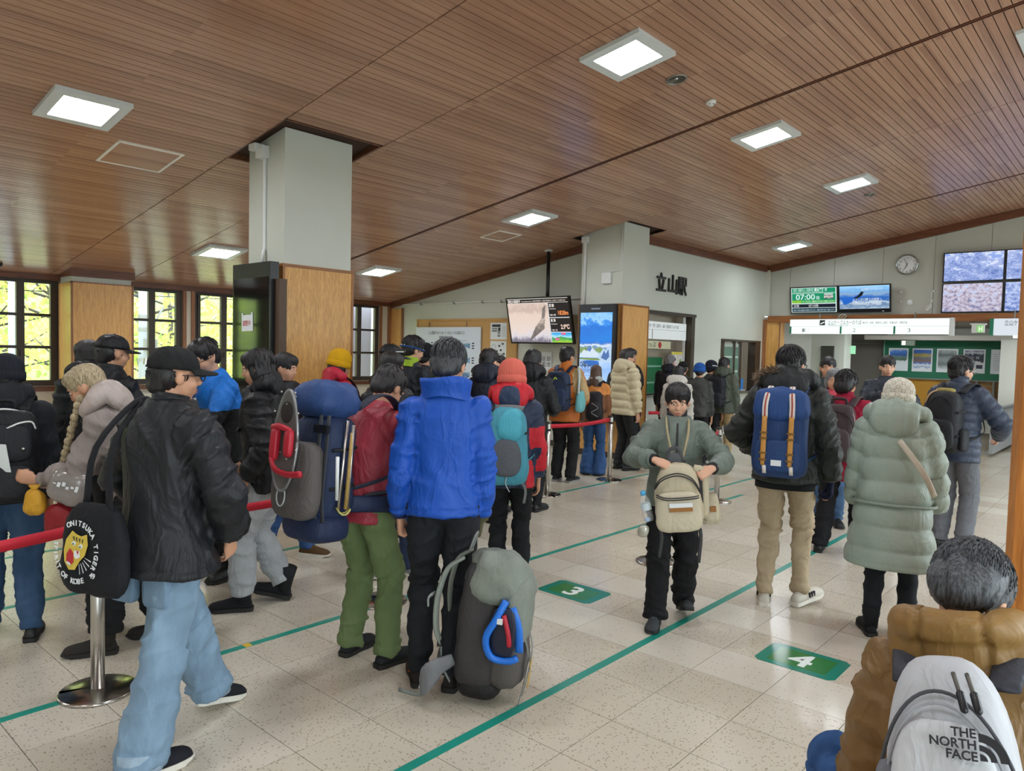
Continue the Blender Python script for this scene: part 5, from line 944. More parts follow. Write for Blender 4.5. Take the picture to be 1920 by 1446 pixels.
    if glasses:
        go = bpy.data.objects.new('glasses', None); link(go, o); go.matrix_local = HMx
        for s in (-1, 1):
            part('lens_rim', glasses, go, lambda b: b.tube([((s*.033+.024*cos(q))*k, .103*k, (.002+.018*sin(q))*k) for q in np.linspace(0, 2*pi, 15)], .0022*k, 6)); part('temple', glasses, go, lambda b: b.tube([(s*.057*k, .102*k, .004*k), (s*.083*k, .05*k, .004*k), (s*.084*k, -.01*k, .0)], .0022*k, 6))
        part('bridge', glasses, go, lambda b: b.tube([(-.01*k, .104*k, .006*k), (.01*k, .104*k, .006*k)], .002*k, 6))
    P.Mw = Matrix.Translation((u, v, zbase)) @ Matrix.Rotation(az-pi/2, 4, 'Z'); return P
BLACKS = mat('shoe_black', '#17181a', .55, var=.2, nscale=60); SOLEB = mat('sole_black', '#1d1c1b', .7); SOLEW = mat('sole_white', '#d6d2c6', .6); BOOTB = cloth('#17191c', 'suede', 'boot_suede')
# ---------------------------------------------------------------- bags
def packroot(P, base, label, name='backpack', cat='backpack', group='backpacks carried in the hall', tilt=0):
    """a bag worn on person P; builders below work in the wearer's torso frame (x right, y forward, z up from the hips, in units of stature/1.72)"""
    o = bpy.data.objects.new(name, None); link(o); o.empty_display_size = .1
    TM = Matrix([list(r) for r in P.TM]); o.matrix_world = P.Mw @ TM @ Matrix.Translation(Vector((0, -.13, .1))*P.k) @ Matrix.Rotation(radians(tilt), 4, 'X') @ Matrix.Translation((Vector(base)-Vector((0, -.13, .1)))*P.k) @ Matrix.Scale(P.k, 4); tag(o, label, cat, group); o['bx'] = list(base); return o
def puff(b, c, s, n=4.0, p=5.0, nz_=14, taper=1.0, lean=0, lump=.0, seed=0, nseg=28):
    """soft box: superellipse cross-sections swept up z; s=(width,depth,height); taper = top/bottom width"""
    R = []
    for i in range(nz_+1):
        t = sin(pi/2*(-1+2*i/nz_)); q = max(1-abs(t)**p, 0)**(1/p); q = max(q, .03); w = s[0]/2*(1+(taper-1)*(t+1)/2)*q; d = s[1]/2*(1+(taper*.5+.5-1)*(t+1)/2)*q; ring = []
        for a in np.linspace(0, 2*pi, nseg, endpoint=False):
            x = w*np.sign(cos(a))*abs(cos(a))**(2/n); y = d*np.sign(sin(a))*abs(sin(a))**(2/n); ring.append((c[0]+x, c[1]+y+lean*t, c[2]+s[2]/2*t))
        R.append(ring)
    if lump:
        A = np.array(R).reshape(-1, 3); d = vnoise(A*14+seed+30)-.5; d2 = vnoise(A*30+seed+70)-.5; ctr = np.array(c); dr = A-ctr; dr /= np.linalg.norm(dr, axis=1)[:, None]+1e-6; A = A+dr*(lump*(d*2+d2))[:, None]; R = [[tuple(p) for p in A[i*nseg:(i+1)*nseg]] for i in range(nz_+1)]
    b.rings(R); return b
def off(o, fn, name, m, smooth=True, parent=None, **kw):
    """part of bag o, built in torso coordinates"""
    b = MB(); fn(b); bx = o['bx'] if 'bx' in o else (0, 0, 0); b.v = [(x-bx[0], y-bx[1], z-bx[2]) for x, y, z in b.v]; q = b.build(name, m, parent or o, smooth); tag(q, **kw); return q
def straps(o, m, w=.03, x=.095, ytop=-.14, ztop=.46, zbot=.04, back=-.13, fr=.155, g=1.0, padm=None):
    for s in (-1, 1):
        P = [(s*x*.8, back, ztop), (s*x, -.07, .535), (s*x*1.1, .02, .545), (s*x*1.15, .10, .49), (s*x*1.2, fr, .38), (s*x*1.3, fr+.005, .25), (s*.20*g, .06, .14), (s*.19*g, -.04, .09), (s*.13, back-.02, zbot)]
        off(o, lambda b: b.tube(P[:6], w, 10, ref=(1, 0, 0), flat=.25), 'shoulder_strap', m); off(o, lambda b: b.tube(P[5:], w*.4, 8, flat=.25), 'strap_webbing', padm or m)
def zipline(o, pts, m, r=.004, name='zip'): return off(o, lambda b: b.tube(pts, r, 6), name, m)

def trims(o, w, y, z0, z1, m=None, zm=None, pulls=True, depth=.2):
    """side compression straps, haul loop, zip arc and pulls on a pack body"""
    m = m or K_; zm = zm or m
    for s in (-1, 1):
        for f in (.3, .68):
            z = z0+(z1-z0)*f; off(o, lambda b: b.tube([(s*w*.5, y+depth*.35, z+.01), (s*w*.515, y, z), (s*w*.46, y-depth*.42, z-.01)], .009, 6, ref=(0, 0, 1), flat=.3), 'compression_strap', m)
    off(o, lambda b: b.tube([(-.03, y+depth*.3, z1-.02), (-.025, y+depth*.3, z1+.03), (.025, y+depth*.3, z1+.03), (.03, y+depth*.3, z1-.02)], .008, 6, flat=.6), 'haul_loop', m)
    zipline(o, [(w*.40*cos(q), y-depth*(.30+.20*sin(q)), z0+(z1-z0)*(.45+.46*sin(q))) for q in np.linspace(.1, pi-.1, 18)], zm, .004)
    if pulls:
        for x in (-.02, .03): off(o, lambda b: b.tube([(x, y-depth*.5, z0+(z1-z0)*.9), (x+.008, y-depth*.54, z0+(z1-z0)*.82)], .0035, 5), 'zip_pull', m)
# ================================================================ CAST
C = cloth
def walk(f, b, x=.09, yf=6): return dict(LF=(-x, f, 0, yf, 0), RF=(x, b, 0, -yf, 0))
# P1 man in jeans, foreground left
p1 = person('man in black jacket, cap and light jeans walking past the belt post', 1.31, 3.06, 48, 1.69, vs=.010, lean=4, head=(6, -25, 0), LH=(-.17, .15, .95), RH=(.21, .15, .90), LE=(-1, -.35, 0), RE=(1, -.45, -.1), hands='R', top='#1c1e22', hem=-.16, hemw=1.28, t=.036, fold=.014, leg='#728ba0', leg_kind='denim', legw=1.22, hemr=1.45, rise=-.005, LF=(-.07, .33, .03, -6, 14), RF=(.11, -.22, 0, -14, 0), shoes=cloth('#191b22', 'suede', 'slipon'), shoekw=dict(solem=SOLEW), hair='short', hat=('cap', cloth('#17191a', 'cotton'), True), tuft=160, collar=(cloth('#1c1e22', 'nylon'), .05), face=True, glasses=mat('sunglass', '#2a1c14', .15))
for s in 'LR':   # turned-up denim cuffs
    part('turn_up', cloth('#8fa3b3', 'denim'), p1.o, lambda b: b.tube([p1.A[s]+np.array((0, 0, -.03)), p1.A[s]+np.array((0, -.0, .05))], [.088, .084], 18, round_=False), True)
for sg in (-1, 1): part('back_pocket', cloth('#6a8298', 'denim'), p1.o, lambda b: puff(b, (sg*.09, -.118, .715), (.13, .05, .14), 5, 6, 8, 1.05), True)
# P2 woman bending in a grey coat
p2 = person('woman in long grey coat with blond braid bending forward beside belt post', 1.62, 4.24, -72, 1.63, vs=.012, lean=12, lean2=20, head=(30, 0, 0), LH=(-.10, .44, 1.0), RH=(.12, .42, .94), LE=(-.5, -.6, -1), RE=(.5, -.6, -1), Lh=((-.2, 1, .3), (1, 0, .2)), Rh=((0, 1, -.1), (0, 0, 1)), lcurl=(45, 50, 30), top='#8d837f', top_kind='cotton', hem=-.45, hemw=1.22, t=.022, fold=.014, leg='#17181b', legw=1.35, hemr=1.25, rise=.07, LF=(-.10, .10, 0, 8, 0), RF=(.12, -.16, 0, -4, 0), shoes=cloth('#2b2723', 'suede', 'snow_boot'), shoekw=dict(shaft=.30, solem=SOLEB), hair='short', hairm=HBL, hood=(cloth('#b3a6a0', 'nylon'), 1.15), face=True, hip=(0, -.05))
part('braid', HBL, p2.o, lambda b: [b.ell(p2.H[:3, 3]+np.array((-.09-.012*(i % 2), -.0+.022*i*.35, -.06-.032*i)), (.020, .020, .024), 10, 8) for i in range(11)], True)
part('reflective_band', mat('reflect', '#b9b4ad', .4), p2.o, lambda b: b.tube([p2.TP(.20*cos(q), .165*sin(q), -.10) for q in np.linspace(0, 2*pi, 25)], .010, 6, flat=2.2), True); part('belt_strap', cloth('#16171a', 'pack'), p2.o, lambda b: b.tube([p2.TP(.203*cos(q), .168*sin(q), -.055) for q in np.linspace(0, 2*pi, 25)], .016, 6, flat=1.6), True)
# P3 person at the left edge with the piped pack
p3 = person('person in black hooded top and blue jeans at the left edge', 1.20, 4.86, 2, 1.60, vs=.014, head=(8, 8, 0), top='#1d2026', top_kind='cotton', t=.03, g=1.05, leg='#2f4a68', leg_kind='denim', legw=1.2, hair='short', hat=('beanie', cloth('#1d2029', 'knit')), LF=(-.10, .1, 0, 5, 0), RF=(.12, -.12, 0, -8, 0), hood=(cloth('#23262b', 'cotton'), 1.0))
p4 = person('man in black cap and jacket by the oak pilaster, facing right', 1.89, 5.30, 48, 1.75, vs=.014, head=(8, -18, 0), top='#1b1d21', t=.018, leg='#1a1b1e', hair='short', hat=('cap', cloth('#15161a', 'nylon')), tuft=60, LH=(-.16, .3, 1.0), RH=(.16, .3, 1.0), collar=(cloth('#1b1d21', 'nylon'), .05))
p5 = person('person with dark bob hair behind the black cap by the pilaster', 1.98, 5.9, -20, 1.70, vs=.016, head=(10, 15, 0), top='#16181c', t=.025, leg='#1b1c20', hair='bob', hood=(cloth('#16181c', 'nylon'), 1.15))
def reg6(c, ix, al, tt): return np.where((c[:, 2] > 1.235) & (ix != 2) & (ix != 4), 1, 0)
p6 = person('staff member in black and blue jacket with a name badge', 2.62, 5.08, -118, 1.76, vs=.014, lean=8, lean2=10, head=(28, 10, 0), LH=(-.05, .42, 1.12), RH=(.28, .40, 1.20), LE=(-.8, -.4, -.6), RE=(1, -.2, .0), top='#16181b', topmats=[cloth('#16181b', 'nylon'), cloth('#1f78d8', 'nylon')], regions=reg6, t=.022, leg='#131418', hair='short', tuft=90, face=True, glasses=mat('frame_dark', '#3a2a1c', .3), skin=SKIN2)
bd = bpy.data.objects.new('name_badge', None); link(bd, p6.o); bd.matrix_local = Matrix([list(r) for r in p6.TM]); part('card', PAPER, bd, lambda b: b.box((-.135, .150, .26), (-.045, .156, .31))); part('print_line', INK, bd, lambda b: b.box((-.125, .156, .292), (-.07, .1575, .297)).box((-.125, .156, .278), (-.055, .1575, .281)))
p7 = person('person in black jacket, grey sweatpants and black boots walking left', 2.50, 4.30, -78, 1.67, vs=.011, lean=6, head=(12, 0, 0), RH=(.17, .22, .92), LH=(-.20, .10, .88), top='#1a1b1e', hem=-.14, t=.03, g=1.06, fold=.014, leg='#a3a7a9', leg_kind='cotton', legw=1.30, hemr=1.05, rise=.05, LF=(-.10, .14, 0, 6, 0), RF=(.10, -.08, .02, -4, -12), shoes=BOOTB, shoekw=dict(shaft=.22), hair='bob', face=True, tuft=80, hood=(cloth('#1a1b1e', 'nylon'), 1.0))
p8 = person('person in black jacket and blue jeans behind the grey sweatpants', 3.15, 5.25, 120, 1.64, vs=.016, head=(12, 0, 0), top='#191b1f', t=.028, leg='#2e4d7c', leg_kind='denim', legw=1.15, hair='short', face=True, shoes=cloth('#5a4226', 'suede'), shoekw=dict(solem=SOLEW), LF=(-.1, .2, 0, 0, 0), RF=(.1, -.1, 0, 0, 0))
p9 = person('person in red jacket and mustard knit hat facing right', 3.89, 5.57, 62, 1.66, vs=.014, head=(14, -8, 0), top='#b01f38', t=.022, leg='#1a1c20', hair='bob', hat=('beanie', cloth('#d3a114', 'knit'), 1.05), hood=(cloth('#c22840', 'nylon'), .95), RH=(.16, .3, 1.0), face=True, skin=SKIN2)
p10 = person('person in dark jacket and navy jeans between the two hikers', 3.47, 4.31, 140, 1.67, vs=.016, top='#1c1d22', t=.022, leg='#1f2b45', leg_kind='denim', legw=1.1, hair='short', face=True, head=(12, 0, 0), shoes=cloth('#8b8f92', 'suede'), shoekw=dict(solem=SOLEW), LF=(-.1, .16, 0, 8, 0), RF=(.1, -.1, 0, -8, 0))
p11 = person('man in black cap with sunglasses pushed up and a white sleeve stripe', 4.18, 5.20, 55, 1.74, vs=.014, head=(10, -22, 0), top='#33363b', t=.02, leg='#1b1d21', hair='short', hat=('cap', cloth('#17181b', 'nylon')), face=True, skin=SKIN2, collar=(cloth('#26282c', 'nylon'), .06))
part('sleeve_stripe', mat('stripe_white', '#d5d6d6', .5), p11.o, lambda b: b.tube([p11.S['R']*.68+p11.EL['R']*.32, p11.S['R']*.58+p11.EL['R']*.42], .097, 16), True)
sg_ = bpy.data.objects.new('sunglasses', None); link(sg_, p11.o); sg_.matrix_local = Matrix([list(r) for r in p11.H]); part('lens', mat('lens_dark', '#101216', .08), sg_, lambda b: b.tube([(-.07, .085, .065), (0, .115, .072), (.07, .085, .065)], .016, 8, flat=.4), True); part('temple', WHITE, sg_, lambda b: b.tube([(.075, .08, .068), (.098, .0, .055)], .004, 6)); part('temple', WHITE, sg_, lambda b: b.tube([(-.075, .08, .068), (-.098, .0, .055)], .004, 6))
p12 = person('tall man in black jacket with lime collar and a goggle band', 4.62, 5.42, 42, 1.82, vs=.014, head=(18, -22, 0), top='#1c2028', t=.012, leg='#1a1b1f', hair='short', tuft=120, face=True, collar=(cloth('#8fae1f', 'nylon'), .06), skin=SKIN2)
gb = bpy.data.objects.new('goggle_band', None); link(gb, p12.o); gb.matrix_local = Matrix([list(r) for r in p12.H]); part('band', cloth('#1c4a86', 'pack'), gb, lambda b: b.tube([(.094*cos(q), .112*sin(q)-.016, .010+.012*sin(q)) for q in np.linspace(0, 2*pi, 29)], .008, 6, flat=2.2), True); part('band_mark', WHITE, gb, lambda b: [b.ell((.096*cos(q), .114*sin(q)-.016, .01), (.006, .006, .006), 8, 6) for q in (-1.9, -1.6, -1.2)], True)
# P13 red hiker
p13 = person('hiker in red jacket and green trousers bending under a big pack', 2.42, 3.18, 44, 1.64, vs=.010, lean=7, lean2=15, head=(42, 0, 0), hip=(0, -.03), LH=(-.12, .42, .95), RH=(.16, .40, .92), top='#9b3340', top_kind='nylon', hem=-.12, t=.014, fold=.012, leg='#66784e', legw=1.12, hemr=1.15, LF=(-.12, .02, 0, 4, 0), RF=(.16, .02, 0, -10, 0), shoes=cloth('#232427', 'suede', 'hike_shoe'), shoekw=dict(lace=BLACKS, solem=SOLEB), hair='short', face=True, tuft=80)
# P14 man in blue jacket
p14 = person('man in bright blue jacket holding a grey backpack off the floor', 2.527, 2.678, 3, 1.75, vs=.009, bv=.006, lean=3, head=(24, -14, 0), LH=(-.22, .03, .845), RH=(.185, .06, .84), LE=(-.5, -1, 0), RE=(.5, -1, 0), lcurl=(65, 60, 40), rcurl=(70, 75, 50), top='#184fb0', hem=-.075, t=.022, g=.97, fold=.011, leg='#1d2025', legw=1.05, LF=(-.11, .0, 0, 10, 0), RF=(.06, -.05, 0, -14, 0), shoes=cloth('#2a2624', 'suede', 'hike_boot'), shoekw=dict(lace=mat('orange_lace', '#e0602a', .6), accent=mat('orange_lace', '#e0602a', .6)), hair='short', hairm=HS, tuft=520, cuff=cloth('#182a5c', 'nylon'))
b = MB(); Rr = []
for z, r in ((.485, .112), (.52, .108), (.555, .112), (.585, .116), (.585, .092), (.53, .085)): Rr.append([p14.TP(r*1.12*cos(q), r*.98*sin(q)-.02-(.018 if z > .54 else 0), z-.018*sin(q)+.006*sin(q*3+z*40)) for q in np.linspace(0, 2*pi, 40, endpoint=False)])
b.rings(Rr, cap=False); b.build('stand_collar', C('#184fb0', 'nylon'), p14.o, True)
b = MB(); hand(b, p14.WR['R']+nz(p14.WR['R']-p14.EL['R'])*.01, p14.hd['R'][0], p14.hd['R'][1], 'R', (70, 75, 50), p14.k, .006); b.tube([p14.WR['R']+(p14.EL['R']-p14.WR['R'])*.12, p14.WR['R']+(p14.WR['R']-p14.EL['R'])*.10], .043, 14); vox(b, 'glove', C('#55523a', 'knit'), p14.o, .007, 2)
# P15 coral hat
def reg15(c, ix, al, tt):
    z = c[:, 2]; sleeve_red = ((ix == 3) & (tt > .45)) | ((ix == 1) & (tt > .45)) | (((ix == 4) | (ix == 2)) & (tt < .75) & (c[:, 1] > -.03)); side_red = (ix == 0) & (np.abs(c[:, 0]) > .13) & (z < .92); return np.where(sleeve_red | side_red, 1, 0)
p15 = person('hiker in red and navy jacket with coral knit hat and teal pack', 3.976, 3.526, 4, 1.60, vs=.011, lean=3, head=(10, 0, 0), top='#24304a', topmats=[C('#26324a', 'nylon'), C('#c4202e', 'nylon')], regions=reg15, hem=-.16, hemw=1.02, t=.03, g=1.08, leg='#141518', legw=1.05, hemr=1.1, LF=(-.09, .06, 0, 6, 0), RF=(.11, -.02, 0, -6, 0), hair='short', hat=('beanie', C('#d2695a', 'knit'), 1.12), hood=([C('#c4202e', 'nylon')], 1.2))
p15.hat.scale = (1.16, 1.16, 1.1)
part('hood_panel', C('#2c3a55', 'nylon'), p15.o, lambda b: puff(b, tuple(p15.TP(0, -.13, .53)), (.16, .115, .17), 3.5, 3, 12, lump=.006), True)
# queue behind
p16 = person('person in round black cap behind the man in blue', 5.1, 5.75, 20, 1.76, vs=.018, top='#1b1c20', t=.02, leg='#1b1d22', hair='short', hat=('beanie', C('#121317', 'knit'), .9))
p16b = person('shorter person in dark hood behind the man in blue', 4.85, 5.75, 0, 1.62, vs=.018, top='#23201d', t=.03, leg='#1b1d22', hair='bob', hairm=hairmat('hood_dark', '#151311', '#231f1b'))
p17 = person('man in navy jacket with cropped hair between the two knit hats', 5.25, 4.98, 30, 1.71, vs=.016, top='#1f2433', t=.022, leg='#191b20', hair='short', head=(6, -12, 0), hood=(C('#1f2433', 'nylon'), 1.1), skin=SKIN2, tuft=60)
p18 = person('woman facing the camera behind the man in navy', 5.75, 5.3, 175, 1.66, vs=.018, top='#2a2422', leg='#1b1d22', hair='long', face=True, skin=SKIN2, head=(4, 0, 0))
p19 = person('person in black with the hood up next to the coral hat', 5.95, 5.0, 22, 1.72, vs=.016, top='#15161a', t=.028, leg='#17181b', hair='bushy', hairm=hairmat('hood_black', '#121316', '#1d1f22'), head=(10, -10, 0), hood=(C('#15161a', 'nylon'), 1.15), LH=(-.15, .28, 1.05), RH=(.15, .28, 1.05))
p20 = person('woman with long black hair left of the orange jacket', 7.35, 6.25, 30, 1.57, vs=.018, top='#2a2a30', leg='#1b1d22', hair='long', head=(12, 0, 0))
def reg21(c, ix, al, tt): return np.where(((ix == 3) | (ix == 4)) & (c[:, 1] < .0), 1, 0)
p21 = person('man in orange jacket with navy backpack at the far belt', 7.62, 5.82, 22, 1.77, vs=.015, head=(6, -20, 0), top='#c8702a', topmats=[C('#c4702e', 'nylon'), C('#b59a6c', 'nylon')], regions=reg21, hem=-.16, t=.024, g=1.04, leg='#1c1d20', legw=1.15, hemr=1.1, hair='short', tuft=70, glasses=mat('frame_dark', '#3a2a1c', .3), face=True, collar=(C('#c8702a', 'nylon'), .07), shoes=C('#2e2f31', 'suede'), shoekw=dict(solem=mat('sole_grey', '#8b8c8a', .6)), LH=(-.15, .2, 1.0), RH=(.18, .2, 1.0))
p22 = person('woman with brown hair and flared jeans behind the red belt', 8.34, 5.85, 8, 1.53, vs=.016, head=(8, -8, 0), top='#8f5a34', topmats=[C('#7d4f30', 'nylon'), C('#d58a45', 'nylon')], regions=lambda c, ix, al, tt: np.where(c[:, 2] > 1.12, 1, 0), t=.02, hem=-.12, leg='#2f4f7c', leg_kind='denim', legw=1.05, hemr=1.9, rise=-.04, hair='long', hairm=HBR, hood=(C('#b6bbb8', 'cotton'), .75))
p23 = person('man in cream puffer jacket facing right', 9.07, 5.85, 48, 1.76, vs=.014, head=(4, -20, 0), top='#cfc3a2', top_kind='puffer', hem=-.14, t=.045, g=1.04, quilt=(.115, .024), fold=.006, leg='#27282b', legw=1.15, hair='short', hairm=hairmat('hair_crop', '#17181a', '#3d3a38'), face=True, hood=(C('#cfc3a2', 'puffer'), 1.15), collar=(C('#cfc3a2', 'puffer'), .05), skin=SKIN2)
p24 = person('person in black coat in front of the plain oak pillar', 9.55, 6.1, 130, 1.78, vs=.018, top='#16181d', t=.02, hem=-.3, leg='#17181c', hair='short', face=True)
p25 = person('grey haired man in navy jacket at the ticket counter', 10.95, 6.2, 20, 1.70, vs=.018, top='#1c2130', t=.02, leg='#1b1c20', hair='short', hairm=HG, head=(4, -14, 0), hood=(C('#1c2130', 'nylon'), .9), skin=SKIN2)
p26 = person('person in flat black cap at the ticket counter', 10.6, 5.75, 10, 1.60, vs=.018, top='#1b1c20', leg='#1b1c20', hair='short', hat=('cap', C('#121316', 'cotton')))
p27 = person('person in white jacket with thin black straps', 9.35, 5.15, 12, 1.54, vs=.016, head=(14, 0, 0), top='#c9c5bd', t=.026, hem=-.14, leg='#1a1b1e', hair='bob', hood=(C('#cbc7bf', 'nylon'), 1.1))
p28 = person('person in bright blue knit hat by the ticket counter', 10.2, 5.25, 5, 1.58, vs=.018, head=(8, 0, 0), top='#3a3b38', leg='#1b1c20', hair='short', hat=('beanie', C('#2456a0', 'knit'), .95))
p29 = person('person in navy beanie with white stripes by the ticket counter', 10.9, 5.42, 25, 1.62, vs=.018, head=(6, -15, 0), top='#2e302f', leg='#1b1c20', hair='short', hat=('beanie', C('#1f2230', 'knit'), .95))
part('beanie_stripe', WHITE, p29.o, lambda b: b.tube([p29.H[:3, 3]+p29.H[:3, :3] @ np.array((.094*cos(q), .108*sin(q)-.014, .032)) for q in np.linspace(-.6, 1.2, 12)], .008, 6), True)
p30 = person('person in olive jacket with black backpack at the ticket window', 11.0, 5.25, 24, 1.67, vs=.016, head=(6, -14, 0), top='#4a5145', t=.034, g=1.05, hem=-.12, leg='#a08a63', legw=1.1, hair='short', hood=(C('#4a5145', 'nylon'), 1.1), tuft=50)
# P31 woman walking towards the camera
p31 = person('woman in grey green jacket walking forward holding a cream backpack', 4.182, 2.30, 176, 1.52, vs=.010, bv=.006, lean=4, head=(14, 0, 0), RH=(.165, .40, 1.215), LH=(-.215, .40, 1.175), LE=(-1, -.25, -.55), RE=(1, -.25, -.55), top='#6c776e', hem=-.13, hemw=1.05, t=.028, g=1.02, fold=.012, leg='#131417', legw=1.22, hemr=1.2, LF=(-.10, -.16, .025, 8, -16), RF=(.11, .14, 0, -10, 0), shoes=C('#3b3f42', 'suede', 'trail_shoe'), shoekw=dict(lace=mat('lace_grey', '#7d8588', .6), solem=SOLEB), hair='short', face=True, skin=SKIN2, tuft=300, Rh=((-.85, .35, -.25), (-.2, -.5, -.9)), Lh=((.75, .30, -.35), (.3, -.7, -.6)), lcurl=(70, 75, 45), rcurl=(70, 70, 45), collar=(C('#22252c', 'nylon'), .07), cuff=C('#1b1c1f', 'nylon'))
for sg in (-1, 1): part('chest_flap', C('#5f6c61', 'nylon'), p31.o, lambda b: b.add([p31.TP(sg*x_, y_, z_) for x_, y_, z_ in ((.03, .156, .30), (.13, .128, .31), (.13, .131, .285), (.03, .159, .272), (.03, .150, .30), (.13, .122, .31), (.13, .125, .285), (.03, .153, .272))], [(0, 1, 2, 3), (4, 7, 6, 5), (0, 4, 5, 1), (1, 5, 6, 2), (2, 6, 7, 3), (3, 7, 4, 0)]))
part('front_zip', mat('zip_black', '#232326', .5), p31.o, lambda b: b.tube([p31.TP(0, .105, .52), p31.TP(0, .142, .42), p31.TP(0, .150, .3), p31.TP(0, .145, .1), p31.TP(0, .155, -.12)], .006, 6), True)
# right hand group
p32 = person('man in dark olive jacket and beige trousers with a navy backpack', 4.957, 1.887, 8, 1.78, vs=.010, lean=3, head=(6, -18, 0), RH=(.27, .06, .86), LH=(-.22, .22, .98), LE=(-1, -.6, -.3), top='#2b2f2c', hem=-.10, t=.036, g=1.05, fold=.014, leg='#b19f82', legw=1.0, hemr=.95, rise=.02, LF=(-.10, -.02, 0, 10, 0), RF=(.11, .06, .015, -30, -8), shoes=C('#c9c4b8', 'suede', 'trainer'), shoekw=dict(solem=SOLEW, accent=BLACKS, lace=PAPER), hair='short', tuft=420, hood=(C('#26292b', 'nylon'), 1.25), collar=(C('#d8d5cf', 'cotton'), .045), face=True, glasses=mat('sunglass', '#2a1c14', .15))
part('knit_hem', C('#191a1d', 'knit'), p32.o, lambda b: b.rings([[p32.TP((.188)*cos(q), .146*sin(q), z) for q in np.linspace(0, 2*pi, 30, endpoint=False)] for z in (-.145, -.12, -.085)]), True)
b = MB(); rg = np.random.RandomState(5)
for i in range(420):   # fur edge of the hood
    q = rg.uniform(-2.6, -.2); r = np.array(p32.TP(.15*sin(q)*1.05-.02, -.03-.10*cos(q)*1.1, .555+.055*cos(q)))+rg.randn(3)*.012; d = nz(np.array((sin(q), -cos(q)*.6, .6))+rg.randn(3)*.5); b.tube([r, r+d*.025, r+d*.05], [.004, .003, .0008], 3, cap=False)
b.build('fur_edge', hairmat('fur', '#3d2c20', '#a88c6c'), p32.o, True)
b = MB(); hand(b, p32.WR['R']+nz(p32.WR['R']-p32.EL['R'])*.01, *p32.hd['R'], 'R', (40, 45, 30), p32.k, .007); vox(b, 'glove', C('#161b35', 'knit'), p32.o, .008, 2)
p33 = person('person in dark green jacket facing the camera beyond the fur hood', 8.626, 2.855, 178, 1.72, vs=.018, top='#20302e', leg='#1c2735', hair='short', face=True)
p33b = person('person in pinkish red jacket beyond the crimson sweater', 7.75, 2.50, 178, 1.60, vs=.018, top='#c24456', leg='#3d5878', leg_kind='denim', hair='bob', hairm=HG, face=True, t=.03)
p34 = person('person in crimson sweater and black trousers with a brown backpack', 6.615, 2.037, 12, 1.60, vs=.012, head=(8, -14, 0), top='#8c1630', top_kind='knit', hem=-.22, hemw=1.05, t=.03, g=1.06, leg='#131418', legw=1.2, hemr=1.25, LF=(-.17, .0, 0, 10, 0), RF=(.17, .06, 0, -10, 0), hair='bushy', tuft=300, collar=(C('#8c1630', 'knit'), .06), RH=(.2, .28, 1.0), LH=(-.2, .28, 1.0))
p35 = person('photographer in dark jacket facing the camera beyond the sage coat', 9.508, 2.467, 168, 1.75, vs=.016, head=(10, 0, 0), top='#232a33', t=.024, leg='#1d2a40', hair='short', face=True, LH=(-.08, .36, 1.28), RH=(.10, .36, 1.28), LE=(-1, -.2, -.8), RE=(1, -.2, -.8), Lh=((.5, .6, .4), (.6, 0, .3)), Rh=((-.5, .6, .4), (-.6, 0, .3)), skin=SKIN2)
def m_fairisle():
    m, t = newmat('fair_isle'); co = t.n('TexCoord').outputs['Object']; sp = t.n('SeparateXYZ'); t.l(co, sp.inputs[0]); an = t.math('ARCTAN2', sp.outputs['Y'], sp.outputs['X']); w1 = t.math('SINE', t.math('MULTIPLY', an, 12)); w2 = t.math('SINE', t.math('MULTIPLY', sp.outputs['Z'], 130)); f = t.math('ADD', t.math('MULTIPLY', w1, w2), t.math('MULTIPLY', t.noise(co, 40).outputs['Fac'], .5))
    t.l(t.ramp(f, [(.3, hexc('#d9d6c8')), (.45, hexc('#5d5f4c')), (.6, hexc('#cfccbc'))]), t.b.inputs['Base Color']); t.b.inputs['Roughness'].default_value = .95; return m
p36 = person('person in long sage green puffer coat and patterned knit hat', 4.86, 1.19, 6, 1.58, vs=.011, head=(10, -6, 0), top='#9aa89c', top_kind='puffer', hem=-.44, hemw=1.30, t=.05, g=1.06, quilt=(.135, .022), fold=.008, leg='#23262c', leg_kind='knit', legw=.95, rise=.06, LH=(-.25, .16, .80), RH=(.25, .18, .80), LE=(-1, -.7, 0), RE=(1, -.7, 0), hands='', LF=(-.10, .0, 0, 22, 0), RF=(.11, .02, 0, -5, 0), shoes=BOOTB, shoekw=dict(shaft=.19), hair='bob', hat=('beanie', m_fairisle()), hood=(C('#9aa89c', 'puffer'), 1.35, (.09, .012)), collar=(C('#9aa89c', 'puffer'), .06))
part('waist_cord', C('#88968a', 'puffer'), p36.o, lambda b: b.tube([p36.TP(.252*cos(q), .20*sin(q), -.02) for q in np.linspace(0, 2*pi, 33)], .010, 6), True)
p37 = person('man in navy quilted jacket and glasses with a black backpack', 7.60, 1.37, 22, 1.75, vs=.012, head=(6, -30, 0), top='#2f3849', top_kind='puffer', hem=-.14, t=.035, g=1.03, quilt=(.075, .013), fold=.006, leg='#63656a', legw=1.15, hemr=1.1, RH=(.24, .28, 1.02), LH=(-.2, .3, 1.02), RE=(1, -.7, -.2), hair='short', tuft=420, face=True, glasses=mat('frame_silver', '#9a9c9c', .2, .8), collar=(C('#2f3849', 'puffer'), .075), skin=SKIN2)
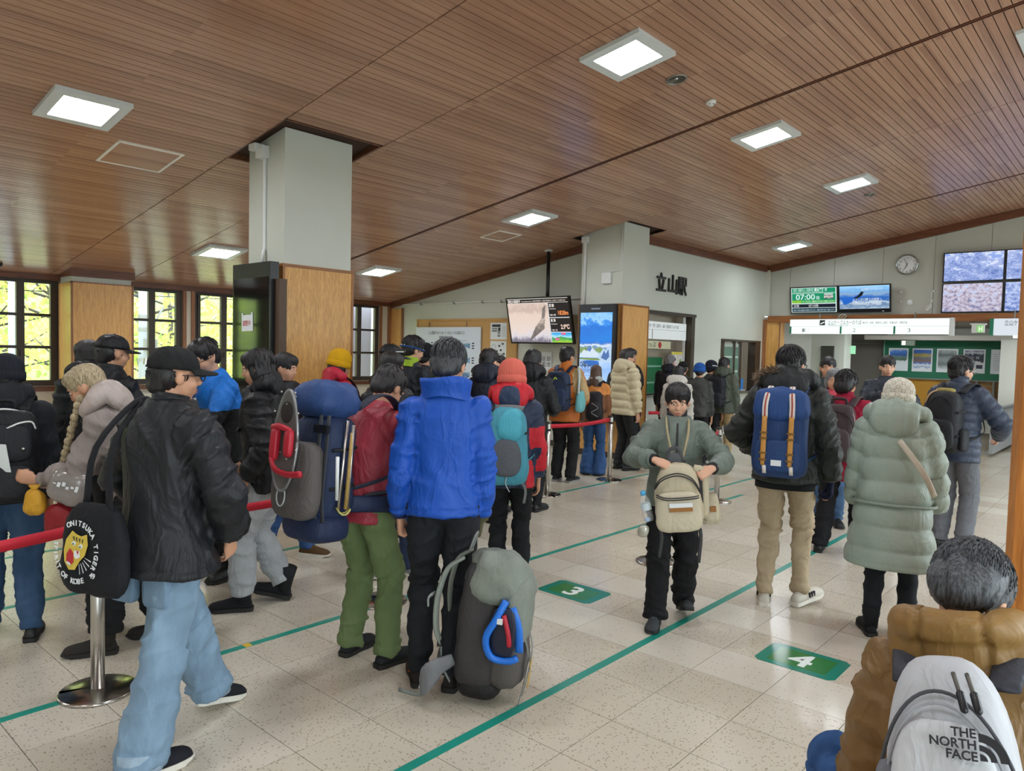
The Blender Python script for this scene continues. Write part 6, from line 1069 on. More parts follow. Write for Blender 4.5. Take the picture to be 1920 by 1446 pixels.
# P38 seated foreground man
p38 = person('seated man in brown puffer jacket bending forward at the lower right', 1.985, .238, 4, 1.72, vs=.009, g=1.0, side=-11, lean=12, lean2=14, head=(56, -6, 0), hipz=.50, hip=(0, 0), LF=(-.40, .30, .02, 20, 0), RF=(.22, .40, 0, -12, 0), knee=(-.8, .5, 1.2), kneeR=(.2, .7, 1), LH=(-.17, .36, .62), RH=(.17, .36, .62), LE=(-.55, -1, -.3), RE=(.55, -1, -.3), top='#7d6038', top_kind='puffer', hem=-.10, t=.045, quilt=(.21, .010), fold=.016, leg='#2c4f80', leg_kind='denim', legw=1.1, hair='bushy', hairm=hairmat('hair_salt2', '#0c0d0f', '#61666c'), tuft=2600)
b = MB(); puff(b, (0, 0, 0), (.26, .15, .16), 2.6, 2.4, 14, .92)
for s in (-1, 1): puff(b, (s*.105, .035, .0), (.13, .16, .15), 2.4, 2.4, 12, .9)
b.tube([(.115*sin(q), .02-.09*cos(q), .05) for q in np.linspace(-2.3, 2.3, 15)], .045, 10, round_=True)
Mh = Matrix([list(r) for r in p38.TM]) @ Matrix.Translation((0, -.105, .50)) @ Matrix.Rotation(radians(14), 4, 'X'); b.xf(Mh)
def hoodpost(v_, n_, me):
    q = np.array([(Mh.inverted() @ Vector(p)) for p in v_]); d = -.012*np.exp(-((np.abs(q[:, 0])-.07)/.008)**2)-.006*np.exp(-((q[:, 2]-.01)/.006)**2)*(np.abs(q[:, 0]) < .085); cr = vnoise(np.stack((q[:, 0]*16+9, q[:, 2]*34+9, q[:, 1]*12+9), 1))-.5; v_ += n_*(d+cr*.012)[:, None]
vox(b, 'hood', C('#8a6a3a', 'puffer'), p38.o, .009, 4, hoodpost)
bn_ = empty('bench', (1.72, .22, 0), atan2(.3, 1.8), 'low wooden bench under the seated man, below the frame', 'bench')
for y in (-.18, -.06, .06, .18): part('slat', ORANGEW, bn_, lambda b: b.box((y-.05, -.6, .44), (y+.05, .6, .475)))
for x, y in ((-.18, -.5), (.18, -.5), (-.18, .5), (.18, .5)): part('leg', SASH, bn_, lambda b: b.box((x-.02, y-.02, 0), (x+.02, y+.02, .44)))

for sg in (-1, 1): part('pocket_flap', C('#202226', 'nylon'), p7.o, lambda b: puff(b, tuple(p7.TP(sg*.10, .140, .28)), (.10, .02, .03), 4, 4, 6), True)
part('sleeve_pocket', C('#212327', 'nylon'), p7.o, lambda b: puff(b, tuple(p7.S['L']*.5+p7.EL['L']*.5+np.array((-.055, 0, 0))), (.03, .09, .12), 3, 4, 8), True)
# ================================================================ BAGS AND CARRIED THINGS
MB.SM = True
def pk(h): return cloth(h, 'pack')
K_ = pk('#16181c'); GREYW = pk('#6e6f70')
# navy flap backpack with tan straps (P32)
o = packroot(p32, (0, -.28, -.03), 'large navy flap backpack with striped straps and tan leather tabs')
N1 = pk('#24406f'); off(o, lambda b: puff(b, (0, -.275, .20), (.33, .20, .50), 4.5, 6, 16, .92, lump=.006), 'main_body', N1); off(o, lambda b: puff(b, (0, -.295, .40), (.34, .21, .22), 4, 3.5, 12, .92, lump=.008, seed=4), 'top_flap', pk('#2a4a82')); off(o, lambda b: puff(b, (0, -.375, .09), (.27, .07, .20), 5, 6, 10, .96, lump=.004), 'front_pocket', N1)
TAN = mat('tan_leather', '#c08a3e', .5, var=.12); WW = mat('strap_white', '#d9d4cc', .6); RD = mat('strap_red', '#a8453f', .6)
for x in (-.078, .078):
    pth = [(x*.8, -.32, .515), (x*.9, -.385, .47), (x, -.410, .40), (x, -.408, .32)]
    off(o, lambda b: b.tube(pth, .017, 8, ref=(1, 0, 0), flat=.2), 'striped_strap', WW); off(o, lambda b: b.tube([(p[0], p[1]-.004, p[2]) for p in pth], .005, 6, ref=(1, 0, 0), flat=.3), 'strap_stripe', RD)
    off(o, lambda b: b.tube([(x, -.412, .33), (x, -.416, .22), (x, -.418, .12), (x, -.418, .03)], [.015, .016, .016, .012], 8, ref=(1, 0, 0), flat=.2), 'leather_tab', TAN); off(o, lambda b: b.box((x-.022, -.428, .19), (x+.022, -.420, .20)).box((x-.022, -.428, .225), (x+.022, -.42, .235)).box((x-.022, -.428, .10), (x+.022, -.42, .11)).box((x-.022, -.428, .06), (x+.022, -.42, .07)), 'buckle', mat('brass', '#8a6a3a', .3, .8), False); off(o, lambda b: b.tube([(x+.008, -.415, .03), (x+.012, -.405, -.02)], .012, 6, ref=(1, 0, 0), flat=.25), 'strap_end', WW)
off(o, lambda b: b.box((-.03, -.416, .03), (.03, -.411, .065)), 'patch', PAPER, False); straps(o, N1, .032, .11, back=-.18)
# brown backpack (P34)
o = packroot(p34, (0, -.24, -.02), 'dark brown backpack with pink piping on the crimson sweater'); BR = pk('#3f3336'); off(o, lambda b: puff(b, (0, -.24, .22), (.34, .17, .52), 3.6, 5, 16, .80, lump=.005), 'main_body', BR); off(o, lambda b: puff(b, (0, -.325, .13), (.27, .06, .26), 3.5, 4, 10, .9), 'front_pocket', pk('#453a3c')); zipline(o, [(.145*cos(q), -.325, .27+.14*sin(q)) for q in np.linspace(0, pi, 16)], pk('#2a2325'), .005); zipline(o, [(.155, -.27, .05), (.158, -.28, .25), (.13, -.28, .40), (.07, -.27, .47)], mat('pink_pipe', '#b58a8a', .6), .005, 'piping'); straps(o, BR, .034, .11, back=-.17); off(o, lambda b: b.tube([(-.06, -.21, .47), (-.05, -.22, .52), (.05, -.22, .52), (.06, -.21, .47)], .014, 8, flat=.4), 'grab_handle', BR)
off(o, lambda b: [b.ell((-.09+.018*i, -.335-.004*(i % 2), .36+.012*sin(i*2)), (.016, .012, .014), 8, 6) for i in range(5)], 'charm', mat('charm_cream', '#c9c59a', .5))
# black backpack (P37)
o = packroot(p37, (0, -.28, -.05), 'black backpack with tan trim on the navy quilted jacket'); off(o, lambda b: puff(b, (0, -.27, .20), (.33, .22, .54), 3.2, 4, 16, .78, lump=.008), 'main_body', K_); off(o, lambda b: puff(b, (0, -.37, .10), (.27, .07, .26), 3.5, 4, 10, .9, lump=.005), 'front_pocket', pk('#1b1d21')); zipline(o, [(-.13, -.34, .36), (-.10, -.33, .44), (-.05, -.31, .475)], mat('trim_tan', '#a98a66', .6), .008, 'trim'); off(o, lambda b: puff(b, (-.02, -.22, .475), (.15, .09, .05), 3, 3, 8), 'tan_top', mat('trim_olive', '#8f8144', .7)); straps(o, K_, .034, .11, back=-.17)
for s in (-1, 1): off(o, lambda b: puff(b, (s*.165, -.25, .06), (.05, .13, .20), 3, 4, 8), 'side_pocket', K_)
# white grey foreground pack (P38)
o = packroot(p38, (0, -.30, -.02), 'pale grey backpack with dark grey panels on the seated man'); G3 = pk('#b9bcc0'); DG = pk('#6a6b70')
off(o, lambda b: puff(b, (0, -.275, .17), (.30, .20, .56), 3.0, 3.2, 22, .72, lump=.003, nseg=48), 'main_body', G3); off(o, lambda b: puff(b, (0, -.365, .13), (.25, .07, .36), 3, 3.4, 16, .72, nseg=36), 'front_pocket', pk('#c4c7ca'))
for s in (-1, 1): off(o, lambda b: puff(b, (s*.115, -.345, .07), (.09, .07, .30), 2.6, 3, 12, .55), 'dark_panel', DG)
zipline(o, [(.140*cos(q), -.318-.055*sin(q), .08+.285*sin(q)) for q in np.linspace(.1, pi-.1, 30)], pk('#4c4d52'), .004); zipline(o, [(.126*cos(q), -.332-.050*sin(q), .07+.270*sin(q)) for q in np.linspace(.1, pi-.1, 30)], pk('#9b9da2'), .003, 'piping')
for x in (.03, .055): off(o, lambda b: b.tube([(x, -.370, .405), (x+.010, -.387, .375), (x+.014, -.392, .36)], .0045, 6), 'zip_pull', mat('pull_dark', '#55524c', .4, .5)); off(o, lambda b: b.tube([(x+.014, -.392, .362), (x+.020, -.396, .332)], .008, 8, round_=True), 'pull_tab', BLACK)
logo = bpy.data.objects.new('logo', None); link(logo, o); bx = o['bx']; logo.matrix_local = T((.0-bx[0]+.03, -.404-bx[1], .240-bx[2])) @ Matrix(((1, 0, 0, 0), (0, 0, -1, 0), (0, 1, 0, 0), (0, 0, 0, 1)))
INKL = mat('logo_ink', '#26272b', .6, bump=0)
for s_, y_ in (('THE', .040), ('NORTH', .019), ('FACE', -.002)): text(s_, .024, T((.038, y_, .0)), INKL, logo, extrude=.0008, align='RIGHT', bold=.0006)
for r0, r1 in ((.034, .050), (.018, .029), (.0, .013)): part('logo_arc', INKL, logo, lambda b: b.rings([[(.042+r*cos(q), r*sin(q), z) for r, z in ((r0, -.001), (r1, -.001), (r1, .001), (r0, .001))] for q in np.linspace(0.02, pi/2, 12)], cap=True))
cord = [(-.075, -.395, .165), (-.02, -.405, .185), (.05, -.405, .185), (.105, -.392, .16)]; off(o, lambda b: b.tube(cord, .003, 6).tube([(-.075, -.395, .165), (.09, -.40, .07)], .003, 6).tube([(.105, -.392, .16), (-.06, -.40, .07)], .003, 6), 'bungee_cord', BLACK); straps(o, pk('#3c3e46'), .034, .12, back=-.20, ztop=.40)
# teal pack (P15)
o = packroot(p15, (0, -.27, -.06), 'teal hiking pack with dark mesh pocket under the coral hat'); TE = pk('#4793a6'); off(o, lambda b: puff(b, (0, -.265, .17), (.35, .21, .58), 3.2, 4, 18, .74, lump=.012, nseg=36), 'main_body', TE); off(o, lambda b: puff(b, (.02, -.345, .33), (.19, .10, .24), 2.6, 2.6, 12, .9, lump=.014), 'stuff_pocket', pk('#4ea9bd')); off(o, lambda b: puff(b, (0, -.365, .09), (.23, .07, .28), 2.5, 2.6, 12, .9, lump=.004), 'mesh_pocket', pk('#55595f')); off(o, lambda b: puff(b, (0, -.22, .45), (.22, .12, .06), 3, 3, 8), 'grey_top', GREYW); straps(o, pk('#4f9fb3'), .03, .10, back=-.16)
off(o, lambda b: b.tube([(-.05, -.38, .21), (.05, -.382, .12), (-.05, -.382, .04), (.03, -.375, -.02)], .004, 6).tube([(.05, -.38, .21), (-.05, -.382, .12), (.05, -.382, .04), (.0, -.375, -.02)], .004, 6), 'cord_lacing', BLACK); off(o, lambda b: b.tube([(.01, -.37, -.02), (.0, -.36, -.10), (.03, -.36, -.16)], .004, 6), 'hanging_cord', mat('cord_pale', '#aab0ae', .6)); off(o, lambda b: b.tube([(-.14, -.2, .42), (-.145, -.22, .2)], .022, 8), 'side_tube', pk('#46a0b6'))
for s in (-1, 1): off(o, lambda b: b.tube([(s*.10, -.24, -.08), (s*.14, -.22, -.16), (s*.13, -.22, -.26)], .012, 6, flat=.25), 'hip_belt', GREYW)
# navy pack and tote (P21), black pack (P22)
o = packroot(p21, (0, -.27, -.02), 'navy daypack with a small lime mark on the orange jacket'); NV = pk('#25324c'); off(o, lambda b: puff(b, (0, -.25, .22), (.34, .20, .50), 3.2, 4.5, 14, .85, lump=.004), 'main_body', NV); off(o, lambda b: puff(b, (0, -.345, .14), (.27, .06, .24), 3.4, 4, 10), 'front_pocket', pk('#293857')); off(o, lambda b: b.tube([(-.02, -.358, .36), (.0, -.36, .385), (.02, -.358, .365)], .009, 6), 'lime_mark', mat('lime', '#b6d24a', .5)); straps(o, NV, .03, .10, back=-.16); off(o, lambda b: b.tube([(-.05, -.2, .46), (0, -.21, .5), (.05, -.2, .46)], .01, 6), 'grab_handle', NV)
o = packroot(p21, (.24, -.12, -.02), 'pale turquoise cloth tote hanging beside the navy daypack', 'tote_bag', 'tote bag', 'shoulder bags'); TQ = cloth('#6fb3b8', 'cotton'); off(o, lambda b: puff(b, (.25, -.12, .10), (.10, .24, .26), 2.6, 3, 14, .8, lump=.012), 'bag', TQ); off(o, lambda b: b.tube([(.25, -.2, .2), (.23, -.14, .40), (.18, -.05, .54), (.20, .04, .42), (.25, .02, .2)], .016, 6, flat=.3), 'handle', cloth('#cfe0df', 'cotton'))
o = packroot(p22, (.03, -.24, -.06), 'black daypack with bungee cord on the brown haired woman'); off(o, lambda b: puff(b, (.03, -.24, .15), (.29, .18, .46), 3, 4, 14, .8, lump=.008), 'main_body', pk('#1e1d22')); off(o, lambda b: puff(b, (.05, -.325, .10), (.18, .05, .24), 2.6, 3, 10), 'mesh_pocket', pk('#2a2a2e')); off(o, lambda b: b.tube([(.0, -.355, .2), (.1, -.355, .13), (.0, -.355, .06), (.1, -.355, .0)], .004, 6), 'bungee_cord', mat('cord_pale', '#aab0ae', .6)); straps(o, pk('#1e1d22'), .028, .10, back=-.15)
off(packroot(p27, (0, -.2, 0), 'thin black harness straps over the white jacket', 'strap_harness', 'straps', 'shoulder bags'), lambda b: b.tube([(-.10, .02, .545), (-.10, -.12, .48), (-.03, -.165, .30), (.08, -.16, .10)], .012, 6, flat=.4).tube([(.10, .02, .545), (.11, -.13, .46), (.13, -.15, .28)], .012, 6, flat=.4), 'strap', K_)
o = packroot(p30, (0, -.25, .0), 'black square backpack on the olive jacket'); off(o, lambda b: puff(b, (0, -.26, .22), (.32, .19, .50), 4, 5, 14, .92, lump=.005), 'main_body', pk('#1c1e26')); off(o, lambda b: puff(b, (0, -.355, .10), (.28, .07, .22), 4, 5, 10), 'front_pocket', pk('#22252d')); straps(o, K_, .03, .10, back=-.17); off(o, lambda b: b.tube([(.14, -.26, .0), (.15, -.26, -.1)], .01, 6), 'loose_strap', K_)
o = packroot(p24, (.1, -.22, .0), 'dark shoulder backpack on the person in the black coat'); off(o, lambda b: puff(b, (.05, -.22, .22), (.30, .17, .42), 3, 4, 12, .85), 'main_body', pk('#23262e')); straps(o, K_, .028, .10, back=-.15)
# maroon pack (P9), black piped packs (P3, P8)
o = packroot(p9, (0, -.24, .0), 'maroon backpack on the person with the mustard hat'); off(o, lambda b: puff(b, (0, -.24, .22), (.30, .18, .46), 3.2, 4, 14, .82, lump=.006), 'main_body', pk('#541e2c')); off(o, lambda b: puff(b, (0, -.325, .14), (.24, .05, .22), 3, 4, 10), 'front_pocket', pk('#5c2433')); straps(o, pk('#3a2028'), .03, .10, back=-.16)
def piped(P, label, sc=1.0):
    o = packroot(P, (0, -.27, -.06), label); B1 = pk('#181a1e'); WP = mat('pipe_white', '#d8dad8', .5, bump=0)
    off(o, lambda b: puff(b, (0, -.26, .20), (.36*sc, .21, .54), 3.4, 5, 16, .88, lump=.006), 'main_body', B1); off(o, lambda b: puff(b, (0, -.365, .28), (.29*sc, .06, .22), 3, 4, 10, .85, lump=.004), 'upper_pocket', pk('#1b1d22')); off(o, lambda b: puff(b, (0, -.37, .06), (.30*sc, .06, .20), 3, 4, 10, .95), 'lower_pocket', pk('#1b1d22'))
    zipline(o, [(-.16*sc, -.355, .16), (-.165*sc, -.36, .28), (-.13*sc, -.375, .36), (-.06*sc, -.39, .385)], WP, .006, 'piping'); zipline(o, [(-.08*sc, -.372, .37), (.0, -.385, .365), (.07*sc, -.38, .395), (.13*sc, -.365, .40), (.15*sc, -.355, .36)], WP, .005, 'piping'); zipline(o, [(-.14*sc, -.37, .12), (-.145*sc, -.37, .22)], WP, .006, 'piping'); zipline(o, [(-.10*sc, -.30, .46), (.0, -.30, .475), (.10*sc, -.29, .45), (.13*sc, -.27, .42)], WP, .006, 'piping')
    for x, z in ((-.10, .22), (.09, .25), (-.06, .0)): off(o, lambda b: b.ell((x*sc, -.402, z), (.010, .006, .008), 8, 6), 'zip_pull', STEEL)
    off(o, lambda b: b.tube([(-.05, -.24, .47), (-.04, -.25, .52), (.04, -.25, .52), (.05, -.24, .47)], .014, 8, flat=.5), 'grab_handle', B1); straps(o, B1, .034, .11, back=-.17); return o
piped(p3, 'black backpack with white piping at the left edge'); piped(p8, 'black backpack with white looped piping behind the snowshoe', .85)
# big trekking pack with snowshoe (P13)
o = packroot(p13, (0, -.32, -.12), 'huge blue and grey trekking pack with a snowshoe strapped on', tilt=16); BL = pk('#22355c'); off(o, lambda b: puff(b, (0, -.29, .14), (.33, .25, .56), 3.2, 5, 18, .95, lump=.010), 'main_body', pk('#1f2d4c')); off(o, lambda b: puff(b, (0, -.31, .50), (.35, .32, .20), 2.6, 2.6, 14, .9, lump=.016, seed=3), 'top_lid', pk('#2b4678')); off(o, lambda b: puff(b, (0, -.45, .08), (.30, .14, .40), 2.8, 4, 14, 1.05, lump=.006), 'stretch_pocket', pk('#55504e')); off(o, lambda b: puff(b, (0, -.30, -.16), (.34, .26, .16), 3, 3.5, 10, lump=.006), 'lower_compartment', pk('#1c2846')); straps(o, pk('#2a2f3f'), .034, .12, back=-.17)
off(o, lambda b: b.add([(-.10, -.475, .50), (-.065, -.472, .53), (-.03, -.475, .50), (-.065, -.478, .47)], [(0, 1, 2, 3), (3, 2, 1, 0)]), 'diamond_patch', PAPER, False)
for x in (.10, .155): off(o, lambda b: b.tube([(x, -.42, .42), (x+.01, -.43, .2), (x, -.42, .0), (x, -.40, -.12)], .014, 6, ref=(1, 0, 0), flat=.2), 'compression_strap', pk('#3c3f45')); off(o, lambda b: b.box((x-.02, -.445, .33), (x+.02, -.425, .37)), 'strap_buckle', BLACK, False)
off(o, lambda b: b.tube([(-.12, -.2, -.04), (-.2, -.02, -.04), (-.19, .10, -.05), (0, .165, -.06), (.19, .10, -.05), (.2, -.02, -.04), (.12, -.2, -.04)], .045, 10, flat=.35, ref=(0, 0, 1)), 'hip_belt', pk('#1c2846')); off(o, lambda b: b.tube([(.19, .06, .02), (.15, -.1, .0), (.10, -.3, -.10)], .012, 6, flat=.3), 'belt_strap', pk('#3c3f45')); off(o, lambda b: b.tube([(-.02+.03*cos(q), -.53, .0+.05*sin(q)) for q in np.linspace(0, 11, 30)], .004, 6), 'cord_loop', mat('cord_pale', '#aab0ae', .6))
sn_ = packroot(p13, (0, -.54, .24), 'grey and red snowshoe strapped to the trekking pack', 'snowshoe', 'snowshoe', 'carried gear', 16); SD = mat('snowshoe_deck', '#57534f', .5, var=.15); nq = 26
def shoepoly(q): return (.088*cos(q)*(1 if sin(q) < 0 else 1-.25*sin(q)), .25*sin(q))
off(sn_, lambda b: b.rings([[(.0+x, y0, .28+z) for x, z in [(shoepoly(q)[0]*f, shoepoly(q)[1]*f) for q in np.linspace(0, 2*pi, nq, endpoint=False)]] for y0, f in ((-.545, .98), (-.555, .98))]), 'deck', SD, False); off(sn_, lambda b: b.tube([(shoepoly(q)[0], -.55, .28+shoepoly(q)[1]) for q in np.linspace(0, 2*pi, 40)], .009, 8), 'rim_tube', mat('rim_alu', '#8b8d8f', .3, .7)); off(sn_, lambda b: b.ell((0, -.556, .42), (.045, .008, .055), 16, 8), 'toe_hole', DARK)
RB = mat('binding_red', '#b01d30', .45); off(sn_, lambda b: puff(b, (-.045, -.575, .26), (.05, .04, .17), 3, 4, 8), 'binding', RB); off(sn_, lambda b: puff(b, (.055, -.575, .27), (.05, .04, .14), 3, 4, 8), 'binding', RB); off(sn_, lambda b: b.tube([(-.06, -.58, .19), (0, -.60, .14), (.08, -.59, .12), (.17, -.58, .13)], .017, 8, flat=.6), 'binding_strap', RB); off(sn_, lambda b: b.tube([(-.07, -.58, .34), (0, -.595, .35), (.07, -.58, .33)], .015, 8, flat=.6), 'binding_strap', RB)
for x, z in ((-.085, .50), (.085, .50), (-.05, .60), (.05, .60), (.0, .54), (-.09, .3), (.09, .32), (.03, .27), (-.02, .30)): off(sn_, lambda b: b.ell((x, -.558, z-.08), (.006, .005, .006), 8, 6), 'rivet', STEEL)
po_ = packroot(p13, (.16, -.33, .0), 'folded trekking poles strapped to the side of the big pack', 'trekking_poles', 'poles', 'carried gear', 16)
for i, (x, y, z0, z1, m) in enumerate(((.185, -.33, -.06, .40, STEEL), (.205, -.30, -.05, .34, mat('pole_tan', '#a88a4c', .5)), (.19, -.27, -.08, .38, STEEL), (.20, -.36, .0, .22, WHITE))): off(po_, lambda b: b.tube([(x, y, z0), (x+.02*(i-1), y+.03*(1-i), z1)], .009, 8), 'pole', m)
off(po_, lambda b: b.tube([(.2+.04*cos(q), -.31+.03*sin(q), -.06+.015*sin(q*2)) for q in np.linspace(0, 6.28, 14)], .004, 6), 'cord', mat('cord_yellow', '#c9c06a', .6))
# tote (P1)
o = packroot(p1, (-.22, -.10, -.22), 'black tote bag printed with a tiger face on the man in jeans', 'tote_bag', 'tote bag', 'shoulder bags'); TB = cloth('#14161b', 'cotton'); off(o, lambda b: puff(b, (-.13, -.22, -.05), (.40, .09, .38), 3, 3.4, 16, .75, lump=.010, nseg=40), 'bag', TB); off(o, lambda b: b.tube([(-.20, -.22, .10), (-.20, -.19, .35), (-.14, -.06, .545), (-.15, .04, .53), (-.2, .08, .35)], .02, 8, flat=.25), 'strap', TB); off(o, lambda b: b.tube([(-.04, -.24, .10), (-.12, -.18, .35), (-.13, -.05, .55)], .02, 8, flat=.25), 'strap', TB)
bx = o['bx']; tg = bpy.data.objects.new('tiger_print', None); link(tg, o); tg.matrix_local = T((-.17-bx[0], -.272-bx[1], -.055-bx[2])) @ Matrix(((1, 0, 0, 0), (0, 0, -1, 0), (0, 1, 0, 0), (0, 0, 0, 1))) @ Matrix.Rotation(radians(-8), 4, 'Z') @ Matrix.Scale(1.25, 4); YE = mat('tiger_yellow', '#cfb548', .6, bump=0); RE_ = mat('tiger_red', '#b3232c', .6, bump=0)
def poly(name, pts, z, m): return part(name, m, tg, lambda b: b.prism(pts, .0015, T((0, 0, z))))
poly('face', [(-.055, -.01), (-.052, .025), (-.030, .058), (-.012, .052), (.012, .050), (.035, .062), (.046, .030), (.040, -.005), (.022, -.028), (.006, -.060), (-.020, -.066), (-.045, -.045)], .0, YE); poly('mouth', [(-.038, -.018), (-.026, .002), (-.010, -.010), (-.002, -.038), (-.020, -.052), (-.034, -.042)], .002, RE_); poly('muzzle', [(-.006, .0), (.016, .004), (.022, -.014), (.008, -.024), (-.004, -.018)], .002, PAPER); poly('nose', [(.006, .002), (.016, .003), (.013, -.007)], .004, RE_); poly('teeth', [(-.030, -.046), (-.010, -.050), (-.014, -.042), (-.028, -.040)], .0045, PAPER)
for x, y in ((-.014, .020), (.018, .018)): poly('eye', [(x-.010, y), (x, y+.010), (x+.010, y+.004), (x+.004, y-.006)], .002, PAPER); poly('pupil', [(x-.004, y-.002), (x, y+.004), (x+.004, y-.002)], .004, mat('tiger_green', '#2f4a34', .5))
for i in range(4): poly('stripe', [(-.022+.014*i, .040), (-.018+.014*i, .044), (-.012+.012*i, .030)], .002, INK)
for i in range(5): a_ = -.1-.28*i; poly('whisker', [(.03*cos(a_)+.012, .03*sin(a_)-.008), (.06*cos(a_)+.012, .06*sin(a_)-.008), (.06*cos(a_)+.012, .06*sin(a_)-.011)], .001, PAPER)
def arc(s, r, a0, a1, size, flip=False):
    for i, ch in enumerate(s):
        if ch == ' ': continue
        q = a0+(a1-a0)*i/(len(s)-1); text(ch, size, T((r*cos(q), r*sin(q)-.002, .001)) @ Matrix.Rotation(q+(pi/2 if flip else -pi/2), 4, 'Z'), PAPER, tg, extrude=.0006, align='CENTER', bold=.0005)
arc('ONITSUKA TIGER', .082, radians(125), radians(-20), .024); arc('SPIRIT OF KOBE', .102, radians(178), radians(300), .024, True); text('49', .024, T((.075, -.065, .001)), PAPER, tg, extrude=.0006, bold=.0005)
# grey pack held by the man in blue, resting on the floor
gu, gv = p14.Mw @ Vector((.255, .10, 0)), None
gk = bpy.data.objects.new('backpack', None); link(gk); tag(gk, 'grey green trekking backpack hanging from the gloved hand of the man in blue', 'backpack', 'backpacks carried in the hall'); gk.matrix_world = p14.Mw @ Matrix.Translation((.18, -.15, .0)) @ Matrix.Rotation(radians(76), 4, 'Z') @ Matrix.Rotation(radians(5), 4, 'X')
GG = pk('#7f867d'); DK = pk('#3f3c3d'); GL = pk('#848a86')
part('main_body', DK, gk, lambda b: puff(b, (0, .0, .38), (.30, .24, .62), 3, 4.5, 20, .78, lump=.010, nseg=36), True); part('top_lid', GG, gk, lambda b: puff(b, (0, -.05, .62), (.33, .34, .27), 2.6, 2.6, 16, .62, lump=.022, seed=7), True); part('stretch_front', pk('#5a5654'), gk, lambda b: puff(b, (0, -.14, .24), (.27, .20, .30), 2.6, 2.8, 14, .85, lump=.010), True); part('front_flap', GG, gk, lambda b: puff(b, (0, -.175, .48), (.30, .12, .34), 3, 3, 14, 1.0, lump=.016), True); part('base', pk('#1d1c1d'), gk, lambda b: puff(b, (0, -.02, .09), (.26, .22, .12), 3, 3, 8), True)
for s in (-1, 1):
    part('shoulder_strap', GG, gk, lambda b: b.tube([(s*.07, .11, .70), (s*.09, .18, .64), (s*.11, .21, .50), (s*.12, .20, .36), (s*.11, .17, .28)], [.022, .034, .036, .032, .02], 10, ref=(1, 0, 0), flat=.35), True); part('strap_webbing', GL, gk, lambda b: b.tube([(s*.11, .17, .28), (s*.12, .15, .18), (s*.10, .11, .10)], .011, 6, flat=.3), True); part('strap_buckle', BLACK, gk, lambda b: b.box((s*.11-.018, .165, .27), (s*.11+.018, .185, .30)))
    part('hip_belt', pk('#75777a'), gk, lambda b: b.tube([(s*.12, .10, .22), (s*.17, .18, .17), (s*.16, .22, .08), (s*.13, .23, .03)], [.03, .05, .045, .015], 10, ref=(0, 0, 1), flat=.35), True); part('hip_belt_tail', GL, gk, lambda b: b.tube([(s*.13, .23, .03), (s*.12, .26, .012), (s*.10, .36, .006)], .01, 6, flat=.3), True)
part('sternum_strap', GL, gk, lambda b: b.tube([(-.11, .225, .52), (-.16, .24, .51), (-.17, .235, .47)], .010, 6, flat=.4), True); part('grab_loop', GL, gk, lambda b: b.tube([(-.03, .10, .72), (-.025, .08, .80), (.025, .08, .80), (.03, .10, .72)], .009, 6, flat=.5), True)
for x in (-.05, .06): part('front_strap', GL, gk, lambda b: b.tube([(x, -.20, .40), (x, -.245, .28), (x+.01, -.235, .12), (x+.01, -.22, .02)], .010, 6, ref=(1, 0, 0), flat=.25), True)
part('star_clip', mat('clip_grey', '#a3a5a4', .5), gk, lambda b: b.prism([(.028*cos(q)*(1 if i % 2 else .45), .028*sin(q)*(1 if i % 2 else .45)) for i, q in enumerate(np.linspace(0, 2*pi, 10, endpoint=False))], .008, T((-.12, .25, .06)) @ Matrix.Rotation(pi/2, 4, 'X')))
hl = bpy.data.objects.new('crampon_bag', None); link(hl); hl.matrix_world = gk.matrix_world.copy(); tag(hl, 'bright blue framed snow gear strapped on the grey backpack', 'snow gear', 'carried gear'); BB = mat('frame_blue', '#1a6fd6', .3); 
part('outer_frame', BB, hl, lambda b: b.tube([(-.155, -.13, .56), (-.185, -.10, .48), (-.19, -.06, .38), (-.17, -.09, .29), (-.155, -.17, .28), (-.15, -.21, .30)], .017, 8), True); part('inner_frame', BB, hl, lambda b: b.tube([(-.15, -.16, .53), (-.155, -.20, .44), (-.15, -.215, .33)], .02, 8, flat=.6), True); part('deck', mat('deck_navy', '#141c33', .4), hl, lambda b: puff(b, (-.155, -.13, .41), (.035, .13, .24), 3, 3, 10), True); part('red_binding', mat('binding_red', '#b01d30', .45), hl, lambda b: b.tube([(-.18, -.13, .50), (-.185, -.16, .42), (-.18, -.17, .36)], .012, 8), True); part('buckle', WHITE, hl, lambda b: b.box((-.20, -.13, .46), (-.185, -.105, .485))); part('far_frame', BB, hl, lambda b: b.tube([(.10, -.2, .56), (.15, -.19, .48), (.15, -.19, .36), (.1, -.21, .32)], .016, 8), True)
lt = bpy.data.objects.new('luggage_tag', None); link(lt); lt.matrix_world = gk.matrix_world.copy(); tag(lt, 'two brown paper luggage tags dangling on the grey backpack', 'luggage tag', 'carried gear'); KR = mat('kraft', '#b99a5e', .7); part('paper_tag', KR, lt, lambda b: b.box((-.075, -.262, .13), (-.02, -.258, .20))); part('paper_tag', KR, lt, lambda b: b.prism([(-.03, 0), (0, .03), (.03, 0), (0, -.03)], .003, T((-.06, -.262, .245)) @ Matrix.Rotation(pi/2, 4, 'X'))); part('string', INKG, lt, lambda b: b.tube([(-.05, -.258, .2), (-.05, -.255, .30)], .002, 5))
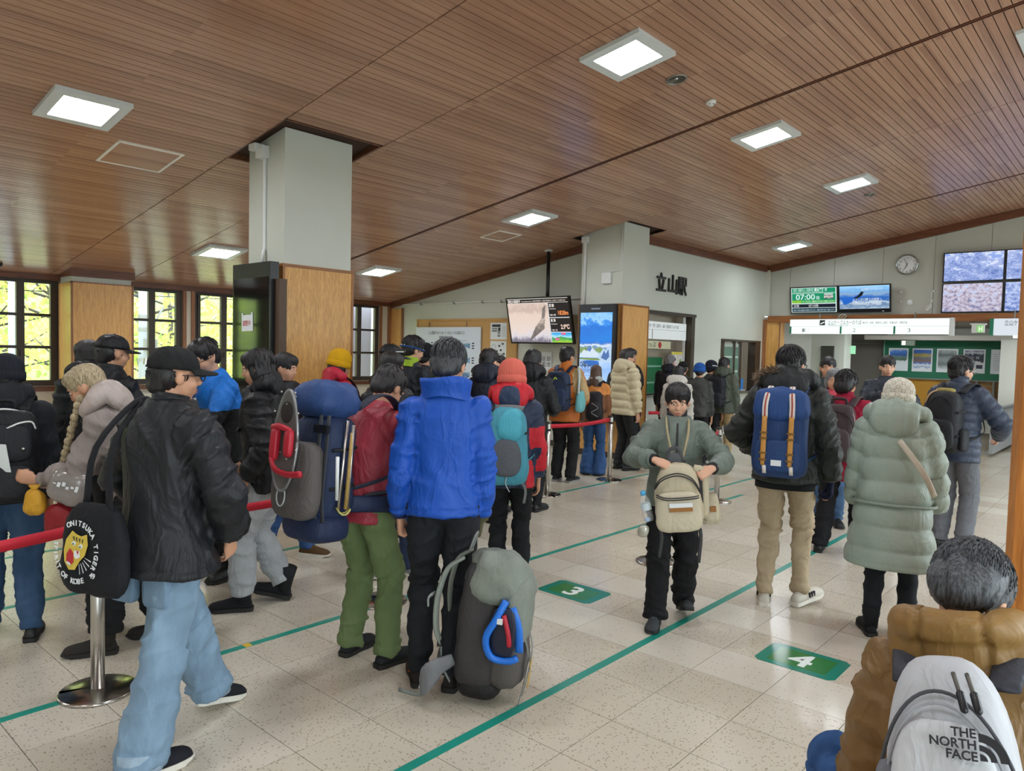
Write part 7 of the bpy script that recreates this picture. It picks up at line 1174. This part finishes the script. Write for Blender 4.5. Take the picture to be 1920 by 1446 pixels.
# cream backpack held in front by the woman (P31)
def front(P, at, rot, label, name, cat, group):
    o = bpy.data.objects.new(name, None); link(o); o.matrix_world = P.Mw @ Matrix.Translation(at) @ rot; return tag(o, label, cat, group)
o = front(p31, (-.02, .345, .675), Matrix.Rotation(pi, 4, 'Z') @ Matrix.Rotation(radians(-6), 4, 'Y') @ Matrix.Rotation(radians(4), 4, 'X'), 'cream nylon backpack carried in front by the woman in grey green', 'backpack', 'backpack', 'backpacks carried in the hall'); CR = pk('#bfb49a'); CR2 = pk('#c6bca4'); ZB = mat('zip_black', '#232326', .5)
part('main_body', CR, o, lambda b: puff(b, (0, 0, .19), (.31, .17, .40), 3, 3.4, 20, .72, lump=.008, nseg=40), True); part('front_pocket', CR2, o, lambda b: puff(b, (-.01, -.095, .125), (.27, .07, .24), 3.2, 4.5, 14, .92, lump=.006), True)
for dz in (0, .014): part('zip', ZB, o, lambda b: b.tube([(-.135, -.085, .26+dz), (-.09, -.10, .315+dz), (.0, -.09, .335+dz), (.08, -.085, .30+dz), (.125, -.08, .22+dz)], .004, 6), True)
for dz in (0, .012): part('zip', ZB, o, lambda b: b.tube([(-.13, -.12, .225+dz), (-.07, -.133, .205+dz), (.06, -.133, .205+dz), (.11, -.125, .21+dz)], .0035, 6), True)
part('leather_label', mat('label_brown', '#9a6a34', .5), o, lambda b: b.box((-.06, -.137, .135), (.07, -.131, .16))); part('label_strip', PAPER, o, lambda b: b.box((-.06, -.137, .16), (.07, -.131, .185))); part('open_flap', CR, o, lambda b: b.tube([(.10, -.02, .36), (.155, .0, .33), (.16, .0, .2), (.15, 0, .05)], .022, 8, flat=.4), True); part('lining', mat('lining_dark', '#2c2b2c', .8), o, lambda b: puff(b, (.13, .03, .22), (.03, .11, .30), 3, 4, 10), True); part('handle', pk('#4a4b4d'), o, lambda b: b.tube([(-.04, .05, .38), (-.035, .05, .45), (.015, .05, .47), (.05, .05, .38)], .012, 8, flat=.4), True); part('handle_panel', pk('#55585a'), o, lambda b: puff(b, (0, .055, .40), (.10, .02, .09), 3, 3, 8), True)
for x, L in ((-.13, .22), (.10, .26)): part('loose_strap', pk('#3c3c3e'), o, lambda b: b.tube([(x, .06, .03), (x+.02, .04, -.06), (x-.005, .03, .03-L)], .011, 6, ref=(1, 0, 0), flat=.25), True)
bo = front(p31, (.165, .40, .72), Matrix.Rotation(radians(14), 4, 'Y'), 'small water bottle with a blue cap in the side of the cream backpack', 'water_bottle', 'bottle', 'carried gear'); wm = glassmat('clear_plastic', (.9, .95, .95, 1), .6); part('bottle', wm, bo, lambda b: b.lathe([(.026, 0), (.03, .01), (.03, .05), (.027, .06), (.03, .07), (.03, .12), (.015, .15), (.013, .155)], n=18), True); part('cap', mat('cap_blue', '#4aa6dc', .35), bo, lambda b: b.lathe([(.016, .153), (.016, .175), (.014, .178)], n=16), True); part('label', mat('bottle_label', '#c8d6dc', .4), bo, lambda b: b.lathe([(.0305, .065), (.0305, .105)], n=18, cap=False), True)
ch = front(p31, (.19, .40, .665), Matrix.Identity(4), 'crumpled blue and clear wrapper hanging by the water bottle', 'wrapper', 'wrapper', 'carried gear'); part('foil', mat('foil_pale', '#b9b8ac', .25, .4), ch, lambda b: puff(b, (0, 0, .0), (.07, .05, .08), 2.4, 2.4, 8, lump=.02), True); part('blue_strip', mat('strip_blue', '#8fb4e0', .4), ch, lambda b: puff(b, (-.015, .0, .06), (.05, .04, .04), 2.4, 2.4, 6, lump=.012), True)
po = front(p31, (-.215, .20, .69), Matrix.Rotation(pi*.98, 4, 'Z') @ Matrix.Rotation(radians(-8), 4, 'Y'), 'small cream phone pouch hanging at the hip of the woman', 'pouch', 'pouch', 'shoulder bags'); part('body', CR, po, lambda b: puff(b, (0, 0, .08), (.12, .07, .19), 4, 5, 12, .95, lump=.004), True); part('pocket', CR2, po, lambda b: puff(b, (.005, -.04, .07), (.08, .03, .12), 4, 5, 8), True); part('leather_patch', mat('label_brown', '#9a6a34', .5), po, lambda b: b.box((.0, -.06, .07), (.035, -.056, .105))); part('zip', ZB, po, lambda b: b.box((-.035, -.057, .08), (-.028, -.054, .13)).box((-.018, -.057, .08), (-.011, -.054, .13)))
la = front(p31, (0, 0, 0), Matrix.Identity(4), 'patterned rope lanyard round the neck of the woman in grey green', 'lanyard', 'lanyard', 'shoulder bags'); RO = mat('rope', '#a89a78', .8, var=.5, nscale=160); s_ = p31.k
for s in (-1, 1): part('cord', RO, la, lambda b: b.tube([p31.TP(s*.05, -.06, .55), p31.TP(s*.075, .04, .55), p31.TP(s*.07, .155, .46), p31.TP(s*.04, .215, .32), p31.TP(s*.02, .23, .2)], .007, 8), True)
# small carried things on the left
ht = front(p2, (.14, .60, .90), Matrix.Identity(4), 'small paper tray of food in the hand of the bending woman', 'food_tray', 'tray', 'carried gear'); part('tray', mat('tray_tan', '#a8906c', .7), ht, lambda b: b.lathe([(.03, 0), (.05, .03), (.052, .03), (.03, .005)], n=14), True); part('food', mat('food_pale', '#d5cdbb', .7), ht, lambda b: [b.ell((.02*cos(i*2), .02*sin(i*2.3), .032), (.014, .014, .01), 8, 6) for i in range(6)], True)
tk = front(p2, (-.11, .58, 1.0), Matrix.Rotation(radians(-18), 4, 'Y') @ Matrix.Rotation(radians(80), 4, 'Z'), 'white ticket held up in the hand of the bending woman', 'ticket', 'ticket', 'carried gear'); part('sheet', PAPER, tk, lambda b: b.box((-.04, -.001, 0), (.04, .001, .16)))
pl = front(p2, (-.20, .26, .84), Matrix.Rotation(radians(20), 4, 'X'), 'silver grey plastic pouch with white print against the grey coat', 'pouch', 'pouch', 'shoulder bags'); part('bag', mat('silver_film', '#8a8480', .22, .2), pl, lambda b: puff(b, (0, 0, .1), (.10, .20, .19), 2.8, 3, 12, lump=.012), True); part('print', PAPER, pl, lambda b: [b.box((-.056, -.06+i*.022, .10+.01*(i % 2)), (-.052, -.045+i*.022, .13-.008*(i % 3))) for i in range(6)])
for nm, P_, at, col, sz, lb in (('drawstring_pouch', p2, (-.18, .40, .78), '#c9962c', (.11, .12, .13), 'small yellow drawstring pouch hanging by the grey coat'), ('drawstring_pouch', p2, (-.18, .28, .66), '#8a1f24', (.14, .16, .18), 'small dark red drawstring pouch hanging below the silver pouch')):
    q = front(P_, at, Matrix.Identity(4), lb, nm, 'pouch', 'small pouches'); part('bag', cloth(col, 'nylon'), q, lambda b: puff(b, (0, 0, sz[2]/2), sz, 2.4, 2.4, 12, .6, lump=.014), True); part('neck', cloth(col, 'nylon'), q, lambda b: b.lathe([(.02, sz[2]*.9), (.012, sz[2]*1.05), (.03, sz[2]*1.25)], n=12), True); part('cord', mat('cord_pale', '#aab0ae', .6), q, lambda b: b.tube([(0, 0, sz[2]*1.05), (.02, -.02, sz[2]*1.3)], .003, 5))
fb = empty('carrier_bag', (2.05, 5.85, 0), .3, 'white paper bag with a black mark standing on the floor behind the pouches', 'paper bag', 'small pouches'); part('bag', PAPER, fb, lambda b: b.box((-.1, -.06, 0), (.1, .06, .2))); part('mark', INK, fb, lambda b: b.box((-.101, -.02, .12), (-.1, .0, .2)))
bk_ = packroot(p2, (0, -.3, -.2), 'black rucksack hanging low behind the grey coat', 'rucksack', 'rucksack', 'backpacks carried in the hall'); off(bk_, lambda b: puff(b, (.0, -.26, -.36), (.30, .20, .34), 2.6, 3, 12, lump=.016), 'bag', pk('#15161a')); off(bk_, lambda b: b.tube([(-.1, -.22, -.2), (-.1, -.2, .2), (-.1, -.05, .5)], .015, 6, flat=.3), 'strap', K_)
cm = front(p35, (.0, .50, 1.30), Matrix.Identity(4), 'small black camera held by the photographer in dark jacket', 'camera', 'camera', 'carried gear'); part('body', BLACK, cm, lambda b: b.box((-.06, -.02, -.035), (.06, .02, .035))); part('lens', GLOSSB, cm, lambda b: b.lathe([(.026, .02), (.026, .05), (.02, .05)], n=16).xf(Matrix.Rotation(-pi/2, 4, 'X')), True)
cs = packroot(p36, (0, -.2, .2), 'beige crossbody strap over the sage puffer coat', 'shoulder_strap', 'strap', 'shoulder bags'); off(cs, lambda b: b.tube([(.04, -.215, .40), (.12, -.235, .30), (.20, -.215, .18), (.245, -.12, .06)], .018, 8, ref=(.6, 0, .8), flat=.3), 'webbing', mat('strap_beige', '#c9c0ae', .7))

for lb_, a_ in (('black square backpack on the olive jacket', (.32, -.26, -.03, .47)), ('maroon backpack on the person with the mustard hat', (.30, -.24, 0, .45)), ('navy daypack with a small lime mark on the orange jacket', (.34, -.25, -.02, .47)), ('black backpack with tan trim on the navy quilted jacket', (.31, -.27, -.06, .47)), ('huge blue and grey trekking pack with a snowshoe strapped on', (.34, -.29, -.1, .42)), ('teal hiking pack with dark mesh pocket under the coral hat', (.29, -.255, -.06, .44)), ('dark shoulder backpack on the person in the black coat', (.3, -.22, .02, .43))):
    for q_ in [x for x in COL.objects if x.get('label') == lb_]: trims(q_, *a_, pulls='trek' not in lb_)
bake()
